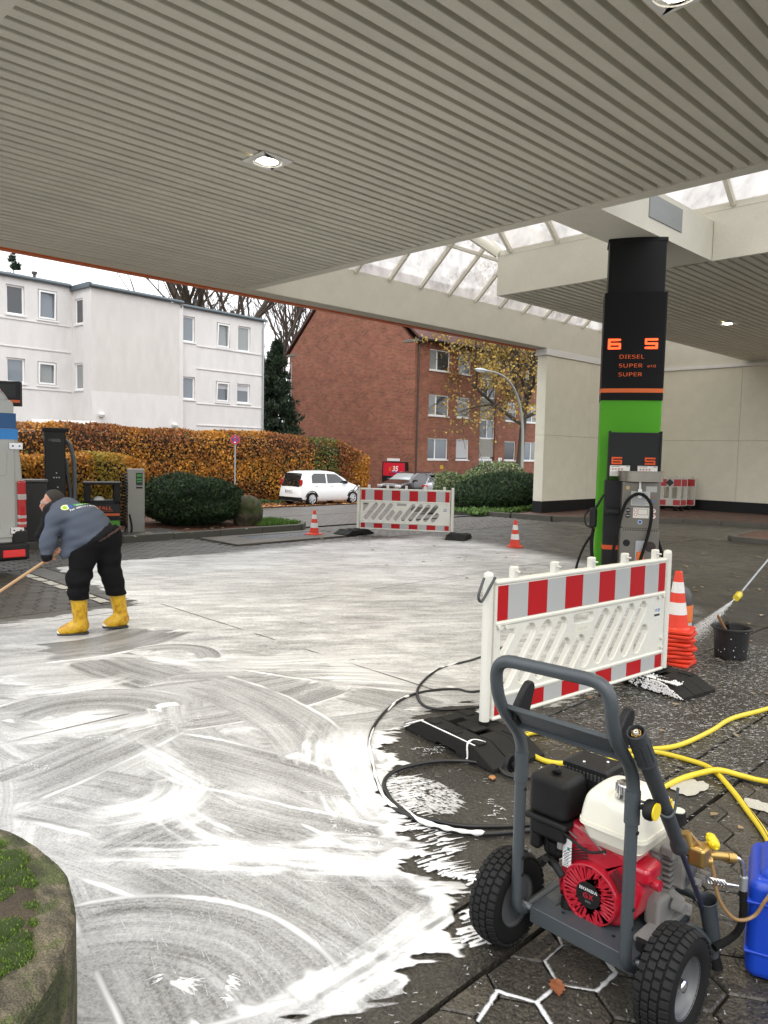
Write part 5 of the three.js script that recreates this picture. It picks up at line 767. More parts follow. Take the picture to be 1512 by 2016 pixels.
// ---------------------------------------------------------------- things on the left island
{
  const v = thing('vacuum_post', 'tall black self service vacuum post with two grey hoses on the left island', 'vacuum post', [5.32, 0.1, -13.62], -0.35);
  obj('post', [rb(-0.17, 0.17, 0, 1.93, -0.14, 0.14, 0.012)], blackSatin, v); obj('cap', rb(-0.2, 0.23, 1.86, 1.93, -0.16, 0.145, 0.01), blackSatin, v);
  obj('panel', T(new THREE.PlaneGeometry(0.3, 1.8), 0, 0.95, 0.1415), print(canvasTex(128, 768, (c) => { c.fillStyle = '#121212'; c.fillRect(0, 0, 128, 768); c.strokeStyle = '#8d8d8d'; c.lineWidth = 2; c.beginPath(); c.arc(28, 56, 8, 0, 7); c.stroke(); c.fillStyle = '#8d8d8d'; c.font = 'bold 15px sans-serif'; c.fillText('WASTUA', 40, 57); c.fillRect(40, 61, 66, 5); c.fillStyle = '#cfcfcf'; for (const [x, y] of [[68, 296], [50, 330], [68, 330], [86, 330], [76, 402]]) c.fillRect(x, y, 9, 9); c.fillStyle = '#e8e8e8'; c.beginPath(); c.arc(70, 470, 9, 0, 7); c.fill(); c.fillStyle = '#c03a2a'; c.fillRect(66, 464, 8, 12); })), v);
  obj('hose', tube([[0.17, 1.72, 0.02], [0.25, 1.62, 0.05], [0.31, 1.3, 0.06], [0.31, 0.7, 0.06], [0.27, 0.4, 0.1]], 0.038, 40, 10), M([0.1, 0.11, 0.125], 0.5), v);
  obj('hose', tube([[0.17, 1.4, 0.02], [0.2, 1.1, 0.05], [0.24, 0.8, 0.06], [0.23, 0.45, 0.08]], 0.034, 30, 10), M([0.06, 0.06, 0.065], 0.5), v);
  const k = thing('machine_cabinet', 'low black machine cabinet left of the vacuum post', 'cabinet', [4.75, 0.1, -13.35], -0.35);
  obj('cabinet_body', rb(-0.28, 0.3, 0, 1.0, -0.2, 0.2, 0.015), M([0.03, 0.03, 0.03], 0.45), k); obj('lid', rb(-0.3, 0.32, 1.002, 1.045, -0.22, 0.22, 0.012), M([0.09, 0.09, 0.09], 0.4), k); obj('handle', rb(-0.24, -0.14, 0.78, 0.8, 0.2, 0.215, 0.005), zinc, k);
  const b = thing('waste_bin', 'dark waste bin marked ABFALL with an orange bar and green lower panel', 'waste bin', [6.18, 0.1, -13.65], -0.4);
  obj('bin_body', [rb(-0.31, 0.31, 0, 0.55, -0.22, 0.22, 0.012)], blackSatin, b);
  obj('hood', [rb(-0.31, -0.2, 0.55, 0.97, -0.22, 0.22, 0.01), rb(0.2, 0.31, 0.55, 0.97, -0.22, 0.22, 0.01), rb(-0.33, 0.33, 0.93, 0.975, -0.24, 0.24, 0.01), rb(-0.31, 0.31, 0.55, 0.64, -0.22, 0.22, 0.01)], blackSatin, b);
  obj('orange_bar', bx(-0.3, 0.3, 0.36, 0.405, 0.221, 0.226), orangePaint, b); obj('green_panel', bx(-0.3, 0.3, 0.03, 0.27, 0.221, 0.226), M([0.07, 0.3, 0.02], 0.45), b);
  obj('lettering', T(new THREE.PlaneGeometry(0.56, 0.14), 0.02, 0.5, 0.2225), print(canvasTex(256, 64, (c) => { c.fillStyle = '#101010'; c.fillRect(0, 0, 256, 64); c.fillStyle = '#d65a24'; c.font = 'bold 40px sans-serif'; c.setTransform(1.15, 0, 0, 1, 0, 0); c.fillText('ABFALL', 26, 44); c.fillRect(28, 54, 150, 3); })), b);
  obj('paper', T(new THREE.SphereGeometry(0.09, 8, 5, 0, 6.3, 0, 1.6).scale(1.2, 0.8, 1), -0.06, 0.64, 0.08), trimWhite, b);
  const a = thing('tyre_air_post', 'brushed steel tyre air post with a coiled black hose', 'air post', [6.88, 0.1, -13.72], -0.42);
  obj('post', rb(-0.16, 0.16, 0, 1.21, -0.13, 0.13, 0.012), M([0.26, 0.25, 0.225], 0.4, 0.85, { bumpMap: bumpFine, bumpScale: 0.0008 }), a);
  obj('display', [rb(0.0, 0.12, 0.9, 1.14, 0.125, 0.138, 0.006)], print(canvasTex(64, 128, (c) => { c.fillStyle = '#26302a'; c.fillRect(0, 0, 64, 128); c.fillStyle = '#3f9a3a'; c.fillRect(8, 14, 48, 26); c.fillStyle = '#4aa745'; c.fillRect(8, 58, 48, 14); c.fillRect(8, 84, 48, 12); })), a);
  obj('label_strip', bx(0.0, 0.12, 0.84, 0.87, 0.131, 0.134), blackSatin, a);
  const coil = []; for (let i = 0; i <= 260; i++) { const t = i / 260, y = lerp(1.12, 0.12, t), an = t * 2 * PI * 17; coil.push(V(-0.215 + 0.05 * cos(an) + 0.02 * sin(t * 5), y, 0.12 + 0.04 * sin(an))); }
  obj('coiled_hose', [sweep(coil, 0.0125, 6), tube([[-0.17, 0.12, 0.03], [-0.2, 0.0, 0.1], [-0.1, -0.0, 0.16], [-0.08, 0.12, 0.15], [-0.12, 0.35, 0.14]], 0.018, 24, 8)], blackPlastic, a);
  // boulder
  const st = thing('boulder', 'rounded mossy grey boulder at the end of the planted island', 'boulder', [9.45, 0.05, -13.75]);
  const rock = fieldMesh((x, y, z) => hypot(x / 0.34, (y - 0.33) / 0.4, z / 0.32) * 0.33 - 0.33 + 0.16 * (fbm(x * 3 + 5, y * 3 + z * 2.4 + 5, 4, 241) - 0.5) + 0.1 * max(0, 0.2 - y) * (x > 0 ? 1 : -0.3), [-0.6, -0.1, -0.6], [0.6, 0.95, 0.6], 0.03);
  obj('stone', boxUV(rock), M([0.2, 0.175, 0.115], 0.85, 0, { map: tex(256, 256, (x, y) => { const n = fbm(x / 18, y / 18, 5, 245, 14), m = sstep(fbm(x / 30, y / 30, 4, 246, 8), 0.45, 0.65); const v = 0.7 + 0.5 * (n - 0.5); return [v * lerp(1, 0.8, m), v, v * lerp(0.95, 0.55, m)]; }, { srgb: true }), bumpMap: bumpFine, bumpScale: 0.02 }), st);
}
// ---------------------------------------------------------------- price column and fuel pump
const PUMP_TURN = (-58 * PI) / 180;
{
  const c = thing('price_column', 'black and green column with glowing 6 and 5, DIESEL and SUPER lettering', 'column', [10.06, 0, -5.27], PUMP_TURN);
  const foot = (w, d, bul) => { const s = new THREE.Shape(); s.moveTo(-w, -d); s.lineTo(w, -d); s.lineTo(w, d - 0.02); s.quadraticCurveTo(w, d, w - 0.03, d + 0.005); s.quadraticCurveTo(0, d + bul, -w + 0.03, d + 0.005); s.quadraticCurveTo(-w, d, -w, d - 0.02); s.closePath(); return s; };
  const up = (s, y0, y1) => { const g = ext(s, y1 - y0, 0, 20); g.rotateX(-PI / 2); g.scale(1, 1, -1); const i = plain(g), P = i.attributes.position, Nn = i.attributes.normal; for (let k = 0; k < P.count; k += 3) for (const at of [P, Nn]) { const a = [at.getX(k + 1), at.getY(k + 1), at.getZ(k + 1)]; at.setXYZ(k + 1, at.getX(k + 2), at.getY(k + 2), at.getZ(k + 2)); at.setXYZ(k + 2, ...a); } i.translate(0, y0, 0); i.computeVertexNormals(); return i; };
  obj('shaft', up(foot(0.375, 0.2, 0.1), 2.3, 4.698), MP([0.012, 0.0125, 0.014], { roughness: 0.42, specularIntensity: 0.35 }), c);
  obj('sign_box', up(foot(0.412, 0.24, 0.06), 2.51, 3.97), MP([0.009, 0.0092, 0.01], { roughness: 0.48, specularIntensity: 0.28 }), c);
  obj('green_shaft', up(foot(0.405, 0.22, 0.06), 0, 2.508), MP([0.075, 0.36, 0.006], { roughness: 0.4, specularIntensity: 0.6 }), c);
  obj('cover_joint', up(foot(0.39, 0.21, 0.09), 4.66, 4.7), blackSatin, c);
  const z0 = 0.275, led = new THREE.MeshStandardMaterial({ color: lin(0.3, 0.02, 0.005), emissive: lin(1, 0.09, 0.02), emissiveIntensity: 1.5, roughness: 0.4 });
  const glyph = (ch, x, y, w, h, t, d) => { const B = { t: [x, x + w, y + h - t, y + h], m: [x, x + w, y + h / 2 - t / 2, y + h / 2 + t / 2], b: [x, x + w, y, y + t], L: [x, x + t, y, y + h], l: [x, x + t, y + h / 2, y + h], r: [x + w - t, x + w, y, y + h / 2] }, use = ch === '6' ? 'tmbLr' : 'tmblr'; return [...use].map((k, i) => rb(B[k][0], B[k][1], B[k][2], B[k][3], d, d + 0.014 + i * 0.0006, 0.008)); };
  obj('lit_digit', glyph('6', -0.345, 3.2, 0.175, 0.145, 0.033, z0 - 0.022), led, c); obj('lit_digit', glyph('5', 0.135, 3.2, 0.175, 0.145, 0.033, z0 - 0.02), led, c);
  const am = canvasTex(512, 330, (x) => { x.fillStyle = '#000'; x.fillRect(0, 0, 512, 330); x.fillStyle = '#fff'; x.setTransform(1.45, 0, 0, 1, 0, 0); x.font = '62px sans-serif'; x.fillText('DIESEL', 36, 92); x.fillText('SUPER', 36, 196); x.font = '40px sans-serif'; x.fillText('e10', 250, 196); x.font = '62px sans-serif'; x.fillText('SUPER', 36, 300); }); am.colorSpace = THREE.NoColorSpace;
  obj('lettering', T(new THREE.PlaneGeometry(0.62, 0.38), 0.05, 2.985, 0.303), new THREE.MeshStandardMaterial({ color: lin(0.75, 0.12, 0.02), roughness: 0.5, alphaMap: am, transparent: true }), c);
  obj('orange_bar', up(foot(0.414, 0.241, 0.062), 2.612, 2.668), new THREE.MeshStandardMaterial({ color: lin(0.72, 0.13, 0.015), roughness: 0.4 }), c);
  const isl = thing('pump_island', 'low kerbed concrete island carrying the price column and the fuel pump', 'kerb', [10.0, 0, -5.2], PUMP_TURN); isl.userData.kind = 'structure';
  obj('kerb', boxUV(rb(-0.5, 0.5, -0.02, 0.13, -0.42, 0.72, 0.04)), concrete, isl);

  const p = thing('fuel_pump', 'steel fuel pump with dark header numbered 6 and 5 before the green column', 'fuel pump', [9.78, 0.13, -5.03], PUMP_TURN);
  const pm = M([0.19, 0.18, 0.16], 0.4, 0.75, { bumpMap: bumpFine, bumpScale: 0.0006 }), hd = MP([0.022, 0.023, 0.025], { roughness: 0.5, specularIntensity: 0.4 });
  obj('header', [rb(-0.33, 0.33, 1.33, 1.93, -0.06, 0.12, 0.02), rb(-0.345, -0.315, 0.5, 1.95, -0.07, 0.13, 0.012), rb(0.315, 0.345, 1.3, 1.95, -0.07, 0.13, 0.012)], hd, p);
  const org = M([0.75, 0.1, 0.015], 0.4);
  obj('digit', glyph('6', -0.3, 1.495, 0.14, 0.1, 0.024, 0.116), org, p); obj('digit', glyph('5', 0.13, 1.495, 0.14, 0.1, 0.024, 0.116), org, p);
  const sheetTex = canvasTex(160, 96, (x) => { x.fillStyle = '#e4e2dc'; x.fillRect(0, 0, 160, 96); x.fillStyle = '#555'; x.fillRect(8, 6, 70, 5); x.fillRect(130, 6, 22, 5); for (let i = 0; i < 4; i++) { x.save(); x.translate(24 + i * 24, 32); x.rotate(PI / 4); x.strokeStyle = '#a33'; x.lineWidth = 2; x.strokeRect(-7, -7, 14, 14); x.fillStyle = '#333'; x.fillRect(-3, -3, 6, 6); x.restore(); } x.fillStyle = '#999'; for (let y = 54; y < 92; y += 6) x.fillRect(8, y, 100 + (y * 7) % 40, 2); });
  for (const s of [-1, 1]) obj('notice', bx(s < 0 ? -0.315 : 0.045, s < 0 ? -0.055 : 0.3, 1.335, 1.48, 0.121, 0.126), print(sheetTex), p);
  obj('side_unit', [rb(-0.37, -0.14, 0.05, 1.28, -0.1, 0.16, 0.02), rb(-0.38, -0.16, 0.82, 0.9, 0.1, 0.26, 0.03)], hd, p);
  obj('orange_strip', bx(-0.372, -0.142, 0.33, 0.39, -0.1, 0.163), org, p);
  obj('steel_body', [rb(-0.17, 0.33, 0.02, 0.63, 0.02, 0.42, 0.015), rb(-0.16, 0.32, 0.655, 1.27, 0.03, 0.41, 0.015), rb(-0.165, 0.325, 0.58, 0.655, 0.03, 0.415, 0.006)], pm, p);
  obj('vent_slots', [...Array(15)].map((_, i) => T(bx(-0.006, 0.006, -0.022, 0.022, 0, 0.004), -0.13 + i * 0.03, 0.62, 0.414, 0, 0, -0.45)), blackPlastic, p);
  obj('lid', [cyl(0.29, 0.29, 0.135, 0.08, 1.275, 0.2, 40), cyl(0.3, 0.3, 0.012, 0.08, 1.4, 0.2, 40)], M([0.3, 0.28, 0.24], 0.28, 0.95), p);
  obj('stickers', T(new THREE.PlaneGeometry(0.46, 0.6), 0.08, 0.96, 0.4115), print(canvasTex(368, 480, (x) => {
    x.fillStyle = '#6f6c64'; x.fillRect(0, 0, 368, 480); const circ = (a, b, r, f, s) => { x.beginPath(); x.arc(a, b, r, 0, 7); if (f) { x.fillStyle = f; x.fill(); } if (s) { x.strokeStyle = s; x.lineWidth = 5; x.stroke(); } };
    circ(46, 54, 20, '#b99f6a'); x.fillStyle = '#a9a9a4'; x.fillRect(230, 34, 110, 60); x.fillStyle = '#b9bbb9'; x.fillRect(84, 90, 190, 150); x.fillStyle = '#70757a'; for (let y = 104; y < 230; y += 10) x.fillRect(96, y, 120 + (y * 13) % 50, 4);
    x.fillStyle = '#dedbd2'; x.fillRect(110, 262, 160, 110); circ(136, 288, 14, '#eee', '#b33'); circ(136, 334, 14, '#eee', '#b33'); x.strokeStyle = '#777'; x.lineWidth = 4; x.strokeRect(160, 276, 96, 60);
    for (const y of [292, 350]) { circ(58, y, 26, '#17181a'); x.fillStyle = '#cfcfcf'; x.fillRect(42, y - 4, 34, 7); circ(316, y, 26, '#e9e7e2', '#a83232'); x.strokeStyle = '#333'; x.lineWidth = 6; x.beginPath(); x.moveTo(300, y + 12); x.lineTo(332, y - 12); x.stroke(); }
    circ(184, 414, 20, '#2a5aa8', '#dfe3ea'); circ(316, 186, 12, '#4a77b8'); circ(300, 150, 10, '#a05a3c'); }), 0.4), p);
  obj('round_plate', [T(cyl(0.07, 0.07, 0.006, 0, 0, 0, 26).rotateX(PI / 2), 0.22, 0.42, 0.423)], M([0.03, 0.018, 0.016], 0.4), p); obj('round_plate', T(cyl(0.045, 0.045, 0.006, 0, 0, 0, 22).rotateX(PI / 2), -0.08, 0.46, 0.423), blackPlastic, p);
  obj('red_label', bx(-0.13, -0.03, 0.24, 0.3, 0.421, 0.425), M([0.5, 0.06, 0.07], 0.5), p);
  obj('holster', [rb(0.03, 0.15, 0.08, 0.5, 0.41, 0.45, 0.02)], zinc, p); obj('nozzle_grip', [rb(0.05, 0.14, 0.16, 0.36, 0.45, 0.52, 0.03)], M([0.7, 0.14, 0.02], 0.45), p);
  obj('hose_hook', [bar(V(0.06, 1.32, 0.42), V(0.06, 1.16, 0.44), 0.014), rb(0.035, 0.085, 1.06, 1.18, 0.43, 0.46, 0.01)], trimWhite, p);
  obj('hose', tube([[-0.3, -0.12, 0.42], [-0.26, 0.25, 0.46], [-0.18, 0.75, 0.48], [-0.1, 1.02, 0.49], [0.06, 1.12, 0.48], [0.2, 0.98, 0.49], [0.2, 0.7, 0.5], [0.12, 0.35, 0.53], [0.06, 0.1, 0.52]], 0.021, 60, 10), rubber, p);
  obj('hose', tube([[-0.5, 0.62, 0.22], [-0.52, 0.4, 0.24], [-0.48, 0.1, 0.3], [-0.38, -0.1, 0.35], [-0.3, -0.12, 0.4]], 0.024, 30, 10), rubber, p);
  obj('hose', tube([[-0.5, 0.56, 0.2], [-0.62, 0.35, 0.2], [-0.7, 0.1, 0.2], [-0.72, -0.1, 0.2]], 0.016, 24, 8), rubber, p);
  obj('hose', tube([[0.34, 0.5, 0.2], [0.4, 0.3, 0.22], [0.43, 0.1, 0.22], [0.44, -0.1, 0.22]], 0.02, 20, 8), rubber, p);
  const n = obj('nozzle', [rb(-0.56, -0.46, 0.62, 0.9, 0.14, 0.26, 0.04), bar(V(-0.5, 0.86, 0.2), V(-0.38, 1.08, 0.16), 0.02, 0.014), tube([[-0.56, 0.88, 0.2], [-0.62, 0.78, 0.2], [-0.6, 0.66, 0.2], [-0.52, 0.62, 0.2]], 0.012, 16, 6)], blackPlastic, p);
  obj('collar', [bar(V(-0.49, 0.58, 0.21), V(-0.5, 0.65, 0.2), 0.026)], M([0.35, 0.5, 0.02], 0.5), n);
}
// ---------------------------------------------------------------- barriers, cones, bucket, lance
const redFoil = MP([0.42, 0.006, 0.01], { roughness: 0.45, specularIntensity: 0.5 }), greyFoil = M([0.42, 0.43, 0.425], 0.45, 0, { bumpMap: bumpFine, bumpScale: 0.0006 }), barrierM = M([0.78, 0.775, 0.72], 0.42, 0, { map: dirtTex });
const footGeo = (() => {
  const prof = (n) => { const s = [[-0.4, 0], [-0.4, 0.025], [-0.235, 0.1]]; if (n) s.push([-0.13, 0.1], [-0.13, 0.045], [-0.02, 0.045], [-0.02, 0.1], [0.05, 0.1], [0.05, 0.05], [0.15, 0.05], [0.15, 0.1]); s.push([0.235, 0.1], [0.4, 0.025], [0.4, 0], [0.1, 0], [0.08, 0.02], [-0.08, 0.02], [-0.1, 0]); return poly(s); };
  const g = [T(ext(prof(0), 0.14, 0.006, 2, 1), 0, 0, -0.21), T(ext(prof(1), 0.12), 0, 0, -0.068), T(ext(prof(0), 0.14, 0.006, 2, 1), 0, 0, 0.055)];
  for (const x of [-0.2, 0.0, 0.19]) for (const z of [-0.15, 0.12]) g.push(rb(x - 0.05, x + 0.05, 0.095, 0.108, z - 0.03, z + 0.03, 0.004, 1));
  g.push(rb(-0.08, 0.08, 0.095, 0.106, -0.06, 0.05, 0.003, 1));
  return boxUV(G(g));
})();
function barrier(label, p, turn) {
  const t = thing('road_barrier', label, 'barrier', p, turn, undefined), L = 1.98, y0 = 0.1;
  const post = lathe([[0.001, 0], [0.028, 0], [0.031, 0.01], [0.031, 0.9], [0.027, 0.922], [0.012, 0.93], [0.001, 0.93]], 16);
  for (const x of [0, L]) { const o = obj('post', post, barrierM, t); o.position.set(x, y0, 0); obj('collar', [cyl(0.034, 0.034, 0.03, 0, -0.004, 0, 16)], rubber, o); }
  const sh = rrect(0.045, 0.03, L - 0.045, 0.86, 0.012), slot = (xb, yb, yt, w = 0.088) => { const k = 0.78, r = w / 2, a = [xb + r + r * 0.6, yb + r], b = [xb + r + r * 0.6 + (yt - yb - w) * k, yt - r], an = atan2(b[1] - a[1], b[0] - a[0]), p = []; for (let i = 0; i <= 6; i++) { const t = an + PI / 2 + (i / 6) * PI; p.push([a[0] + cos(t) * r, a[1] + sin(t) * r]); } for (let i = 0; i <= 6; i++) { const t = an - PI / 2 + (i / 6) * PI; p.push([b[0] + cos(t) * r, b[1] + sin(t) * r]); } sh.holes.push(poly(p)); };
  sh.holes.push(poly([[0.1, 0.37], [0.1, 0.56], [0.22, 0.56], [0.225, 0.53]]));
  for (let i = 0; i < 10; i++) { const xb = 0.09 + i * 0.158; slot(xb, 0.205, i >= 3 && i <= 4 ? 0.43 : i === 9 ? 0.4 : 0.575); }
  sh.holes.push(rrect(0.82, 0.515, 1.03, 0.572, 0.026));
  obj('panel', T(boxUV(ext(sh, 0.045, 0.007, 6, 1)), 0, y0, -0.0225), barrierM, t);
  obj('rail', [rb(0.04, L - 0.04, y0 + 0.845, y0 + 0.875, -0.03, 0.03, 0.014), rb(0.05, L - 0.05, y0 + 0.595, y0 + 0.622, -0.032, 0.032, 0.01), rb(0.05, L - 0.05, y0 + 0.15, y0 + 0.175, -0.032, 0.032, 0.01), rb(0.04, L - 0.04, y0 + 0.02, y0 + 0.042, -0.032, 0.032, 0.01)], barrierM, t);
  for (let i = 0; i < 5; i++) obj('peg', [rb(0.2 + i * 0.395, 0.25 + i * 0.395, y0 + 0.86, y0 + 0.945, -0.022, 0.022, 0.01), cyl(0.006, 0.006, 0.05, 0, 0, 0, 8).rotateX(PI / 2).translate(0.225 + i * 0.395, y0 + 0.915, -0.0)], barrierM, t);
  const u = (L - 0.12) / 10;
  for (const [ya, yb] of [[0.628, 0.84], [0.048, 0.146]]) for (const s of [-1, 1]) for (let i = 0; i <= 10; i++) { const a = 0.06 + max(0, (i - 0.5) * u), b = 0.06 + min(L - 0.12, (i + 0.5) * u), z = s * 0.0245; obj(i % 2 ? 'white_foil' : 'red_foil', bx(a + 0.001, b - 0.001, y0 + ya, y0 + yb, min(z, z - s * 0.004), max(z, z - s * 0.004)), i % 2 ? greyFoil : redFoil, t); }
  for (const [x, y] of [[0.075, 0.59], [0.14, 0.585], [L - 0.075, 0.59], [L - 0.14, 0.585], [0.08, 0.2], [L - 0.08, 0.2], [L - 0.08, 0.27]]) obj('rivet', T(cyl(0.012, 0.014, 0.014, 0, 0, 0, 10).rotateX(PI / 2), x, y0 + y, 0.024), barrierM, t);
  obj('sticker', T(new THREE.PlaneGeometry(0.085, 0.09), L - 0.15, y0 + 0.47, 0.0235), print(canvasTex(96, 100, (c) => { c.fillStyle = '#dcdcd6'; c.fillRect(0, 0, 96, 100); c.fillStyle = '#2c4f86'; c.font = 'bold 34px sans-serif'; c.fillText('VR', 10, 40); c.fillStyle = '#7b93b5'; c.fillRect(58, 14, 30, 30); c.fillStyle = '#26282c'; c.fillRect(6, 60, 84, 18); })), t);
  obj('maker_mark', T(new THREE.PlaneGeometry(0.17, 0.045), 0.92, y0 + 0.475, 0.0233), print(canvasTex(128, 34, (c) => { c.fillStyle = '#dedccb'; c.fillRect(0, 0, 128, 34); c.fillStyle = '#c9c7b8'; c.font = 'bold 28px sans-serif'; c.fillText('nissen', 16, 26); })), t);
  obj('hook', [tube([[-0.06, 0.9, 0.02], [-0.105, 0.83, 0.03], [-0.115, 0.79, 0.03], [-0.095, 0.765, 0.03], [-0.07, 0.78, 0.03], [0.02, 0.9, 0.035]], 0.0085, 30, 6).translate(0, y0, 0)], M([0.07, 0.075, 0.08], 0.5, 0.3), t);
  return t;
}
const foot = (label, x, z, turn, foamy) => { const t = thing('barrier_foot', label, 'barrier foot', [x, 0.001, z], turn); obj('base', footGeo, MP([0.016, 0.0152, 0.0138], { roughness: 0.8, specularIntensity: 0.5, bumpMap: bumpFine, bumpScale: 0.004 }), t); return t; };
barrier('near red and white plastic barrier standing behind the pressure washer', [3.59, 0, -2.73], -0.091);
barrier('far red and white plastic barrier closing the street side of the foam', [10.83, 0, -11.69], -0.998);
foot('black rubber foot under the left post of the near barrier, foam spilt on it', 3.52, -2.76, PI / 2 - 0.16);
{ const f2 = foot('black rubber foot under the right post of the near barrier', 5.52, -2.6, PI / 2 - 0.16); scatter('foam_flecks', 900, f2, (i, r) => { const x = -0.1 - 0.3 * sqrt(r()) + 0.25 * r(), z = -0.215, k = r(); return k < 0.6 ? [x, 0.015 + 0.08 * r() * clamp((0.4 + x) * 6), z - 0.002, 0.003 + 0.005 * r(), [0.85, 0.85, 0.84]] : [-0.24 + 0.3 * r() - 0.1, 0.101, -0.2 + 0.12 * r() * r(), 0.003 + 0.005 * r(), [0.85, 0.85, 0.84]]; }, new THREE.IcosahedronGeometry(1, 0), M([1, 1, 1], 0.6)); }
foot('black rubber foot under the left post of the far barrier', 10.75, -11.72, 0.05);
foot('black rubber foot under the right post of the far barrier, edge of the foam', 11.92, -9.85, 0.5);
{ // foam lying on the near foot
  const f = thing('foam_spill', 'runs of white foam on the near rubber barrier foot', 'foam', [3.52, 0.001, -2.76], PI / 2 - 0.16), fm = M([0.86, 0.86, 0.84], 0.5);
  const w = (pts, r0) => sweep(new THREE.CatmullRomCurve3(pts.map((p) => V(...p))).getPoints(26), (t) => r0 * (0.6 + 0.5 * noise(t * 9, pts[0][0] * 40, 3)), 6);
  obj('runs', [w([[-0.24, 0.102, -0.2], [-0.05, 0.104, -0.205], [0.1, 0.103, -0.206], [0.235, 0.102, -0.205]], 0.005), w([[0.24, 0.1, -0.19], [0.32, 0.065, -0.17], [0.395, 0.028, -0.2]], 0.006), w([[0.24, 0.1, -0.195], [0.33, 0.05, -0.205], [0.4, 0.012, -0.21]], 0.005), w([[-0.24, 0.104, -0.12], [-0.18, 0.106, -0.15], [-0.19, 0.1, -0.21], [-0.2, 0.03, -0.218], [-0.2, 0.006, -0.225]], 0.007), T(new THREE.SphereGeometry(0.02, 10, 6).scale(1.4, 0.4, 1), -0.2, 0.004, -0.23)], fm, f);
}
{
  const red = M([0.68, 0.04, 0.012], 0.45), wh = M([0.72, 0.7, 0.68], 0.4), base = () => T(ext(rrect(-0.145, -0.145, 0.145, 0.145, 0.05), 0.028, 0.008, 5).rotateX(-PI / 2), 0, 0, 0);
  const R = (y) => lerp(0.098, 0.03, (y - 0.03) / 0.47);
  const band = (a, b, o = 0) => lathe([[R(a) + o, a], [R(b) + o, b]], 26);
  const cone = (label, p, turn, group, clean = true) => {
    const t = thing('traffic_cone', label, 'traffic cone', p, turn, group);
    obj('base', base(), red, t); obj('body', [band(0.025, 0.5), lathe([[0.031, 0.498], [0.028, 0.508], [0.012, 0.51]], 20), lathe([[0.115, 0.026], [R(0.045) + 0.003, 0.045]], 26)], red, t);
    for (const [a, b] of [[0.15, 0.25], [0.33, 0.42]]) obj('reflective_band', band(a, b, 0.0015), wh, t);
    return t;
  };
  cone('orange traffic cone with two white bands left of the far barrier', [9.98, 0, -12.1], 0.2);
  cone('orange traffic cone with two white bands right of the far barrier, by the foam', [11.75, 0, -8.35], 0.5);
  const g = 'nested cones of the stack beside the near barrier', n = 9; let first;
  for (let i = 0; i < n; i++) { const pos = [6.22 + 0.008 * sin(i * 2.3), i * 0.034, -2.75 + 0.008 * cos(i * 1.7)];
    if (i === n - 1) { first.userData.group = g; dup(first, 'topmost orange cone of the stack beside the near barrier, white bands showing', pos, 0.3).userData.group = g; } else if (!first) first = cone('lowest orange cone of the stack beside the near barrier, flange on the ground', pos, 0.1, g); else dup(first, ['', 'eighth', 'seventh', 'sixth', 'fifth', 'fourth', 'third', 'second'][i] + ' orange cone from the top of the stack beside the near barrier', pos, (i * 0.37) % 0.8); }
  const k = thing('canister', 'dark domed canister with orange band half hidden behind the stacked cones', 'canister', [6.95, 0, -3.12]);
  obj('drum', lathe([[0.001, 0], [0.17, 0], [0.18, 0.02], [0.18, 0.22], [0.17, 0.24]], 30), M([0.6, 0.6, 0.58], 0.4), k); obj('orange_band', lathe([[0.181, 0.2], [0.186, 0.21], [0.186, 0.36], [0.18, 0.37]], 30), M([0.75, 0.18, 0.03], 0.4), k); obj('dome', lathe([[0.184, 0.36], [0.18, 0.44], [0.14, 0.51], [0.08, 0.545], [0.001, 0.55]], 30), M([0.03, 0.03, 0.032], 0.4), k);
}
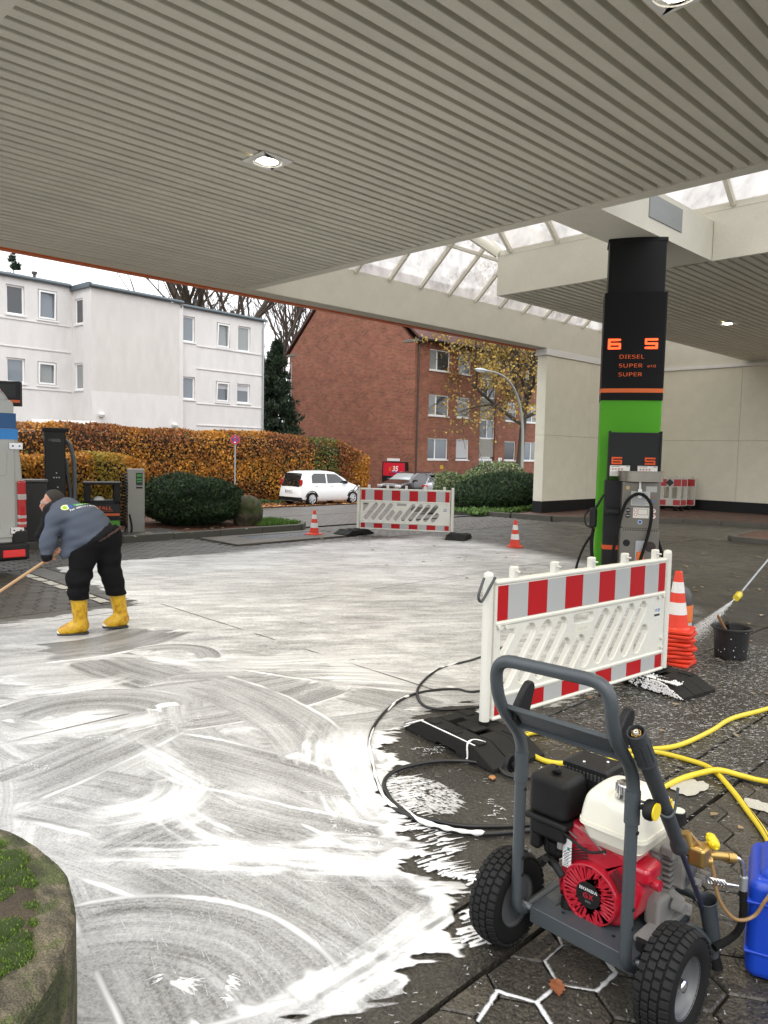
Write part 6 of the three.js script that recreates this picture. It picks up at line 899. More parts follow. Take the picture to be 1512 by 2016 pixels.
{
  const b = thing('bucket', 'black mortar bucket with a stick and brush beside the stacked cones', 'bucket', [6.78, 0.002, -2.5]);
  obj('pail', lathe([[0.001, 0], [0.125, 0], [0.13, 0.008], [0.152, 0.25], [0.168, 0.252], [0.168, 0.266], [0.15, 0.268], [0.144, 0.25], [0.122, 0.02], [0.001, 0.02]], 36), M([0.012, 0.012, 0.013], 0.42, 0, { bumpMap: bumpFine, bumpScale: 0.004 }), b);
  const fl = []; const r = rng(8); for (let i = 0; i < 24; i++) { const a = r() * 6.28, y = 0.02 + r() * 0.22, rr = lerp(0.131, 0.151, y / 0.25); fl.push(T(new THREE.SphereGeometry(0.0025 + 0.003 * r(), 6, 4), cos(a) * rr, y, sin(a) * rr)); } obj('foam_flecks', fl, M([0.8, 0.8, 0.78], 0.6), b); b.children[b.children.length - 1].userData.kind = 'stuff';
  obj('red_mark', T(new THREE.CircleGeometry(0.04, 16), 0.142, 0.14, 0.035, 0, PI / 2 - 0.2), M([0.35, 0.05, 0.04], 0.5), b);
  const s = thing('wooden_stick', 'short wooden stick leaning out of the black bucket', 'stick', [6.78, 0, -2.5]); obj('stick', bar(V(0.06, 0.03, 0.05), V(-0.17, 0.38, -0.06), 0.014, 0.012, 8), M([0.22, 0.12, 0.05], 0.7), s);
  const br = thing('hand_brush', 'dark hand brush standing in the black bucket', 'brush', [6.8, 0, -2.5]); obj('brush_handle', bar(V(0.05, 0.05, 0), V(-0.07, 0.3, -0.03), 0.018, 0.024, 8), blackPlastic, br); obj('bristles', rb(-0.02, 0.08, 0.03, 0.2, -0.07, 0.06, 0.02), M([0.03, 0.03, 0.032], 0.9), br);
  const l = thing('spray_lance', 'pressure lance with a yellow nozzle reaching in from the right picture edge', 'spray lance', [7.45, 0.41, -2.72]);
  const dir = V(2.3, 0.37, -0.33).normalize(), P = (d) => dir.clone().multiplyScalar(d);
  obj('pipe', bar(P(0.16), P(2.4), 0.0105), zinc, l); obj('nozzle', [bar(P(-0.02), P(0.1), 0.03, 0.034, 14), bar(P(0.1), P(0.125), 0.034, 0.02, 14)], M([0.62, 0.5, 0.02], 0.4), l); obj('connector', bar(P(0.11), P(0.2), 0.021, 0.018, 8), M([0.2, 0.13, 0.05], 0.4, 0.4), l);
  const sp = tag(new THREE.Group(), 'fan of water spray from the yellow nozzle towards the bucket', 'water spray', null, 'stuff'); sp.name = 'water_spray'; scene.add(sp);
  scatter('droplets', 3800, sp, (i, q) => { const t = pow(q(), 0.7), o = V(7.42, 0.405, -2.72), e = V(6.72, 0.02, -2.92), a = (q() - 0.5), b2 = (q() + q() - 1), c = o.lerp(e, t); return [c.x + a * 0.3 * t, c.y + b2 * 0.09 * t + 0.02 * t, c.z + b2 * 0.24 * t, 0.0016 + 0.0018 * q(), [1, 1, 1]]; }, new THREE.IcosahedronGeometry(1, 0), MP([0.95, 0.96, 0.97], { roughness: 0.15, transmission: 0.5, thickness: 0 }));
}
{ // stored fence barriers against the end wall
  const mk = (label, x, z, turn) => { const t = thing('fence_barrier', label, 'barrier', [x, 0.11, z], turn, 'white fence barriers stored at the end wall'), s = rrect(-0.55, 0.14, 0.55, 1.0, 0.05); for (let i = 0; i < 4; i++) s.holes.push(rrect(-0.44 + i * 0.24, 0.38, -0.3 + i * 0.24, 0.72, 0.03));
    obj('panel', T(ext(s, 0.06, 0.012, 4), 0, 0, -0.03), M([0.62, 0.6, 0.55], 0.55, 0, { map: dirtTex }), t); for (let i = 0; i < 5; i++) obj(i % 2 ? 'white_foil' : 'red_foil', bx(-0.52 + i * 0.21, -0.315 + i * 0.21, 0.76, 0.97, 0.031, 0.035), i % 2 ? greyFoil : M([0.45, 0.03, 0.03], 0.4), t); for (let i = 0; i < 5; i += 2) obj('red_foil', bx(-0.52 + i * 0.21, -0.315 + i * 0.21, 0.17, 0.33, 0.031, 0.035), M([0.45, 0.03, 0.03], 0.4), t);
    for (const xx of [-0.4, 0.4]) obj('foot', rb(xx - 0.05, xx + 0.05, 0, 0.14, -0.14, 0.14, 0.03), rubber, t); for (const xx of [-0.45, 0, 0.45]) obj('peg', rb(xx - 0.03, xx + 0.03, 1.0, 1.08, -0.03, 0.03, 0.01), M([0.62, 0.6, 0.55], 0.55), t);
    obj('badge', T(new THREE.PlaneGeometry(0.17, 0.17).rotateZ(PI / 4), 0.2, 0.865, 0.037), M([0.02, 0.025, 0.02], 0.5), t); return t; };
  mk('front white fence barrier with black diamond badge stored at the end wall', 22.75, -10.7, -1.0); mk('middle white fence barrier stored at the end wall', 23.0, -10.62, -1.0); mk('rear dirty white fence barrier stored at the end wall', 23.55, -10.6, -1.35);
}
// ---------------------------------------------------------------- worker with a broom (local x: right in the picture, z: towards the camera)
{
  const P = thing('person', 'person bent over in blue grey jacket, black trousers and yellow rubber boots, brushing foam', 'person', [3.026, 0, -6.822], -0.417);
  const skin = M([0.42, 0.2, 0.13], 0.5), C = capsule;
  const hipL = [-0.1, 0.8, 0.05], hipR = [0.1, 0.82, -0.06], kL = [-0.155, 0.48, 0.09], kR = [0.14, 0.5, -0.05], aL = [-0.142, 0.1, 0.06], aR = [0.222, 0.1, -0.1], pel = [0.01, 0.86, -0.01], mid = [-0.1, 1.0, -0.08], chest = [-0.25, 1.07, -0.17], neck = [-0.32, 1.13, -0.26], head = [-0.355, 1.185, -0.33];
  const shL = [-0.335, 1.06, 0.03], elL = [-0.4, 0.87, 0.075], haL = [-0.415, 0.69, 0.06], shR = [-0.37, 1.06, -0.36], elR = [-0.45, 0.86, -0.42], haR = [-0.36, 0.72, -0.3];
  const bodyF = blend([C(hipL, kL, 0.085, 0.06), C(kL, aL, 0.058, 0.04), C(hipR, kR, 0.085, 0.06), C(kR, aR, 0.058, 0.04), C(pel, mid, 0.11, 0.13), C(mid, chest, 0.13, 0.13), C(chest, neck, 0.1, 0.055), C(shL, elL, 0.045, 0.038), C(elL, haL, 0.036, 0.026), C(shR, elR, 0.045, 0.038), C(elR, haR, 0.036, 0.026), C(aL, [-0.28, 0.05, 0.06], 0.035, 0.028), C(aR, [0.12, 0.06, -0.08], 0.035, 0.028), C(neck, head, 0.055, 0.06)], 0.05);
  const body = obj('body', fieldMesh(bodyF, [-0.65, -0.02, -0.6], [0.45, 1.4, 0.35], 0.016), skin, P);
  // head: skull, jaw, nose, ears; it looks down to the left
  const hx = (x, y, z) => [head[0] + x, head[1] + y, head[2] + z];
  const headF = blend([C(hx(-0.01, 0.03, 0), hx(-0.03, -0.015, 0), 0.088, 0.075), C(hx(-0.06, -0.03, 0), hx(-0.085, -0.06, 0), 0.05, 0.035), C(hx(-0.095, 0.0, 0), hx(-0.118, -0.03, 0), 0.013, 0.016), C(hx(0.005, -0.005, 0.075), hx(0.0, -0.035, 0.078), 0.018, 0.012), C(hx(0.005, -0.005, -0.075), hx(0.0, -0.035, -0.078), 0.018, 0.012), C(hx(-0.088, 0.012, 0.03), hx(-0.088, 0.012, -0.03), 0.018, 0.018)], 0.03);
  obj('head', fieldMesh(headF, [head[0] - 0.16, head[1] - 0.14, head[2] - 0.13], [head[0] + 0.13, head[1] + 0.16, head[2] + 0.13], 0.007), skin, body);
  obj('eye', [T(new THREE.SphereGeometry(0.011, 10, 8), ...hx(-0.098, 0.0, 0.032)), T(new THREE.SphereGeometry(0.011, 10, 8), ...hx(-0.098, 0.0, -0.032))], M([0.3, 0.28, 0.26], 0.2), body);
  obj('mouth', T(new THREE.SphereGeometry(0.018, 10, 6).scale(0.4, 0.25, 1), ...hx(-0.112, -0.058, 0)), M([0.3, 0.1, 0.08], 0.5), body);
  obj('hair', fieldMesh((x, y, z) => max(headF(x, y, z) - 0.007, -(0.62 * (y - head[1]) + 0.78 * (x - head[0]) + 0.005)), [head[0] - 0.16, head[1] - 0.14, head[2] - 0.14], [head[0] + 0.15, head[1] + 0.18, head[2] + 0.14], 0.008), M([0.02, 0.016, 0.013], 0.8), P);
  obj('glasses', [tube([hx(-0.02, 0.005, 0.088), hx(-0.09, 0.002, 0.07), hx(-0.118, 0, 0.045)], 0.003, 10, 5), T(new THREE.TorusGeometry(0.021, 0.003, 6, 18).rotateY(PI / 2), ...hx(-0.118, -0.002, 0.03)), T(new THREE.TorusGeometry(0.021, 0.003, 6, 18).rotateY(PI / 2), ...hx(-0.118, -0.002, -0.03))], M([0.55, 0.55, 0.57], 0.25, 0.5), P);
  // hands close round the broom stick
  const sA = V(-0.27, 0.79, 0.02), sB = V(-1.42, 0.0, 0.13), sd = sB.clone().sub(sA).normalize();
  const hand = (h, el, t, side) => {
    const c = sA.clone().addScaledVector(sd, t), w = V(...h), out = w.clone().sub(c); out.addScaledVector(sd, -out.dot(sd)).normalize(); const tan = sd.clone().cross(out).normalize().multiplyScalar(side), list = [C(h, c.clone().addScaledVector(out, 0.034).toArray(), 0.026, 0.024)];
    for (let i = 0; i < 4; i++) { const b = c.clone().addScaledVector(sd, (i - 1.5) * 0.02), len = [0.9, 1, 0.95, 0.8][i], p = (a, r) => b.clone().addScaledVector(out, cos(a) * r).addScaledVector(tan, sin(a) * r).toArray(); list.push(C(p(0.2, 0.036), p(1.1, 0.03), 0.0105, 0.01), C(p(1.1, 0.03), p(2.2 * len, 0.026), 0.01, 0.009), C(p(2.2 * len, 0.026), p(3.3 * len, 0.025), 0.009, 0.008)); }
    const th = (a, r, o) => c.clone().addScaledVector(sd, o).addScaledVector(out, cos(a) * r).addScaledVector(tan, sin(a) * r).toArray(); list.push(C(th(0, 0.034, -0.025), th(-1.1, 0.032, -0.045), 0.012, 0.011), C(th(-1.1, 0.032, -0.045), th(-2.3, 0.026, -0.03), 0.011, 0.009));
    const f = blend(list, 0.006), q = [c.x, c.y, c.z]; obj('hand', fieldMesh(f, q.map((v) => v - 0.1), q.map((v) => v + 0.1), 0.004), skin, body);
  };
  hand(haL, elL, 0.16, 1); hand(haR, elR, 0.06, -1);
  // jacket: one skin, its black yoke, hem and front panels by colour
  const fold = (x, y, z) => 0.03 * (noise(x * 4 + y * 13, z * 6 - y * 4 + 9, 261) - 0.5) + 0.02 * (noise(x * 9 - y * 22, z * 8 + y * 7, 262) - 0.5);
  const torso = blend([C([0.02, 0.84, 0.0], [-0.09, 0.99, -0.05], 0.172, 0.182), C([-0.09, 0.99, -0.05], [-0.26, 1.05, -0.16], 0.182, 0.145), C([-0.13, 0.88, -0.02], [-0.2, 0.76, 0.0], 0.15, 0.1), C([-0.26, 1.07, -0.16], [-0.345, 1.11, -0.19], 0.15, 0.105), C([-0.26, 1.07, -0.16], shL, 0.125, 0.078), C([-0.26, 1.07, -0.16], shR, 0.13, 0.09)], 0.09);
  const sleeves = blend([C([-0.285, 1.13, -0.17], [-0.345, 1.13, -0.22], 0.115, 0.1), C(shL, elL, 0.074, 0.06), C(elL, [-0.416, 0.73, 0.07], 0.06, 0.047), C(shR, elR, 0.085, 0.072), C(elR, [-0.38, 0.76, -0.32], 0.07, 0.05)], 0.04);
  const hemF = (x, y) => (y - 0.86 - 0.6 * x) * 0.857;                  // height above the slanting hem
  const jackF = (x, y, z) => smin(max(torso(x, y, z) - 0.012 * sstep(hemF(x, y), 0.1, 0.02), -hemF(x, y)), sleeves(x, y, z), 0.05) + fold(x, y, z) * sstep(hemF(x, y), -0.02, 0.06);
  const jg = fieldMesh(jackF, [-0.62, 0.6, -0.6], [0.36, 1.4, 0.34], 0.0125); { const p = jg.attributes.position, col = new Float32Array(p.count * 3);
    for (let i = 0; i < p.count; i++) { const x = p.getX(i), y = p.getY(i), z = p.getZ(i), yoke = -x * 0.75 + (y - 1.08) * 0.5 - z * 0.55, front = x < -0.455 && z < 0.09, cuff = y < 0.755 && x < -0.33; const black = (hemF(x, y) < 0.03 + 0.22 * (x + 0.1) && x > -0.12) || yoke > 0.36 || front || cuff; col.set(black ? [0.009, 0.009, 0.011] : [0.075, 0.09, 0.12], i * 3); }
    jg.setAttribute('color', new THREE.BufferAttribute(col, 3)); }
  const jm = new THREE.MeshPhysicalMaterial({ vertexColors: true, roughness: 0.85, specularIntensity: 0.3, bumpMap: bumpFine, bumpScale: 0.001 }); const jk = new THREE.Mesh(jg, jm); jk.name = 'jacket'; jk.castShadow = jk.receiveShadow = true; P.add(jk);
  // print on the back, laid onto the jacket
  { const c = V(-0.13, 1.3, 0.1), n = V(0.1, 0.72, 0.68).normalize(), u = V(1, 0.12, -0.28); u.addScaledVector(n, -u.dot(n)).normalize(); const v = n.clone().cross(u), pos = [], uv = [], idx = [], A = 22, B = 12;
    for (let j = 0; j <= B; j++) for (let i = 0; i <= A; i++) { const q = c.clone().addScaledVector(u, (i / A - 0.5) * 0.34).addScaledVector(v, (j / B - 0.5) * 0.15 - 0.02).addScaledVector(n, 0.16); for (let k = 0; k < 70; k++) { const d = jackF(q.x, q.y, q.z) - 0.004; if (d < 0.0005) break; q.addScaledVector(n, -d * 0.7); } pos.push(q.x, q.y, q.z); uv.push(i / A, j / B); }
    for (let j = 0; j < B; j++) for (let i = 0; i < A; i++) { const a = j * (A + 1) + i, b = a + A + 1; idx.push(a, a + 1, b, b, a + 1, b + 1); }
    const g = new THREE.BufferGeometry(); g.setAttribute('position', new THREE.Float32BufferAttribute(pos, 3)); g.setAttribute('uv', new THREE.Float32BufferAttribute(uv, 2)); g.setIndex(idx); g.computeVertexNormals();
    const art = (mask) => canvasTex(340, 150, (x) => { const F = (s) => { x.fillStyle = mask ? '#fff' : s; }; x.fillStyle = mask ? '#000' : '#3c4350'; x.fillRect(0, 0, 340, 150); F('#d8e0b0'); x.beginPath(); x.ellipse(56, 62, 42, 34, -0.3, 0, 7); x.fill(); F('#8fb52c'); x.beginPath(); x.arc(50, 66, 22, 0, 7); x.fill(); F('#2c4f9a'); x.beginPath(); x.moveTo(78, 40); x.lineTo(128, 34); x.lineTo(108, 92); x.lineTo(82, 88); x.fill(); F('#3f9a4a'); x.fillRect(132, 22, 92, 40); F('#8fc05a'); x.fillRect(228, 26, 90, 30); F('#e8e8e8'); x.fillRect(150, 52, 60, 9); x.font = 'bold 30px sans-serif'; x.fillText('Tel. 08012 / 864780', 76, 122); });
    const am = art(true); am.colorSpace = THREE.NoColorSpace; obj('back_print', g, new THREE.MeshStandardMaterial({ map: art(false), alphaMap: am, transparent: true, roughness: 0.7 }), jk); }
  const fold2 = (x, y, z) => 0.016 * (noise(x * 6, y * 16 + z * 4, 271) - 0.5) + 0.012 * (noise(x * 12 + 4, y * 34, 272) - 0.5) * (y < 0.62 ? 1.5 : 0.6);
  const legs = blend([C([-0.085, 0.84, 0.04], [-0.145, 0.52, 0.09], 0.142, 0.094), C([-0.145, 0.52, 0.09], [-0.15, 0.335, 0.08], 0.1, 0.09), C([0.085, 0.86, -0.05], [0.135, 0.52, -0.04], 0.142, 0.094), C([0.135, 0.52, -0.04], [0.18, 0.34, -0.07], 0.1, 0.088), C([-0.06, 0.88, 0.02], [0.08, 0.9, -0.03], 0.15, 0.145)], 0.035);
  obj('trousers', boxUV(fieldMesh((x, y, z) => max(legs(x, y, z) + fold2(x, y, z), 0.33 - y, hemF(x, y) - 0.03), [-0.4, 0.3, -0.32], [0.36, 1.15, 0.32], 0.0125)), MP([0.0075, 0.0075, 0.0085], { roughness: 0.9, specularIntensity: 0.2, bumpMap: bumpFine, bumpScale: 0.001 }), P);
  obj('belt', fieldMesh((x, y, z) => max(abs(blend([C([-0.06, 0.9, 0.02], [0.08, 0.92, -0.03], 0.15, 0.145)], 0.03)(x, y, z) - 0.006) - 0.006, abs(hemF(x, y) + 0.012) - 0.014), [-0.3, 0.8, -0.3], [0.3, 1.15, 0.3], 0.012), M([0.05, 0.02, 0.015], 0.5), P);
  const bootM = M([0.56, 0.34, 0.012], 0.42, 0, { map: tex(256, 256, (x, y) => { const n = fbm(x / 22, y / 22, 5, 281, 12), s = 1, d = sstep(n, 0.4, 0.8), v = 0.98 - 0.18 * d - 0.1 * (noise(x / 2, y / 2, 283) - 0.5); return [v * s, v * s * (1 - 0.1 * d), v * s * (1 - 0.1 * d)]; }, { srgb: true, repeat: [3, 3] }) });
  const boot = (a, heel, toe, top, tilt) => {
    const hd = V(toe[0] - heel[0], 0, toe[2] - heel[2]), L = hd.length(); hd.normalize(); const at = (k, y, s = 0) => [heel[0] + hd.x * L * k - hd.z * s, y + heel[1] + (toe[1] - heel[1]) * k, heel[2] + hd.z * L * k + hd.x * s];
    const shaft = blend([C(top, at(0.24, 0.1), 0.074, 0.06), C(at(0.2, 0.07), at(0.6, 0.06), 0.055, 0.048), C(at(0.6, 0.055), at(0.88, 0.04), 0.05, 0.042)], 0.05);
    const lo = [min(top[0], heel[0], toe[0]) - 0.1, -0.01, min(heel[2], toe[2], top[2]) - 0.1], hi = [max(top[0], heel[0], toe[0]) + 0.1, 0.4, max(heel[2], toe[2], top[2]) + 0.1], floorY = (x, z) => { const k = ((x - heel[0]) * hd.x + (z - heel[2]) * hd.z) / L; return heel[1] + (toe[1] - heel[1]) * clamp(k); };
    const o = obj('boot', boxUV(fieldMesh((x, y, z) => max(shaft(x, y, z), floorY(x, z) + 0.012 - y, y - top[1]), lo, hi, 0.009)), bootM, P);
    obj('sole', fieldMesh((x, y, z) => max(shaft(x, min(max(y, 0.05), 0.06), z) - 0.004, y - floorY(x, z) - 0.022, floorY(x, z) - y + 0.001), lo, [hi[0], 0.16, hi[2]], 0.008), M([0.02, 0.02, 0.022], 0.7), o);
    obj('white_toe', fieldMesh((x, y, z) => max(shaft(x, y, z) - 0.003, hypot(x - at(1, 0)[0], (y - 0.02 - at(1, 0)[1]) * 1.2, z - at(1, 0)[2]) - 0.036, floorY(x, z) + 0.02 - y), lo, [hi[0], 0.2, hi[2]], 0.008), M([0.8, 0.78, 0.72], 0.5), o);
  };
  boot(aL, [-0.075, 0.0, 0.06], [-0.32, 0.0, 0.06], [-0.15, 0.36, 0.075]); boot(aR, [0.27, 0.0, -0.12], [0.07, 0.025, -0.02], [0.182, 0.37, -0.075]);
  const st = thing('broom', 'long wooden broom stick held by the bent worker, running out to the left', 'broom', [3.026, 0, -6.822], -0.417);
  obj('stick', sweep([sA.clone().addScaledVector(sd, -0.12), sA.clone().addScaledVector(sd, 0.6), sB], 0.0135, 10), M([0.42, 0.26, 0.13], 0.6), st);
  obj('broom_head', rb(-0.05, 0.05, 0.06, 0.12, -0.25, 0.25, 0.01).translate(-1.42, 0, 0.13), M([0.3, 0.18, 0.08], 0.7), st); obj('bristles', rb(-0.05, 0.05, 0.001, 0.06, -0.25, 0.25, 0.01).translate(-1.42, 0, 0.13), M([0.1, 0.05, 0.03], 0.9), st);
}
// ---------------------------------------------------------------- petrol driven pressure washer, hoses, jerrycan, planter
const frameGrey = M([0.05, 0.06, 0.067], 0.42, 0, { bumpMap: bumpFine, bumpScale: 0.0004 });
const alu = M([0.34, 0.335, 0.32], 0.45, 0.8, { bumpMap: bumpFine, bumpScale: 0.002 }), brass = M([0.5, 0.33, 0.11], 0.34, 0.9), honda = MP([0.42, 0.006, 0.022], { roughness: 0.3, clearcoat: 0.7, clearcoatRoughness: 0.12 }), tankM = MP([0.83, 0.8, 0.68], { roughness: 0.32, clearcoat: 0.3 }), blk = MP([0.009, 0.009, 0.0095], { roughness: 0.48, specularIntensity: 0.6, bumpMap: bumpFine, bumpScale: 0.0006 });
{
  const w = thing('pressure_washer', 'petrol pressure washer with red engine, cream tank and grey tubular frame on two tyres', 'pressure washer', [2.3, 0, -1.2]);
  const o = (n, g, m, par = w) => { const gg = G(g).clone(); if (par === w) gg.translate(-2.3, 0, 1.2); else gg.translate(-2.3, 0, 1.2); return obj(n, gg, m, par); };
  // frame
  for (const z of [-1.435, -1.033]) { const f = o('upright', pipe([[2.5, 0.15, z], [2.1, 0.15, z], [2.1, 0.7, z]], 0.0195, 0.07, 14), frameGrey); f.geometry; obj('hole', [0.3, 0.36, 0.6].map((y) => T(cyl(0.0062, 0.0062, 0.004, 0, 0, 0, 10).rotateX(PI / 2), 2.1 - 2.3, y, z + 1.2 + 0.0185)), M([0.004, 0.004, 0.004], 0.9), f); }
  o('handle', [pipe([[2.1, 0.64, -1.435], [2.102, 0.77, -1.435], [1.955, 0.93, -1.435], [1.935, 1.075, -1.435], [1.935, 1.085, -1.033], [1.955, 0.935, -1.033], [2.102, 0.775, -1.033], [2.1, 0.64, -1.033]], 0.0205, 0.075, 14)], frameGrey);
  for (const z of [-1.435, -1.033]) o('sleeve', cyl(0.0235, 0.0235, 0.1, 2.1, 0.625, z, 16), frameGrey);
  o('shelf_plate', [(() => { const g = rb(-0.004, 0.004, -0.052, 0.052, -0.39, 0, 0.003, 1); g.rotateZ(0.72); g.translate(2.025, 0.875, -1.04); return g; })(), (() => { const g = rb(-0.016, 0.0, -0.004, 0.004, -0.39, 0, 0.002, 1); g.rotateZ(0.72); g.translate(1.992, 0.915, -1.04); return g; })(), (() => { const g = rb(-0.016, 0.0, -0.004, 0.004, -0.39, 0, 0.002, 1); g.rotateZ(0.72); g.translate(2.058, 0.837, -1.04); return g; })()], frameGrey);
  const fin = (z) => { const s = new THREE.Shape(); s.moveTo(-0.02, -0.02); s.lineTo(0.045, -0.05); s.lineTo(0.085, 0.065); s.quadraticCurveTo(0.085, 0.1, 0.055, 0.095); s.quadraticCurveTo(0.03, 0.085, -0.02, 0.015); s.closePath(); const g = ext(s, 0.024, 0.006, 6); g.translate(2.03, 0.88, z - 0.012); return g; };
  o('cable_hook', fin(-1.412), blk); o('cable_hook', fin(-1.056), blk);
  const kn = o('knob', [cyl(0.03, 0.03, 0.02, 0, 0, 0, 18).rotateX(PI / 2).translate(2.1, 0.67, -1.49), cyl(0.012, 0.012, 0.03, 0, 0, 0, 10).rotateX(PI / 2).translate(2.1, 0.67, -1.468)], blk);
  const k2 = o('knob', [T(lathe([[0.001, 0], [0.027, 0], [0.031, 0.006], [0.031, 0.02], [0.026, 0.027]], 24).rotateX(PI / 2), 2.1, 0.685, -0.99), cyl(0.009, 0.009, 0.03, 0, 0, 0, 10).rotateX(PI / 2).translate(2.1, 0.685, -1.005)], blk);
  obj('yellow_cap', T(cyl(0.0255, 0.026, 0.005, 0, 0, 0, 24).rotateX(PI / 2), 2.1 - 2.3, 0.685, -0.961 + 1.2), M([0.72, 0.55, 0.01], 0.35), k2);
  const pl = o('platform', [(() => { const s = rrect(2.13, 1.02, 2.54, 1.40, 0.01); s.holes.push(rrect(2.2, 1.31, 2.25, 1.34, 0.004)); const g = ext(s, 0.008, 0.002, 3, 1); g.rotateX(-PI / 2); g.translate(0, 0.175, 0); return g; })(), rb(2.13, 2.137, 0.128, 0.18, -1.4, -1.02, 0.003, 1), rb(2.533, 2.54, 0.128, 0.18, -1.4, -1.02, 0.003, 1), rb(2.135, 2.535, 0.13, 0.18, -1.4, -1.394, 0.002, 1), rb(2.135, 2.535, 0.13, 0.18, -1.026, -1.02, 0.002, 1)], frameGrey);
  obj('bolt_hole', [[2.18, -1.3], [2.19, -1.12], [2.5, -1.05], [2.45, -1.2]].map(([x, z]) => cyl(0.006, 0.006, 0.002, x - 2.3, 0.1835, z + 1.2, 10)), M([0.004, 0.004, 0.004], 0.9), pl);
  // wheels
  for (const [z, q] of [[-1.508, -1], [-0.903, 1]]) {
    const wh = new THREE.Group(); wh.name = 'wheel'; wh.position.set(2.15 - 2.3, 0.166, z + 1.2); wh.rotation.y = q < 0 ? PI : 0; w.add(wh);
    const R = 0.156; obj('tyre', lathe([[0.088, -0.04], [0.1, -0.05], [0.128, -0.054], [0.148, -0.046], [R, -0.03], [R + 0.001, 0], [R, 0.03], [0.148, 0.046], [0.128, 0.054], [0.1, 0.05], [0.088, 0.04]], 48).rotateX(PI / 2), tyreM, wh);
    const lug = [], N = 36; for (let i = 0; i < N; i++) for (const [row, wd, oz] of [[-0.036, 0.021, 0.5], [-0.0125, 0.022, 0], [0.0125, 0.022, 0.5], [0.036, 0.021, 0]]) { const a = ((i + oz) / N) * 2 * PI, edge = abs(row) > 0.03, rr = edge ? R - 0.003 : R + 0.002; const g = rb(-0.0108, 0.0108, 0, 0.009, -wd / 2, wd / 2, 0.0025, 1); if (edge) g.rotateX(row > 0 ? 0.42 : -0.42); g.translate(0, rr - 0.003, row); g.rotateZ(a); lug.push(g); const g2 = rb(-0.006, 0.0045, 0, 0.009, -wd / 2, wd / 2, 0.002, 1); if (edge) { g2.rotateX(row > 0 ? 0.42 : -0.42); } }
    for (let i = 0; i < N; i++) for (const s of [-1, 1]) { const a = ((i + (s > 0 ? 0 : 0.5)) / N) * 2 * PI, g = rb(-0.01, 0.01, -0.012, 0.006, -0.004, 0.004, 0.002, 1); g.rotateX(s * 1.0); g.translate(0, 0.149, s * 0.0465); g.rotateZ(a); lug.push(g); }
    obj('tread', lug, MP([0.012, 0.0122, 0.0125], { roughness: 0.72, specularIntensity: 0.5 }), wh);
    obj('rim', [lathe([[0.001, 0.012], [0.03, 0.012], [0.04, 0.006], [0.075, 0.004], [0.082, 0.03], [0.09, 0.042], [0.096, 0.044]], 36).rotateX(PI / 2), lathe([[0.096, -0.044], [0.09, -0.042], [0.08, -0.025], [0.05, -0.012], [0.001, -0.01]], 36).rotateX(PI / 2)], M([0.11, 0.115, 0.12], 0.45, 0.2), wh);
    obj('hub_cap', lathe([[0.02, 0.012], [0.02, 0.03], [0.016, 0.037], [0.001, 0.04]], 20).rotateX(PI / 2), chrome, wh);
    obj('rim_inner', T(lathe([[0.001, 0], [0.088, 0.002]], 28).rotateX(-PI / 2), 0, 0, -0.03), M([0.08, 0.085, 0.09], 0.5), wh);
  }
  o('axle', cyl(0.01, 0.01, 0.6, 0, 0, 0, 10).translate(0, -0.3, 0).rotateX(PI / 2).translate(2.15, 0.165, -1.205), zinc);
  // engine: shroud, recoil starter
  const sh = new THREE.Shape(); sh.moveTo(-1.345, 0.2); sh.lineTo(-1.35, 0.44); sh.quadraticCurveTo(-1.345, 0.475, -1.31, 0.478); sh.lineTo(-1.12, 0.44); sh.quadraticCurveTo(-1.06, 0.41, -1.055, 0.33); sh.lineTo(-1.07, 0.25); sh.quadraticCurveTo(-1.1, 0.185, -1.18, 0.178); sh.quadraticCurveTo(-1.3, 0.178, -1.345, 0.24); sh.closePath();
  const along = (g, x) => { g.rotateY(-PI / 2); g.translate(x, 0, 0); return g; };        // shape (z, y) extruded towards the handle
  const en = o('engine_shroud', [along(ext(sh, 0.13, 0.016, 10, 3), 2.36)], honda);
  const fc = [0.272, -1.222], ring = new THREE.Shape(); ring.absarc(fc[1], fc[0], 0.101, 0, 2 * PI); const hub = (r0, r1, a, wd) => { const c = cos(a), s = sin(a), q = (r, t) => [fc[1] + c * r - s * t, fc[0] + s * r + c * t], h = new THREE.Path(); const p = [q(r0, -wd), q(r1, -wd * 1.35), q(r1, wd * 1.35), q(r0, wd)]; p.forEach(([x, y], i) => (i ? h.lineTo(x, y) : h.moveTo(x, y))); h.closePath(); return h; };
  for (let i = 0; i < 40; i++) ring.holes.push(hub(i % 2 ? 0.056 : 0.05, i % 2 ? 0.092 : 0.088, (i / 40) * 2 * PI, 0.0021));
  const cover = obj('recoil_cover', [along(ext(ring, 0.012, 0.003, 24, 2), 2.214).translate(-2.3, 0, 1.2), T(lathe([[0.101, 0], [0.104, 0.008], [0.104, 0.03]], 40).rotateZ(-PI / 2), 2.205 - 2.3, fc[0], fc[1] + 1.2)], honda, en);
  obj('fan_screen', T(cyl(0.1, 0.1, 0.002, 0, 0, 0, 32).rotateZ(PI / 2), 2.216 - 2.3, fc[0], fc[1] + 1.2), M([0.012, 0.01, 0.01], 0.7), en);
  obj('badge', T(new THREE.CircleGeometry(0.044, 32).rotateY(-PI / 2), 2.199 - 2.3, fc[0], fc[1] + 1.2), print(canvasTex(256, 256, (c) => { c.fillStyle = '#151516'; c.fillRect(0, 0, 256, 256); c.textAlign = 'center'; c.fillStyle = '#e6e6e6'; c.font = 'bold 44px serif'; c.setTransform(1.15, 0, 0, 1, 0, 0); c.fillText('HONDA', 111, 92); c.fillStyle = '#a8182a'; c.font = 'bold 74px sans-serif'; c.fillText('GX', 111, 164); c.fillStyle = '#6d6d6d'; c.font = 'bold 34px sans-serif'; c.fillText('390', 111, 206); }), 0.35), en);
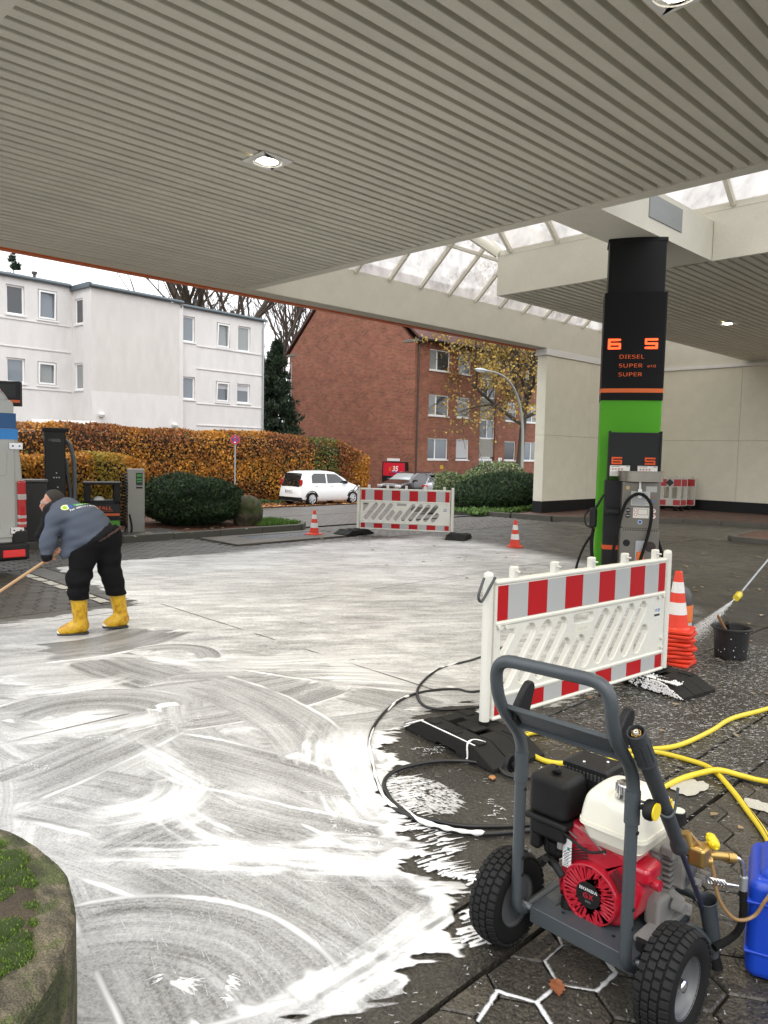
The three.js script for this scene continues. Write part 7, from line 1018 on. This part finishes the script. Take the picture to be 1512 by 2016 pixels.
  const lv = []; for (let k = 0; k < 5; k++) for (const [a0, a1] of [[0.42, 0.95], [1.7, 2.5]]) { const pts = []; for (let i = 0; i <= 8; i++) { const a = lerp(a0, a1, i / 8), r = 0.113 + k * 0.0085; pts.push(V(2.2155 - 2.3, fc[0] + sin(a) * r, fc[1] + 1.2 + cos(a) * r)); } lv.push(sweep(pts, 0.0022, 5)); } obj('louvres', lv, M([0.012, 0.003, 0.004], 0.7), en);
  obj('spark_plug_side', [rb(2.23 - 2.3, 2.34 - 2.3, 0.36, 0.42, -1.1 + 1.2, -1.035 + 1.2, 0.02), T(cyl(0.016, 0.018, 0.03, 0, 0, 0, 14).rotateX(PI / 2), 2.28 - 2.3, 0.36, -1.045 + 1.2)], honda, en);
  obj('starter_grip', [tube([[2.19 - 2.3, 0.335, -1.36 + 1.2], [2.17 - 2.3, 0.34, -1.33 + 1.2], [2.165 - 2.3, 0.318, -1.3 + 1.2]], 0.0135, 12, 10), bar(V(2.16 - 2.3, 0.355, -1.365 + 1.2), V(2.17 - 2.3, 0.325, -1.385 + 1.2), 0.012)], blk, en);
  obj('label', T(new THREE.PlaneGeometry(0.034, 0.1).rotateY(-PI / 2), 2.2138 - 2.3, 0.375, -1.315 + 1.2), print(canvasTex(48, 140, (c) => { c.fillStyle = '#dedede'; c.fillRect(0, 0, 48, 140); c.fillStyle = '#b8203a'; c.fillRect(6, 6, 12, 12); c.fillStyle = '#2f8a6a'; c.fillRect(24, 40, 14, 16); c.fillStyle = '#555'; for (let y = 66; y < 132; y += 9) c.fillRect(8, y, 26, 3); }), 0.4), en);
  obj('spring_clip', [bar(V(2.212 - 2.3, 0.462, -1.325 + 1.2), V(2.212 - 2.3, 0.44, -1.28 + 1.2), 0.003), bar(V(2.205 - 2.3, 0.49, -1.26 + 1.2), V(2.205 - 2.3, 0.43, -1.17 + 1.2), 0.0025)], alu, en);
  o('cable', tube([[2.2, 0.455, -1.34], [2.19, 0.44, -1.28], [2.19, 0.425, -1.22], [2.21, 0.44, -1.17]], 0.005, 20, 8), blk);
  // crankcase with fins, pump
  const fins = []; for (let i = 0; i < 7; i++) fins.push(rb(2.36, 2.5, 0.3 + i * 0.019, 0.31 + i * 0.019, -1.28, -1.02, 0.002, 1));
  o('crankcase', [rb(2.355, 2.47, 0.19, 0.42, -1.27, -1.05, 0.02), rb(2.3, 2.42, 0.2, 0.3, -1.08, -1.02, 0.015), rb(2.2, 2.46, 0.195, 0.215, -1.06, -1.0, 0.006), ...fins, T(cyl(0.018, 0.018, 0.04, 0, 0, 0, 16).rotateX(PI / 2), 2.37, 0.265, -1.01)], alu);
  for (const [x, z] of [[2.2, -1.025], [2.43, -1.03], [2.22, -1.31], [2.44, -1.31]]) o('rubber_mount', cyl(0.022, 0.022, 0.03, x, 0.184, z, 18), blk);
  const pb = []; for (let i = 0; i < 5; i++) pb.push(rb(2.4 + i * 0.02, 2.409 + i * 0.02, 0.33, 0.425, -1.045, -0.985, 0.003, 1)); for (let i = 0; i < 3; i++) pb.push(T(cyl(0.012, 0.012, 0.03, 0, 0, 0, 12).rotateX(PI / 2), 2.41 + i * 0.033, 0.35, -0.97), T(cyl(0.007, 0.007, 0.012, 0, 0, 0, 6).rotateX(PI / 2), 2.41 + i * 0.033, 0.35, -0.955), T(cyl(0.008, 0.008, 0.02, 0, 0, 0, 6), 2.41 + i * 0.033, 0.425, -1.0));
  o('pump_block', [rb(2.39, 2.5, 0.31, 0.41, -1.06, -0.985, 0.012), ...pb, rb(2.36, 2.43, 0.41, 0.45, -1.06, -1.01, 0.008), bar(V(2.38, 0.3, -1.04), V(2.4, 0.27, -0.99), 0.018, 0.013), bar(V(2.42, 0.24, -1.04), V(2.45, 0.22, -0.985), 0.022, 0.02)], alu);
  const mf = o('brass_manifold', [rb(2.4, 2.47, 0.4, 0.465, -0.985, -0.93, 0.012), bar(V(2.42, 0.44, -0.98), V(2.41, 0.5, -1.0), 0.017), bar(V(2.45, 0.43, -0.95), V(2.52, 0.415, -0.905), 0.014), bar(V(2.455, 0.44, -0.97), V(2.475, 0.46, -0.945), 0.012)], brass);
  o('hex_nut', [T(cyl(0.019, 0.019, 0.03, 0, 0, 0, 6), 0, 0, 0).rotateZ(-PI / 2 - 0.2).rotateY(-0.55).translate(2.52, 0.412, -0.905), bar(V(2.44, 0.415, -0.95), V(2.46, 0.41, -0.935), 0.019)], brass);
  o('control_knob', [T(lathe([[0.001, 0], [0.022, 0], [0.026, 0.005], [0.026, 0.02], [0.02, 0.026], [0.001, 0.026]], 12).rotateX(0.9), 0, 0, 0).rotateY(0.4).translate(2.475, 0.462, -0.945), ...[...Array(8)].map((_, i) => T(new THREE.SphereGeometry(0.006, 6, 5), cos((i / 8) * 6.28) * 0.025, 0.012, sin((i / 8) * 6.28) * 0.025).rotateX(0.9).rotateY(0.4).translate(2.475, 0.462, -0.945))], M([0.75, 0.58, 0.01], 0.35));
  const ga = o('pressure_gauge', [T(cyl(0.026, 0.026, 0.04, 0, 0, 0, 24), 2.395, 0.53, -1.02)], blk); obj('dial', T(cyl(0.022, 0.022, 0.003, 0, 0, 0, 24), 2.395 - 2.3, 0.5705, -1.02 + 1.2), M([0.62, 0.66, 0.56], 0.2), ga);
  const co = []; for (let i = 0; i <= 60; i++) { const t = i / 60, a = t * 2 * PI * 5; co.push(V(2.44 + t * 0.04, 0.355 + 0.012 * cos(a) - t * 0.012, -0.925 + 0.012 * sin(a) + t * 0.035)); } o('spring', [sweep(co, 0.0028, 6), bar(V(2.47, 0.345, -0.895), V(2.515, 0.335, -0.86), 0.007, 0.003)], chrome);
  o('outlet_elbow', [pipe([[2.52, 0.412, -0.905], [2.565, 0.405, -0.872], [2.575, 0.33, -0.865]], 0.0075, 0.03, 10)], chrome); o('hose_ferrule', cyl(0.013, 0.013, 0.045, 2.575, 0.295, -0.865, 14), zinc);
  o('outlet_hose', tube([[2.575, 0.3, -0.865], [2.578, 0.22, -0.862], [2.582, 0.16, -0.87], [2.57, 0.12, -0.89], [2.5, 0.1, -0.92]], 0.0125, 24, 10), rubber);
  // cream tank
  const tk = (y0, y1, in0, in1, r) => { const s = (k) => rrect(2.185 + k, 1.035 + k, 2.425 - k, 1.265 - k, r), g = ext(s(0), y1 - y0, 0, 10); g.rotateX(-PI / 2); const P = g.attributes.position; for (let i = 0; i < P.count; i++) { const t = P.getY(i) / (y1 - y0), k = lerp(in0, in1, t), cx = 2.305, cz = -1.15; P.setX(i, cx + (P.getX(i) - cx) * (1 - k / 0.12)); P.setZ(i, cz + (P.getZ(i) - cz) * (1 - k / 0.115)); } g.translate(0, y0, 0); g.computeVertexNormals(); return g; };
  const dome = fieldMesh((x, y, z) => { const t = clamp((y - 0.53) / 0.12), k = 0.014 * t * t + 0.01 * t, a = abs(x - 2.305) - 0.12 + k + 0.03, b = abs(z + 1.15) - 0.115 + k + 0.03, q = hypot(max(a, 0), max(b, 0)) - 0.03 + min(max(a, b), 0), top = y - 0.643 + 0.014 * pow(abs(x - 2.305) / 0.1, 2) + 0.012 * pow(abs(z + 1.15) / 0.1, 2) + 0.013 * (1 - sstep(hypot((x - 2.25) / 0.08, (z + 1.12) / 0.07), 0.75, 1)); return max(-smin(-q, -top, 0.026), 0.528 - y); }, [2.16, 0.5, -1.3], [2.45, 0.67, -1.0], 0.006);
  const tank = o('fuel_tank', [dome, tk(0.516, 0.53, -0.004, -0.004, 0.04), tk(0.47, 0.516, 0.018, 0.002, 0.04), tk(0.44, 0.47, 0.04, 0.018, 0.03)], tankM);
  obj('fuel_cap', [T(lathe([[0.001, 0.034], [0.028, 0.034], [0.033, 0.028], [0.034, 0], [0.036, -0.012]], 30), 2.25 - 2.3, 0.64, -1.128 + 1.2), ...[...Array(12)].map((_, i) => T(cyl(0.004, 0.004, 0.026, 0, 0, 0, 6), 2.25 - 2.3 + 0.033 * cos(i * 0.5236), 0.643, 0.072 + 0.033 * sin(i * 0.5236)))], chrome, tank);
  obj('warning_label', T(new THREE.PlaneGeometry(0.055, 0.06), 2.372 - 2.3, 0.575, -1.036 + 1.2, -0.28), print(canvasTex(96, 104, (c) => { c.fillStyle = '#d8b818'; c.fillRect(0, 0, 96, 104); c.fillStyle = '#222'; c.font = 'bold 24px sans-serif'; c.fillText('ACHT', 26, 28); c.beginPath(); c.moveTo(6, 28); c.lineTo(15, 8); c.lineTo(24, 28); c.fill(); c.beginPath(); c.moveTo(8, 92); c.lineTo(20, 62); c.lineTo(34, 92); c.fill(); c.fillStyle = '#ddd'; c.fillRect(42, 56, 44, 40); c.fillStyle = '#a33'; c.fillRect(50, 64, 10, 24); }), 0.4), tank);
  // air cleaner and silencer
  const ab = o('air_cleaner', [rb(2.19, 2.335, 0.475, 0.62, -1.468, -1.312, 0.026, 3), rb(2.183, 2.342, 0.455, 0.478, -1.475, -1.305, 0.01, 2), rb(2.195, 2.33, 0.4, 0.46, -1.463, -1.318, 0.016), rb(2.2, 2.33, 0.345, 0.42, -1.463, -1.42, 0.016)], blk);
  obj('wing_nut', [cyl(0.013, 0.02, 0.014, 2.25 - 2.3, 0.618, -1.39 + 1.2, 14), T(new THREE.SphereGeometry(0.013, 12, 6).scale(1.4, 0.5, 0.8), 2.25 - 2.3, 0.635, -1.39 + 1.2), cyl(0.004, 0.004, 0.016, 2.25 - 2.3, 0.632, -1.39 + 1.2, 8)], blk, ab);
  const cb = o('carburettor', [rb(2.22, 2.32, 0.33, 0.4, -1.42, -1.34, 0.02), T(cyl(0.024, 0.028, 0.03, 0, 0, 0, 16), 2.235, 0.36, -1.375), cyl(0.02, 0.022, 0.03, 2.25, 0.3, -1.39, 14)], blk); obj('screws', [T(new THREE.SphereGeometry(0.007, 8, 6), 2.195 - 2.3, 0.335, -1.45 + 1.2), cyl(0.007, 0.007, 0.02, 2.23 - 2.3, 0.385, -1.372 + 1.2, 8), rb(2.195 - 2.3, 2.205 - 2.3, 0.385, 0.41, -1.345 + 1.2, -1.325 + 1.2, 0.004), cyl(0.012, 0.012, 0.03, 2.25 - 2.3, 0.275, -1.39 + 1.2, 10)], alu, cb);
  const ml = o('silencer_cover', [rb(2.345, 2.485, 0.47, 0.625, -1.425, -1.25, 0.012), (() => { const g = ext(poly([[2.345, 1.25], [2.485, 1.25], [2.485, 1.425], [2.345, 1.425]]), 0.02, 0.018, 2, 1); g.rotateX(-PI / 2); g.translate(0, 0.612, 0); return g; })()], blk);
  obj('slots', [...Array(11)].map((_, i) => rb(2.343 - 2.3, 2.346 - 2.3, 0.592, 0.615, -1.415 + 1.2 + i * 0.0145, -1.407 + 1.2 + i * 0.0145, 0.001, 1)).concat([...Array(8)].map((_, i) => rb(2.355 - 2.3 + i * 0.015, 2.362 - 2.3 + i * 0.015, 0.59, 0.612, -1.25 + 1.2, -1.248 + 1.2, 0.001, 1))), M([0.1, 0.1, 0.1], 0.4, 0.6), ml); obj('bolt', [[2.38, -1.36], [2.44, -1.3]].map(([x, z]) => T(new THREE.SphereGeometry(0.006, 8, 6), x - 2.3, 0.634, z + 1.2)), chrome, ml);
  // front tubes, foot, lance holder
  o('front_frame', [pipe([[2.3, 0.155, -1.38], [2.62, 0.165, -1.33], [2.6, 0.2, -1.0], [2.53, 0.115, -0.94]], 0.018, 0.08, 12), pipe([[2.3, 0.15, -1.02], [2.46, 0.17, -0.985], [2.535, 0.07, -0.935]], 0.018, 0.06, 12), bar(V(2.53, 0.12, -0.94), V(2.545, 0.035, -0.935), 0.017)], frameGrey);
  o('rubber_foot', [bar(V(2.542, 0.045, -0.935), V(2.557, 0, -0.93), 0.02, 0.022, 14)], blk);
  const ca = V(2.5, 0.252, -0.952), cbm = V(2.545, 0.075, -0.938), cd = cbm.clone().sub(ca).normalize(), cupG = lathe([[0.001, 0.0], [0.024, 0], [0.029, 0.17], [0.035, 0.183], [0.0355, 0.188], [0.031, 0.186], [0.026, 0.17], [0.021, 0.02], [0.001, 0.02]], 26); cupG.applyQuaternion(new THREE.Quaternion().setFromUnitVectors(V(0, 1, 0), cd.clone().negate())); cupG.translate(cbm.x, cbm.y, cbm.z); o('lance_holder', cupG, frameGrey);
  o('bolt', T(new THREE.SphereGeometry(0.008, 10, 8), 2.525, 0.088, -0.912), chrome);
  o('wire_bracket', [tube([[2.1, 0.7, -1.02], [2.12, 0.69, -0.99], [2.15, 0.655, -0.955], [2.19, 0.66, -0.945], [2.21, 0.73, -0.945]], 0.0045, 30, 8)], frameGrey);
  const l = thing('lance', 'dark grey spray lance with brass tip parked in the washer holder', 'spray lance', [2.3, 0, -1.2]), lo = (n, g, m) => obj(n, G(g).clone().translate(-2.3, 0, 1.2), m, l);
  const A = V(2.0, 0.945, -0.985), B = V(2.5, 0.2, -0.955), ld = B.clone().sub(A).normalize(), Q = (d) => A.clone().addScaledVector(ld, d), gm = M([0.034, 0.039, 0.044], 0.55, 0, { bumpMap: bumpFine, bumpScale: 0.001 });
  const al = (prof, n = 22) => { const g = lathe(prof, n); g.applyQuaternion(new THREE.Quaternion().setFromUnitVectors(V(0, 1, 0), ld)); g.translate(A.x, A.y, A.z); return g; };
  lo('sleeve', al([[0.022, 0.02], [0.023, 0.0], [0.0265, 0.0], [0.028, 0.004], [0.0275, 0.12], [0.03, 0.125], [0.03, 0.133], [0.026, 0.138]]), gm); lo('grip', al([[0.024, 0.13], [0.0235, 0.3], [0.021, 0.33], [0.0225, 0.34], [0.021, 0.5], [0.026, 0.512], [0.027, 0.535], [0.018, 0.55]]), gm);
  lo('ribs', [...Array(8)].map((_, i) => { const a = (i / 8) * 6.28, g = rb(-0.002, 0.002, 0.04, 0.115, 0.0265, 0.0295, 0.001, 1); g.rotateY(a); g.applyQuaternion(new THREE.Quaternion().setFromUnitVectors(V(0, 1, 0), ld)); g.translate(A.x, A.y, A.z); return g; }), gm);
  lo('hex_tip', [al([[0.017, 0.02], [0.017, 0.006], [0.012, 0.004], [0.011, 0.02]], 6)], brass); lo('nozzle_tip', al([[0.001, 0.002], [0.0035, 0.002], [0.004, -0.002], [0.008, -0.001], [0.009, 0.02]], 16), M([0.7, 0.66, 0.6], 0.3, 0.4)); lo('socket', al([[0.022, 0.03], [0.001, 0.03]]), M([0.01, 0.008, 0.008], 0.8)); lo('nozzle_hole', al([[0.0032, 0.0017], [0.0001, 0.0016]], 12), M([0.004, 0.004, 0.004], 0.9));
  lo('lance_pipe', bar(Q(0.54), Q(0.9), 0.0085, 0.0085, 12), M([0.02, 0.022, 0.045], 0.4));
}
{ // hoses on the ground
  const hp = (n, label, pts, r, m, sec = 90, lift) => { const t = thing(n, label, 'hose'); obj('hose', tube(pts.map(([x, z, y]) => [x, y ?? r + 0.002, z]), r, sec, 10), m, t); return t; };
  const black = M([0.012, 0.012, 0.013], 0.4);
  const h1 = hp('pressure_hose', 'black high pressure hose lying in loops in the foam, partly coated white', [[5.6, -4.0], [4.98, -3.89], [4.55, -3.9], [4.11, -3.72], [3.87, -3.53], [3.76, -3.34], [3.85, -3.2], [4.05, -3.1]], 0.0105, black, 70);
  obj('hose', tube([[4.5, -3.28], [4.25, -3.35], [4.22, -3.46], [4.09, -3.55], [3.87, -3.59], [3.58, -3.51], [3.27, -3.34], [3.04, -3.15], [2.83, -2.9], [2.675, -2.7], [2.57, -2.52], [2.55, -2.39], [2.6, -2.26], [2.65, -2.15], [2.74, -2.05], [2.9, -1.93], [3.2, -1.8]].map(([x, z]) => [x, 0.012, z]), 0.0105, 140, 10), black, h1);
  obj('hose', tube([[3.5, -2.1], [3.276, -2.28], [3.307, -2.43], [3.266, -2.556], [3.17, -2.66], [3.04, -2.73], [2.87, -2.76], [2.72, -2.7], [2.615, -2.56], [2.565, -2.43], [2.545, -2.28], [2.58, -2.15], [2.65, -2.03], [2.785, -1.93], [3.1, -1.75]].map(([x, z]) => [x, 0.016, z]), 0.0115, 140, 10), black, h1);
  const coat = M([0.84, 0.84, 0.82], 0.5), cr = (pts, r0) => sweep(new THREE.CatmullRomCurve3(pts.map(([x, z, y]) => V(x, y ?? 0.02, z))).getPoints(60), (t) => r0 * (0.55 + 0.6 * noise(t * 14, 5, 3)) * min(1, 8 * t, 8 * (1 - t)), 8);
  const fs = thing('foam_coat', 'white foam clinging along the black hose loops', 'foam'); obj('coat', [cr([[3.27, -3.34], [3.04, -3.15], [2.83, -2.9], [2.675, -2.7], [2.57, -2.52], [2.55, -2.39]].map(([x, z]) => [x - 0.003, z + 0.004, 0.017]), 0.0095), cr([[2.6, -2.47], [2.547, -2.3], [2.58, -2.16], [2.64, -2.05], [2.7, -2.0]].map(([x, z]) => [x - 0.004, z + 0.006, 0.021]), 0.0125), cr([[4.98, -3.89], [4.55, -3.9], [4.3, -3.83]].map(([x, z]) => [x, z, 0.016]), 0.009), cr([[3.5, -3.46], [3.7, -3.56], [3.87, -3.588]].map(([x, z]) => [x, z, 0.016]), 0.009)], coat, fs);
  const yel = M([0.68, 0.52, 0.03], 0.42), strip = M([0.02, 0.02, 0.02], 0.5);
  const yh = (label, pts) => { const R = 0.0155, c = new THREE.CatmullRomCurve3(pts.map(([x, z, y]) => V(x, y ?? R + 0.002, z)), false, 'catmullrom', 0.5), n = 110, pl = c.getPoints(n), t = thing('garden_hose', label, 'hose'); obj('hose', sweep(pl, R, 12), yel, t); obj('stripe', sweep(pl.map((p, i) => { const q = pl[min(i + 1, n)].clone().sub(pl[max(i - 1, 0)]).normalize(), s = V(-q.z, 0, q.x), a = 0.9 + 1.2 * noise(i * 0.03, 7, 3); return p.clone().addScaledVector(s, cos(a) * (R - 0.0005)).add(V(0, sin(a) * (R - 0.0005), 0)); }), 0.0022, 5), strip, t); };
  yh('yellow hose running from the right edge past the lance to the rubber foot', [[6.3, -1.6], [5.5, -1.76], [5.1, -1.85], [4.76, -1.85], [4.39, -1.88], [4.2, -1.96], [4.0, -2.1], [3.95, -2.3], [4.0, -2.46], [3.92, -2.57], [3.8, -2.59], [3.69, -2.53], [3.59, -2.36], [3.6, -2.23], [3.75, -2.12], [3.88, -2.05], [4.05, -1.98]]);
  yh('yellow hose curving from behind the lance down to the blue jerrycan', [[4.05, -1.985, 0.046], [4.18, -1.93], [4.206, -1.76], [4.174, -1.605, 0.02], [3.995, -1.43], [3.82, -1.29], [3.58, -1.11], [3.2, -0.9]]);
  yh('yellow hose leaving the washer pump to the right over the other hose', [[2.62, -1.3, 0.2], [2.9, -1.45, 0.1], [3.3, -1.6, 0.03], [3.6, -1.68], [3.75, -1.68], [3.92, -1.665], [4.05, -1.61, 0.03], [4.12, -1.545, 0.046], [4.18, -1.44, 0.03], [4.24, -1.33], [4.4, -1.0]]);
  const am = MP([0.55, 0.36, 0.16], { roughness: 0.2, transmission: 0.6, thickness: 0 }), dh = thing('suction_hose', 'thin amber clear hose looping from the pump to the blue jerrycan', 'hose'); obj('hose', tube([[2.42, 0.5, -0.99], [2.45, 0.42, -0.93], [2.46, 0.3, -0.9], [2.5, 0.23, -0.86], [2.55, 0.235, -0.82], [2.57, 0.3, -0.79], [2.62, 0.4, -0.74], [2.72, 0.43, -0.68], [2.8, 0.4, -0.64]], 0.006, 60, 10), am, dh);
}
{ // blue jerrycan, cut by the right edge
  const j = thing('jerrycan', 'bright blue plastic jerrycan standing right of the pressure washer', 'jerrycan', [2.765, 0, -0.775], 0.32), bl = MP([0.004, 0.045, 0.42], { roughness: 0.38, clearcoat: 0.15 });
  obj('can_body', [rb(-0.16, 0.16, 0, 0.34, -0.13, 0.13, 0.035, 4), rb(-0.13, 0.13, 0.28, 0.372, -0.1, 0.1, 0.04, 4)], bl, j); obj('handle', tube([[-0.1, 0.38, 0], [-0.07, 0.43, 0], [0.06, 0.43, 0], [0.09, 0.38, 0]], 0.017, 24, 10), bl, j); obj('screw_cap', [cyl(0.03, 0.032, 0.03, -0.09, 0.385, 0.05, 20), cyl(0.024, 0.026, 0.02, -0.09, 0.375, 0.05, 20)], bl, j); obj('ridge', [rb(-0.164, 0.164, 0.09, 0.1, -0.134, 0.134, 0.004, 1), rb(-0.164, 0.164, 0.26, 0.27, -0.134, 0.134, 0.004, 1)], bl, j);
}
{ // round concrete planter with moss
  const p = thing('concrete_ring', 'round weathered concrete block with moss on top in the lower left corner', 'planter', [0.086, 0, -2.25]), R = 0.776;
  const cm = new THREE.MeshStandardMaterial({ map: tex(1024, 512, (x, y) => { const a = fbm(x / 30, y / 60, 6, 401, 34), s = fbm(x / 9, y / 120, 4, 402, 114), k = noise(x / 2, y / 2, 403), st = hash(x >> 1, y >> 1, 404) > 0.985 ? 0.12 : 0, al = sstep(fbm(x / 60, y / 50, 5, 405, 17), 0.44, 0.62), v = 0.33 + 0.34 * (a - 0.5) + 0.16 * (s - 0.5) + 0.1 * (k - 0.5) + st; return [v * lerp(1.08, 0.82, al), v * lerp(1, 0.88, al), v * lerp(0.8, 0.5, al)]; }, { srgb: true, repeat: [0.8, 1.6] }), bumpMap: grey(512, 512, (x, y) => 0.6 * fbm(x / 12, y / 12, 5, 406, 43) + 0.4 * noise(x / 2.4, y / 2.4, 407), { repeat: [1.6, 1.6] }), bumpScale: 0.02, roughness: 0.92 });
  const prof = []; for (const [r, y] of [[0.001, 0.468], [0.3, 0.47], [0.5, 0.478], [0.64, 0.488], [0.74, 0.491], [0.762, 0.486], [0.773, 0.474], [0.776, 0.45], [0.776, 0.25], [0.776, 0]]) prof.push([r, y]);
  const pp = []; for (let i = 0; i < prof.length - 1; i++) for (let k = 0; k < (i < 4 ? 8 : 6); k++) { const t = k / (i < 4 ? 8 : 6); pp.push([lerp(prof[i][0], prof[i + 1][0], t), lerp(prof[i][1], prof[i + 1][1], t)]); } pp.push([0.776, 0]);
  const g = new THREE.LatheGeometry(pp.map(([r, y]) => new THREE.Vector2(r, y)), 160), P = g.attributes.position; for (let i = 0; i < P.count; i++) { const x = P.getX(i), y = P.getY(i), z = P.getZ(i), rr = hypot(x, z), a = atan2(z, x), k = rr > 0.6 ? 1 : 0.6, n = 0.012 * (fbm(x * 9 + 9, z * 9 + y * 7, 4, 411) - 0.5) - 0.03 * sstep(fbm(a * 3 + 7, y * 3, 4, 412), 0.55, 0.8) * (rr > 0.7 && y > 0.36 ? 1 : 0); if (y > 0.46) P.setY(i, y + n * k + n); if (rr > 0.7) { P.setX(i, x * (1 + n)); P.setZ(i, z * (1 + n)); } } g.computeVertexNormals();
  obj('concrete_body', boxUV(g), cm, p);
  const dirt = obj('soil_crust', (() => { const d = new THREE.CircleGeometry(0.7, 90, 0, 2 * PI), q = new THREE.RingGeometry(0.001, 0.725, 110, 26); q.rotateX(-PI / 2); const A = q.attributes.position; for (let i = 0; i < A.count; i++) { const x = A.getX(i), z = A.getZ(i), r = hypot(x, z); A.setY(i, 0.468 + r * 0.024 + 0.016 * fbm(x * 14, z * 14, 4, 415) + 0.004 - 0.03 * sstep(r, 0.66, 0.73)); } q.computeVertexNormals(); return boxUV(q); })(), M([0.11, 0.085, 0.055], 0.95, 0, { map: concrete.map, bumpMap: bumpFine, bumpScale: 0.01 }), p);
  // moss cushions
  const r = rng(21), spots = []; for (let i = 0; i < 900; i++) { const a = r() * 6.28, d = sqrt(r()) * 0.7, x = cos(a) * d, z = sin(a) * d, n = fbm(x * 3.4 + 3, z * 3.4, 3, 421), rim = d > 0.54 && d < 0.68 ? 0.14 : 0; if (n + rim > 0.5) spots.push([x, z, 0.012 + 0.03 * r() * clamp((n + rim - 0.45) * 5)]); }
  const mossG = spots.map(([x, z, s]) => T(new THREE.SphereGeometry(s, 9, 6, 0, 6.3, 0, 1.7).scale(1.3, 0.55, 1), x, 0.474 + hypot(x, z) * 0.024, z, 0, x * 40));
  obj('moss', mossG, M([0.06, 0.1, 0.012], 0.95, 0, { bumpMap: bumpFine, bumpScale: 0.01 }), p);
  scatter('moss_tufts', 60000, p, (i, q) => { const [x, z, s] = spots[floor(q() * spots.length)], a = q() * 6.28, d = sqrt(q()) * s * 1.35; return [x + cos(a) * d, 0.472 + hypot(x, z) * 0.024 + 0.5 * s * sqrt(max(0, 1 - pow(d / (s * 1.4), 2))), z + sin(a) * d, 0.006 + 0.005 * q(), vary(mixC([0.05, 0.1, 0.008], [0.16, 0.26, 0.025], q()), q, 0.6), [(q() - 0.5) * 1.4, q() * 6.28, (q() - 0.5) * 1.4]]; }, needleGeo, needleM);
}
for (const [x, z, s, c, lab] of [[2.06, -1.24, 0.05, [0.24, 0.08, 0.03], 'rust brown curled leaf on the pavers beside the right washer tyre'], [3.19, -2.36, 0.035, [0.4, 0.18, 0.06], 'small orange leaf lying inside the black hose loop']]) {
  const t = thing('fallen_leaf', lab, 'leaf', [x, 0.006, z], 0.7); const g = new THREE.PlaneGeometry(s * 1.6, s, 10, 6); g.rotateX(-PI / 2); const P = g.attributes.position; for (let i = 0; i < P.count; i++) { const u = P.getX(i) / s, v = P.getZ(i) / s; P.setZ(i, P.getZ(i) * (1 - 0.8 * pow(abs(u) / 0.8, 2)) * (1 + 0.25 * sin(u * 16))); P.setY(i, 0.002 + 0.16 * s * (v * v * 3 + 0.5 * noise(u * 3, v * 3 + 5, 3))); } g.computeVertexNormals(); obj('blade', g, M(c, 0.7), t);
}
renderer.render(scene, camera);
